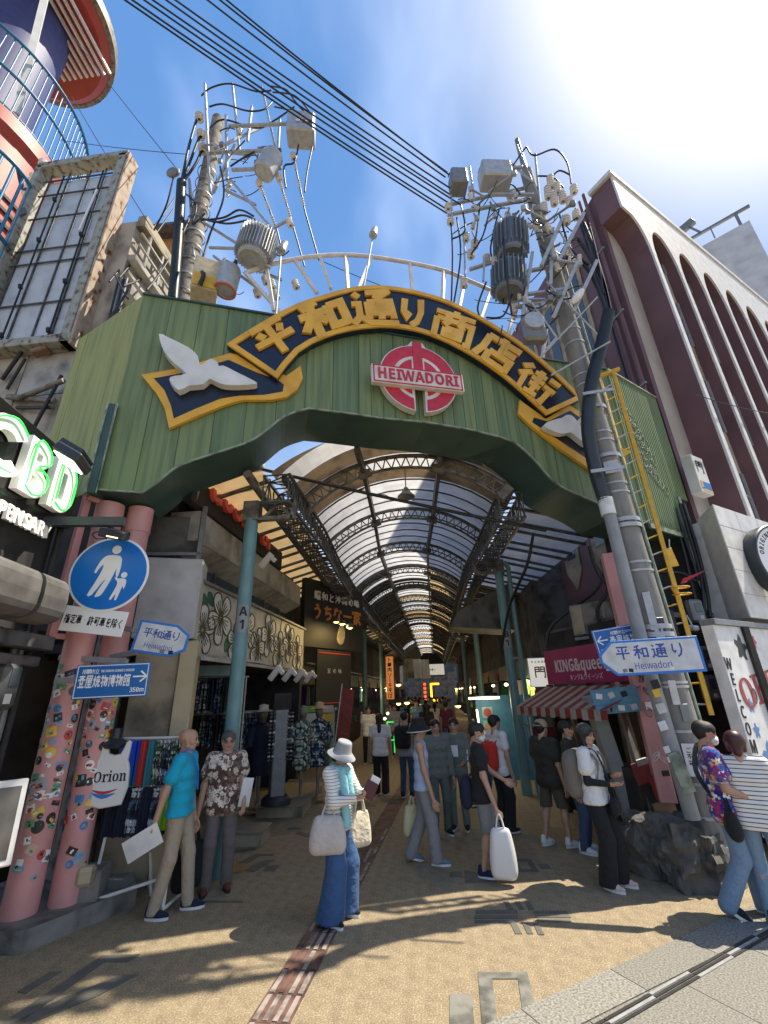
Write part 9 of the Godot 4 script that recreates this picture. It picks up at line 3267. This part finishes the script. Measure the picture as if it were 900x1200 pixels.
func backpack(label: String, who: Node3D, m: Material, size := Vector3(0.3,0.42,0.16), y := 1.15) -> void:
	var o := thing("backpack", label, "backpack", who.position, who.rotation.y)
	var f := Field.new()
	for q in [-0.5,-0.25,0.0,0.25,0.5]: f.cap(Vector3(-size.x * 0.3, y + q * size.y * 0.7,-0.19), Vector3(size.x * 0.3, y + q * size.y * 0.7,-0.19), size.z * 0.5)
	var mb := MB.new()
	f.build(mb, 0.018,0.08)
	part(o, "sack", mb, m)
	for s in [-1,1]: strap_on(o, [Vector3(0.1 * s, y + 0.16,-0.14), Vector3(0.11 * s, y + 0.26,-0.02), Vector3(0.115 * s, y + 0.16,0.125), Vector3(0.13 * s, y - 0.1,0.06), Vector3(0.1 * s, y - 0.16,-0.13)], m)

func world_of(o: Node3D, p: Vector3) -> Vector3:
	return o.position + Basis(Vector3.UP, o.rotation.y) * p

func build_people() -> void:
	make_head()
	make_hands()
	M.hair = mat("hair", lin(0.014,0.011,0.01), 0.6, "", Vector3(10,2.5,10), 0.0, "rough_n", 1.0)
	print_tex("print_brown", Color(0.3,0.22,0.19), [Color(0.74,0.68,0.62), Color(0.85,0.8,0.74), Color(0.45,0.36,0.32)], 90,256, true, 3)
	print_tex("print_hawaii", Color(0.08,0.14,0.5), [Color(0.92,0.9,0.86), Color(0.66,0.14,0.3), Color(0.2,0.35,0.65), Color(0.85,0.76,0.55), Color(0.5,0.16,0.42)], 110,256, true, 8)
	for q in [["stripe_fine", 10,2], ["stripe_wide", 12,3]]:
		var im := Image.create(16,128, false, Image.FORMAT_RGB8)
		im.fill(Color(0.86,0.85,0.83))
		for k in 8: im.fill_rect(Rect2i(0, k * 16,16, q[2]), Color(0.1,0.1,0.16))
		T[q[0]] = ImageTexture.create_from_image(im)
	var st := cloth("stripe_fine", Color(1,1,1))
	st.albedo_texture = T.stripe_fine; st.uv1_scale = Vector3(1,4.4,1)
	var sw := cloth("stripe_wide", Color(1,1,1))
	sw.albedo_texture = T.stripe_wide; sw.uv1_scale = Vector3(1,3.4,1)
	var white := cloth("white", lin(0.66,0.65,0.64))
	var black := cloth("black", lin(0.01,0.01,0.012))
	var khaki := cloth("khaki", lin(0.36,0.3,0.22))
	var jean := cloth("jean", lin(0.04,0.07,0.13))
	var pale_jean := cloth("pale_jean", lin(0.16,0.24,0.34))
	var grey := cloth("grey", lin(0.3,0.3,0.31))
	var tee := black
	var bagm := mat("bag_plastic", lin(0.72,0.71,0.69), 0.3)
	bagm.backlight_enabled = true
	bagm.backlight = lin(0.3,0.3,0.28)
	# man in the turquoise polo
	var a := person("bald man in a turquoise polo shirt and khaki trousers standing by the clothes rail", Vector3(-2.88,0.0,-5.46), deg_to_rad(100), {"h": 1.74, "top": cloth("turquoise", lin(0.005,0.34,0.52)), "low": khaki, "shoe": cloth("navy_shoe", lin(0.008,0.012,0.04)), "hair": "bald", "hem": 0.5, "fr": Vector2(-0.1,-0.12), "fl": Vector2(0.1,0.16), "hr": Vector3(-0.28,0.82,-0.16), "hl": Vector3(0.2,0.8,0.1), "look": 0.1, "ease": 0.018})
	var bx := thing("brochure", "folded pale paper held in the hand of the man in the turquoise polo", "paper", world_of(a, Vector3(-0.3,0.7,-0.24)), deg_to_rad(10))
	wbox(bx, "sheet", Vector3.ZERO, Vector3(0.36,0.2,0.012), M.white, 0.002,0.0,0.5)
	strap_on(a, [Vector3(-0.09,1.46,-0.07), Vector3(-0.09,1.5,0.06), Vector3(-0.03,1.3,0.14), Vector3(0.02,1.1,0.15)], M.sign_blue, 0.02)
	# old man in the printed shirt
	var b := person("old man with glasses in a brown printed shirt and grey trousers beside post A1", Vector3(-2.66,0.0,-6.05), deg_to_rad(28), {"h": 1.66, "top": cloth("brown_print", Color(1,1,1), "print_brown", 2.6), "low": cloth("taupe", lin(0.13,0.11,0.105)), "shoe": cloth("brown_shoe", lin(0.12,0.035,0.02)), "sole": M.dark_wall, "hair_m": mat("hair_grey", lin(0.07,0.07,0.072), 0.6), "glasses": true, "hem": 0.44, "hr": Vector3(-0.28,0.74,0.06), "hl": Vector3(0.22,0.86,0.24), "grip": ["grip", "grip"], "ease": 0.03, "w": 0.95, "fr": Vector2(-0.12,0.02), "fl": Vector2(0.12,-0.02), "wide": 0.012})
	bag_thing("shopping_bag", "black cloth shopping bag held by the old man in the printed shirt", "bag", world_of(b, Vector3(-0.29,0.7,0.08)), deg_to_rad(60), Vector3(0.4,0.42,0.14), black, 0.18)
	bx = thing("papers", "white papers held under the arm of the old man in the printed shirt", "paper", world_of(b, Vector3(0.24,0.98,0.2)), deg_to_rad(50))
	wbox(bx, "sheet", Vector3.ZERO, Vector3(0.14,0.3,0.02), M.white, 0.002,0.0,-0.15)
	# woman in the bucket hat
	var c := person("woman in a grey bucket hat, aqua scarf and striped top looking down at her hands", Vector3(-1.1,0.0,-5.42), deg_to_rad(62), {"h": 1.56, "top": st, "low": cloth("blue_wide", lin(0.035,0.085,0.2)), "shoe": black, "cap": "bucket", "cap_m": cloth("hat_grey", lin(0.3,0.31,0.33)), "hair": "bob", "sleeve": 1.85, "hem": 0.47, "wide": 0.085, "nod": 0.45, "hr": Vector3(-0.07,1.06,0.3), "hl": Vector3(0.1,1.08,0.32), "eh": Vector3(0,-1,-0.2), "grip": ["grip", "grip"], "ease": 0.02, "w": 0.9, "fr": Vector2(-0.13,0.02), "fl": Vector2(0.12,0.0)})
	var mb := MB.new()
	var sf := Field.new()
	for k in 9:
		var an := TAU * k / 9
		sf.cap(Vector3(cos(an) * 0.075,1.3 - sin(an) * 0.02, sin(an) * 0.075), Vector3(cos(an + 0.7) * 0.075,1.3, sin(an + 0.7) * 0.075), 0.035)
	sf.cap(Vector3(-0.05,1.28,0.09), Vector3(-0.07,0.82,0.17), 0.04,0.045)
	sf.cap(Vector3(0.04,1.28,0.09), Vector3(0.03,1.0,0.16), 0.035,0.04)
	sf.build(mb, 0.016,0.03)
	part(c, "scarf", mb, cloth("aqua", lin(0.25,0.52,0.55)))
	var ph := thing("passport_wallet", "maroon wallet with a white card in the hands of the woman in the bucket hat", "wallet", world_of(c, Vector3(0.02,1.12,0.4)), deg_to_rad(20))
	wbox(ph, "cover", Vector3.ZERO, Vector3(0.13,0.16,0.015), mat("wine", lin(0.07,0.01,0.02), 0.5), 0.004,0.0,-0.5)
	wbox(ph, "card", Vector3(0.05,0.06,-0.012), Vector3(0.1,0.12,0.008), M.white, 0.002,0.0,-0.5)
	var bg := bag_thing("shoulder_bag", "pale grey satchel across the hip of the woman in the bucket hat", "bag", world_of(c, Vector3(-0.2,1.02,0.03)), deg_to_rad(10), Vector3(0.36,0.3,0.13), cloth("bag_grey", lin(0.46,0.43,0.41)), 0.12)
	bag_thing("tote_bag", "cream tote bag behind the woman in the bucket hat", "bag", world_of(c, Vector3(0.2,1.05,0.12)), deg_to_rad(40), Vector3(0.28,0.34,0.08), cloth("bag_cream", lin(0.55,0.49,0.37)), 0.16)
	# man in the tank top
	var d := person("man in a pale blue tank top, black bucket hat and grey joggers walking right", Vector3(-0.26,0.0,-6.95), deg_to_rad(92), {"h": 1.68, "top": cloth("pale_blue", lin(0.36,0.45,0.6)), "low": cloth("jogger", lin(0.24,0.235,0.24)), "shoe": cloth("blue_shoe", lin(0.12,0.18,0.24)), "cap": "bucket", "cap_m": black, "brim_m": M.dove, "sleeve": 0.0, "hem": 0.49, "fr": Vector2(-0.08,0.14), "fl": Vector2(0.08,-0.2), "ul": 0.03, "pl": 0.25, "hr": Vector3(-0.24,0.74,0.14), "hl": Vector3(0.24,0.72,-0.08), "look": 0.3, "wide": 0.022, "grip": ["loose", "grip"]})
	bag_thing("plastic_bag", "yellowish plastic bag carried behind the man in the tank top", "bag", world_of(d, Vector3(0.22,0.7,-0.16)), deg_to_rad(20), Vector3(0.24,0.36,0.12), cloth("bag_yellow", lin(0.6,0.56,0.34)), 0.1)
	strap_on(d, [Vector3(-0.15,0.86,0.03), Vector3(-0.135,0.6,0.06), Vector3(-0.115,0.2,0.12)], M.steel_frame, 0.02)
	# man in the black T-shirt
	var e := person("man in a black T-shirt, mask and grey shorts carrying a white plastic bag", Vector3(0.5,0.0,-6.57), deg_to_rad(84), {"h": 1.66, "top": tee, "low": cloth("short_grey", lin(0.17,0.175,0.18)), "shoe": cloth("sport_shoe", lin(0.01,0.012,0.05)), "mask": true, "legs": 0.62, "cuff": 0.27, "wide": 0.03, "hem": 0.45, "ease": 0.026, "hr": Vector3(-0.26,0.72,0.16), "hl": Vector3(0.2,0.95,0.3), "fr": Vector2(-0.1,-0.06), "fl": Vector2(0.1,0.14), "grip": ["grip", "loose"], "nod": 0.15, "look": -0.1})
	bag_thing("plastic_bag", "large white plastic bag hanging from the hand of the man in the black T-shirt", "bag", world_of(e, Vector3(-0.28,0.68,0.18)), deg_to_rad(-8), Vector3(0.28,0.5,0.13), bagm, 0.12)
	for k in 4: wbox(e, "back_print", Vector3(0.0,1.3 - k * 0.07,-0.135), Vector3(0.06,0.045,0.012), M.dove)
	backpack("dark sling bag on the back of the man in the black T-shirt", e, mat("navy_cloth", lin(0.008,0.012,0.035), 0.85), Vector3(0.24,0.36,0.12), 0.86)
	# woman in the black cap
	var g := person("woman in a camouflage cap, white T-shirt, black arm sleeves and wide black trousers", Vector3(1.8,0.0,-6.26), deg_to_rad(52), {"h": 1.62, "top": white, "low": black, "shoe": cloth("pink_shoe", lin(0.6,0.42,0.38)), "cap": "cap", "cap_m": mat("camo", lin(0.06,0.065,0.06), 0.8, "dirty", Vector3(9,9,9)), "hair": "long", "hem": 0.49, "wide": 0.045, "hr": Vector3(-0.04,1.0,0.2), "hl": Vector3(0.05,1.07,0.21), "eh": Vector3(0,-1,-0.4), "look": -0.05, "fr": Vector2(-0.1,0.0), "fl": Vector2(0.1,0.06), "w": 0.9, "ease": 0.022})
	var hm: Array = [g.get_meta("hand_r"), g.get_meta("hand_l")]
	for i in 2:
		var sh := Vector3(0.18 * (i * 2 - 1), 1.2,-0.02)
		var el := two_bone(Vector3(0.157 * (i * 2 - 1), 1.31,-0.01), hm[i], 0.283,0.251, Vector3(0.5 * (i * 2 - 1), -1,-0.4))
		var f := Field.new()
		f.cap(Vector3(0.157 * (i * 2 - 1), 1.31,-0.01).lerp(el, 0.45), el, 0.046,0.043)
		f.cap(el, el.lerp(hm[i], 0.9), 0.043,0.031)
		mb = MB.new()
		f.build(mb, 0.016,0.02)
		part(g, "arm_sleeve", mb, black)
	backpack("taupe backpack worn by the woman in the camouflage cap", g, cloth("taupe_bag", lin(0.17,0.145,0.125)), Vector3(0.32,0.46,0.2), 1.08)
	var cb := bag_thing("crossbody_bag", "small black crossbody bag of the woman in the camouflage cap", "bag", world_of(g, Vector3(0.06,0.98,0.17)), deg_to_rad(60), Vector3(0.24,0.17,0.08), black, 0.12)
	strap_on(g, [Vector3(-0.1,1.36,-0.04), Vector3(-0.08,1.34,0.1), Vector3(0.02,1.1,0.15), Vector3(0.07,0.92,0.16)], M.black_tube, 0.02)
	# man in dark olive, and the person in jeans behind
	person("man in a beige cap, dark olive T-shirt and shorts walking away on the right", Vector3(1.57,0.0,-7.63), deg_to_rad(120), {"h": 1.6, "w": 1.12, "top": cloth("olive", lin(0.03,0.027,0.02)), "low": cloth("olive_short", lin(0.07,0.065,0.045)), "shoe": M.white, "cap": "cap", "cap_m": cloth("cap_beige", lin(0.36,0.28,0.18)), "cap_turn": PI, "legs": 0.6, "cuff": 0.29, "wide": 0.04, "ease": 0.034, "hem": 0.44, "fr": Vector2(-0.12,0.1), "fl": Vector2(0.12,-0.12)})
	person("person in blue jeans and a dark top, mostly hidden behind the woman in the cap", Vector3(1.88,0.0,-7.42), deg_to_rad(60), {"h": 1.6, "top": cloth("olive", lin(0.03,0.027,0.02)), "low": jean, "shoe": M.white, "cell": 0.02})
	# pair at the right edge
	var hw := person("man in a bright flowered shirt, mask and jeans walking off at the right edge", Vector3(2.85,0.0,-5.62), deg_to_rad(70), {"h": 1.68, "top": cloth("hawaii", Color(1,1,1), "print_hawaii", 2.2), "low": pale_jean, "shoe": black, "mask": true, "hem": 0.44, "ease": 0.034, "wide": 0.022, "hr": Vector3(-0.2,0.98,0.26), "hl": Vector3(0.2,0.96,0.26), "eh": Vector3(0,-1,-0.5), "fr": Vector2(-0.12,-0.2), "ur": 0.05, "pr": 0.5, "fl": Vector2(0.1,0.12), "nod": 0.12, "look": 0.15})
	strap_on(hw, [Vector3(0.12,1.4,0.06), Vector3(0.08,1.44,-0.08), Vector3(-0.06,1.2,-0.17), Vector3(-0.17,0.98,-0.1)], M.black_tube, 0.045)
	bag_thing("sling_bag", "black sling bag at the hip of the man in the flowered shirt", "bag", world_of(hw, Vector3(-0.2,0.98,0.0)), deg_to_rad(70), Vector3(0.3,0.2,0.12), black, 0.1)
	person("woman with maroon bobbed hair in a striped top at the right edge", Vector3(3.01,0.0,-5.4), deg_to_rad(150), {"h": 1.6, "top": sw, "low": pale_jean, "shoe": black, "hair": "bob", "hair_m": mat("hair_maroon", lin(0.05,0.012,0.014), 0.4), "hem": 0.46, "hr": Vector3(-0.2,0.9,0.2), "ease": 0.022, "w": 0.92})
	# people further in
	var ol := cloth("sage", lin(0.14,0.16,0.14))
	var i1 := person("person in sage work clothes with a white badge, behind the man in the tank top", Vector3(0.27,0.0,-8.46), deg_to_rad(-10), {"h": 1.62, "top": ol, "low": ol, "shoe": black, "sleeve": 1.8, "cell": 0.022, "hl": Vector3(0.14,0.95,0.2), "hr": Vector3(-0.14,0.95,0.2)})
	wbox(i1, "badge", Vector3(0.0,1.12,0.145), Vector3(0.13,0.17,0.006), M.white, 0.0)
	person("person in sage work clothes, face turned aside, left of the one with the badge", Vector3(-0.04,0.0,-8.19), deg_to_rad(20), {"h": 1.62, "top": ol, "low": cloth("sage_b", lin(0.1,0.12,0.11)), "shoe": black, "sleeve": 1.8, "cell": 0.022})
	var i3 := person("person in a white T-shirt and black trousers behind the man in the black T-shirt", Vector3(0.96,0.0,-8.32), deg_to_rad(120), {"h": 1.66, "top": white, "low": black, "shoe": black, "cell": 0.022, "wide": 0.03})
	backpack("bright red backpack in front of post B1", i3, cloth("red_bag", lin(0.5,0.03,0.015)), Vector3(0.3,0.4,0.16), 1.05)
	person("woman in a white T-shirt and black trousers walking away, by the green neon", Vector3(-1.3,0.0,-11.0), deg_to_rad(175), {"h": 1.62, "top": white, "low": black, "shoe": black, "hair": "long", "cell": 0.024, "wide": 0.03})
	var i5 := person("person with a dark backpack and jeans walking away, left of the tank-top man", Vector3(-0.71,0.0,-10.73), deg_to_rad(165), {"h": 1.66, "top": grey, "low": jean, "shoe": black, "cell": 0.024})
	backpack("dark grey backpack on the person in jeans walking away", i5, black)
	crowd(white, black, jean, grey, khaki)

func crowd(white: Material, black: Material, jean: Material, grey: Material, khaki: Material) -> void:
	var proto := []
	var tops := [white, black, grey, cloth("plum", lin(0.1,0.02,0.05)), cloth("sky", lin(0.12,0.25,0.4)), cloth("sand", lin(0.4,0.34,0.26))]
	var lows := [black, jean, khaki, grey, black]
	var tn := ["white", "black", "grey", "plum", "sky blue", "sand coloured"]
	var ln := ["black", "dark blue", "khaki", "grey", "black"]
	var spots := []
	for k in 34:
		var z := -15.0 - k * 0.95 - rng.randf() * 0.8
		spots.append(Vector3(-0.7 + (fposmod(k * 0.618,1.0) - 0.5) * 3.0,0, z))
	for k in spots.size():
		var o: Node3D
		var a := k % 6
		var b := (k / 2) % 5
		var label := "walker in %s top and %s trousers, %s of the arcade crowd" % [tn[a], ln[b], ["at the front", "in the middle", "at the back"][0 if k < 9 else 1 if k < 21 else 2]]
		if proto.size() < 4:
			o = person(label, spots[k], [0.2, PI, 0.0, PI - 0.3][k], {"h": 1.66, "top": tops[a], "low": lows[b], "shoe": black, "cell": 0.03, "hair": ["short", "long", "bob", "short"][k], "fr": Vector2(-0.1,0.12 if k % 2 else -0.1), "fl": Vector2(0.1,-0.12 if k % 2 else 0.1), "group": "people walking in the arcade"})
			proto.append(o)
		else:
			o = copy_of(proto[rng.randi() % 4], label, spots[k], (0.0 if rng.randf() < 0.5 else PI) + rng.randf_range(-0.4,0.4))
			var sc := rng.randf_range(0.92,1.06)
			o.scale = Vector3(sc, sc, sc)
			for n in o.get_children():
				if n.name == "shirt": n.material_override = tops[a]
				if n.name == "trousers": n.material_override = lows[b]
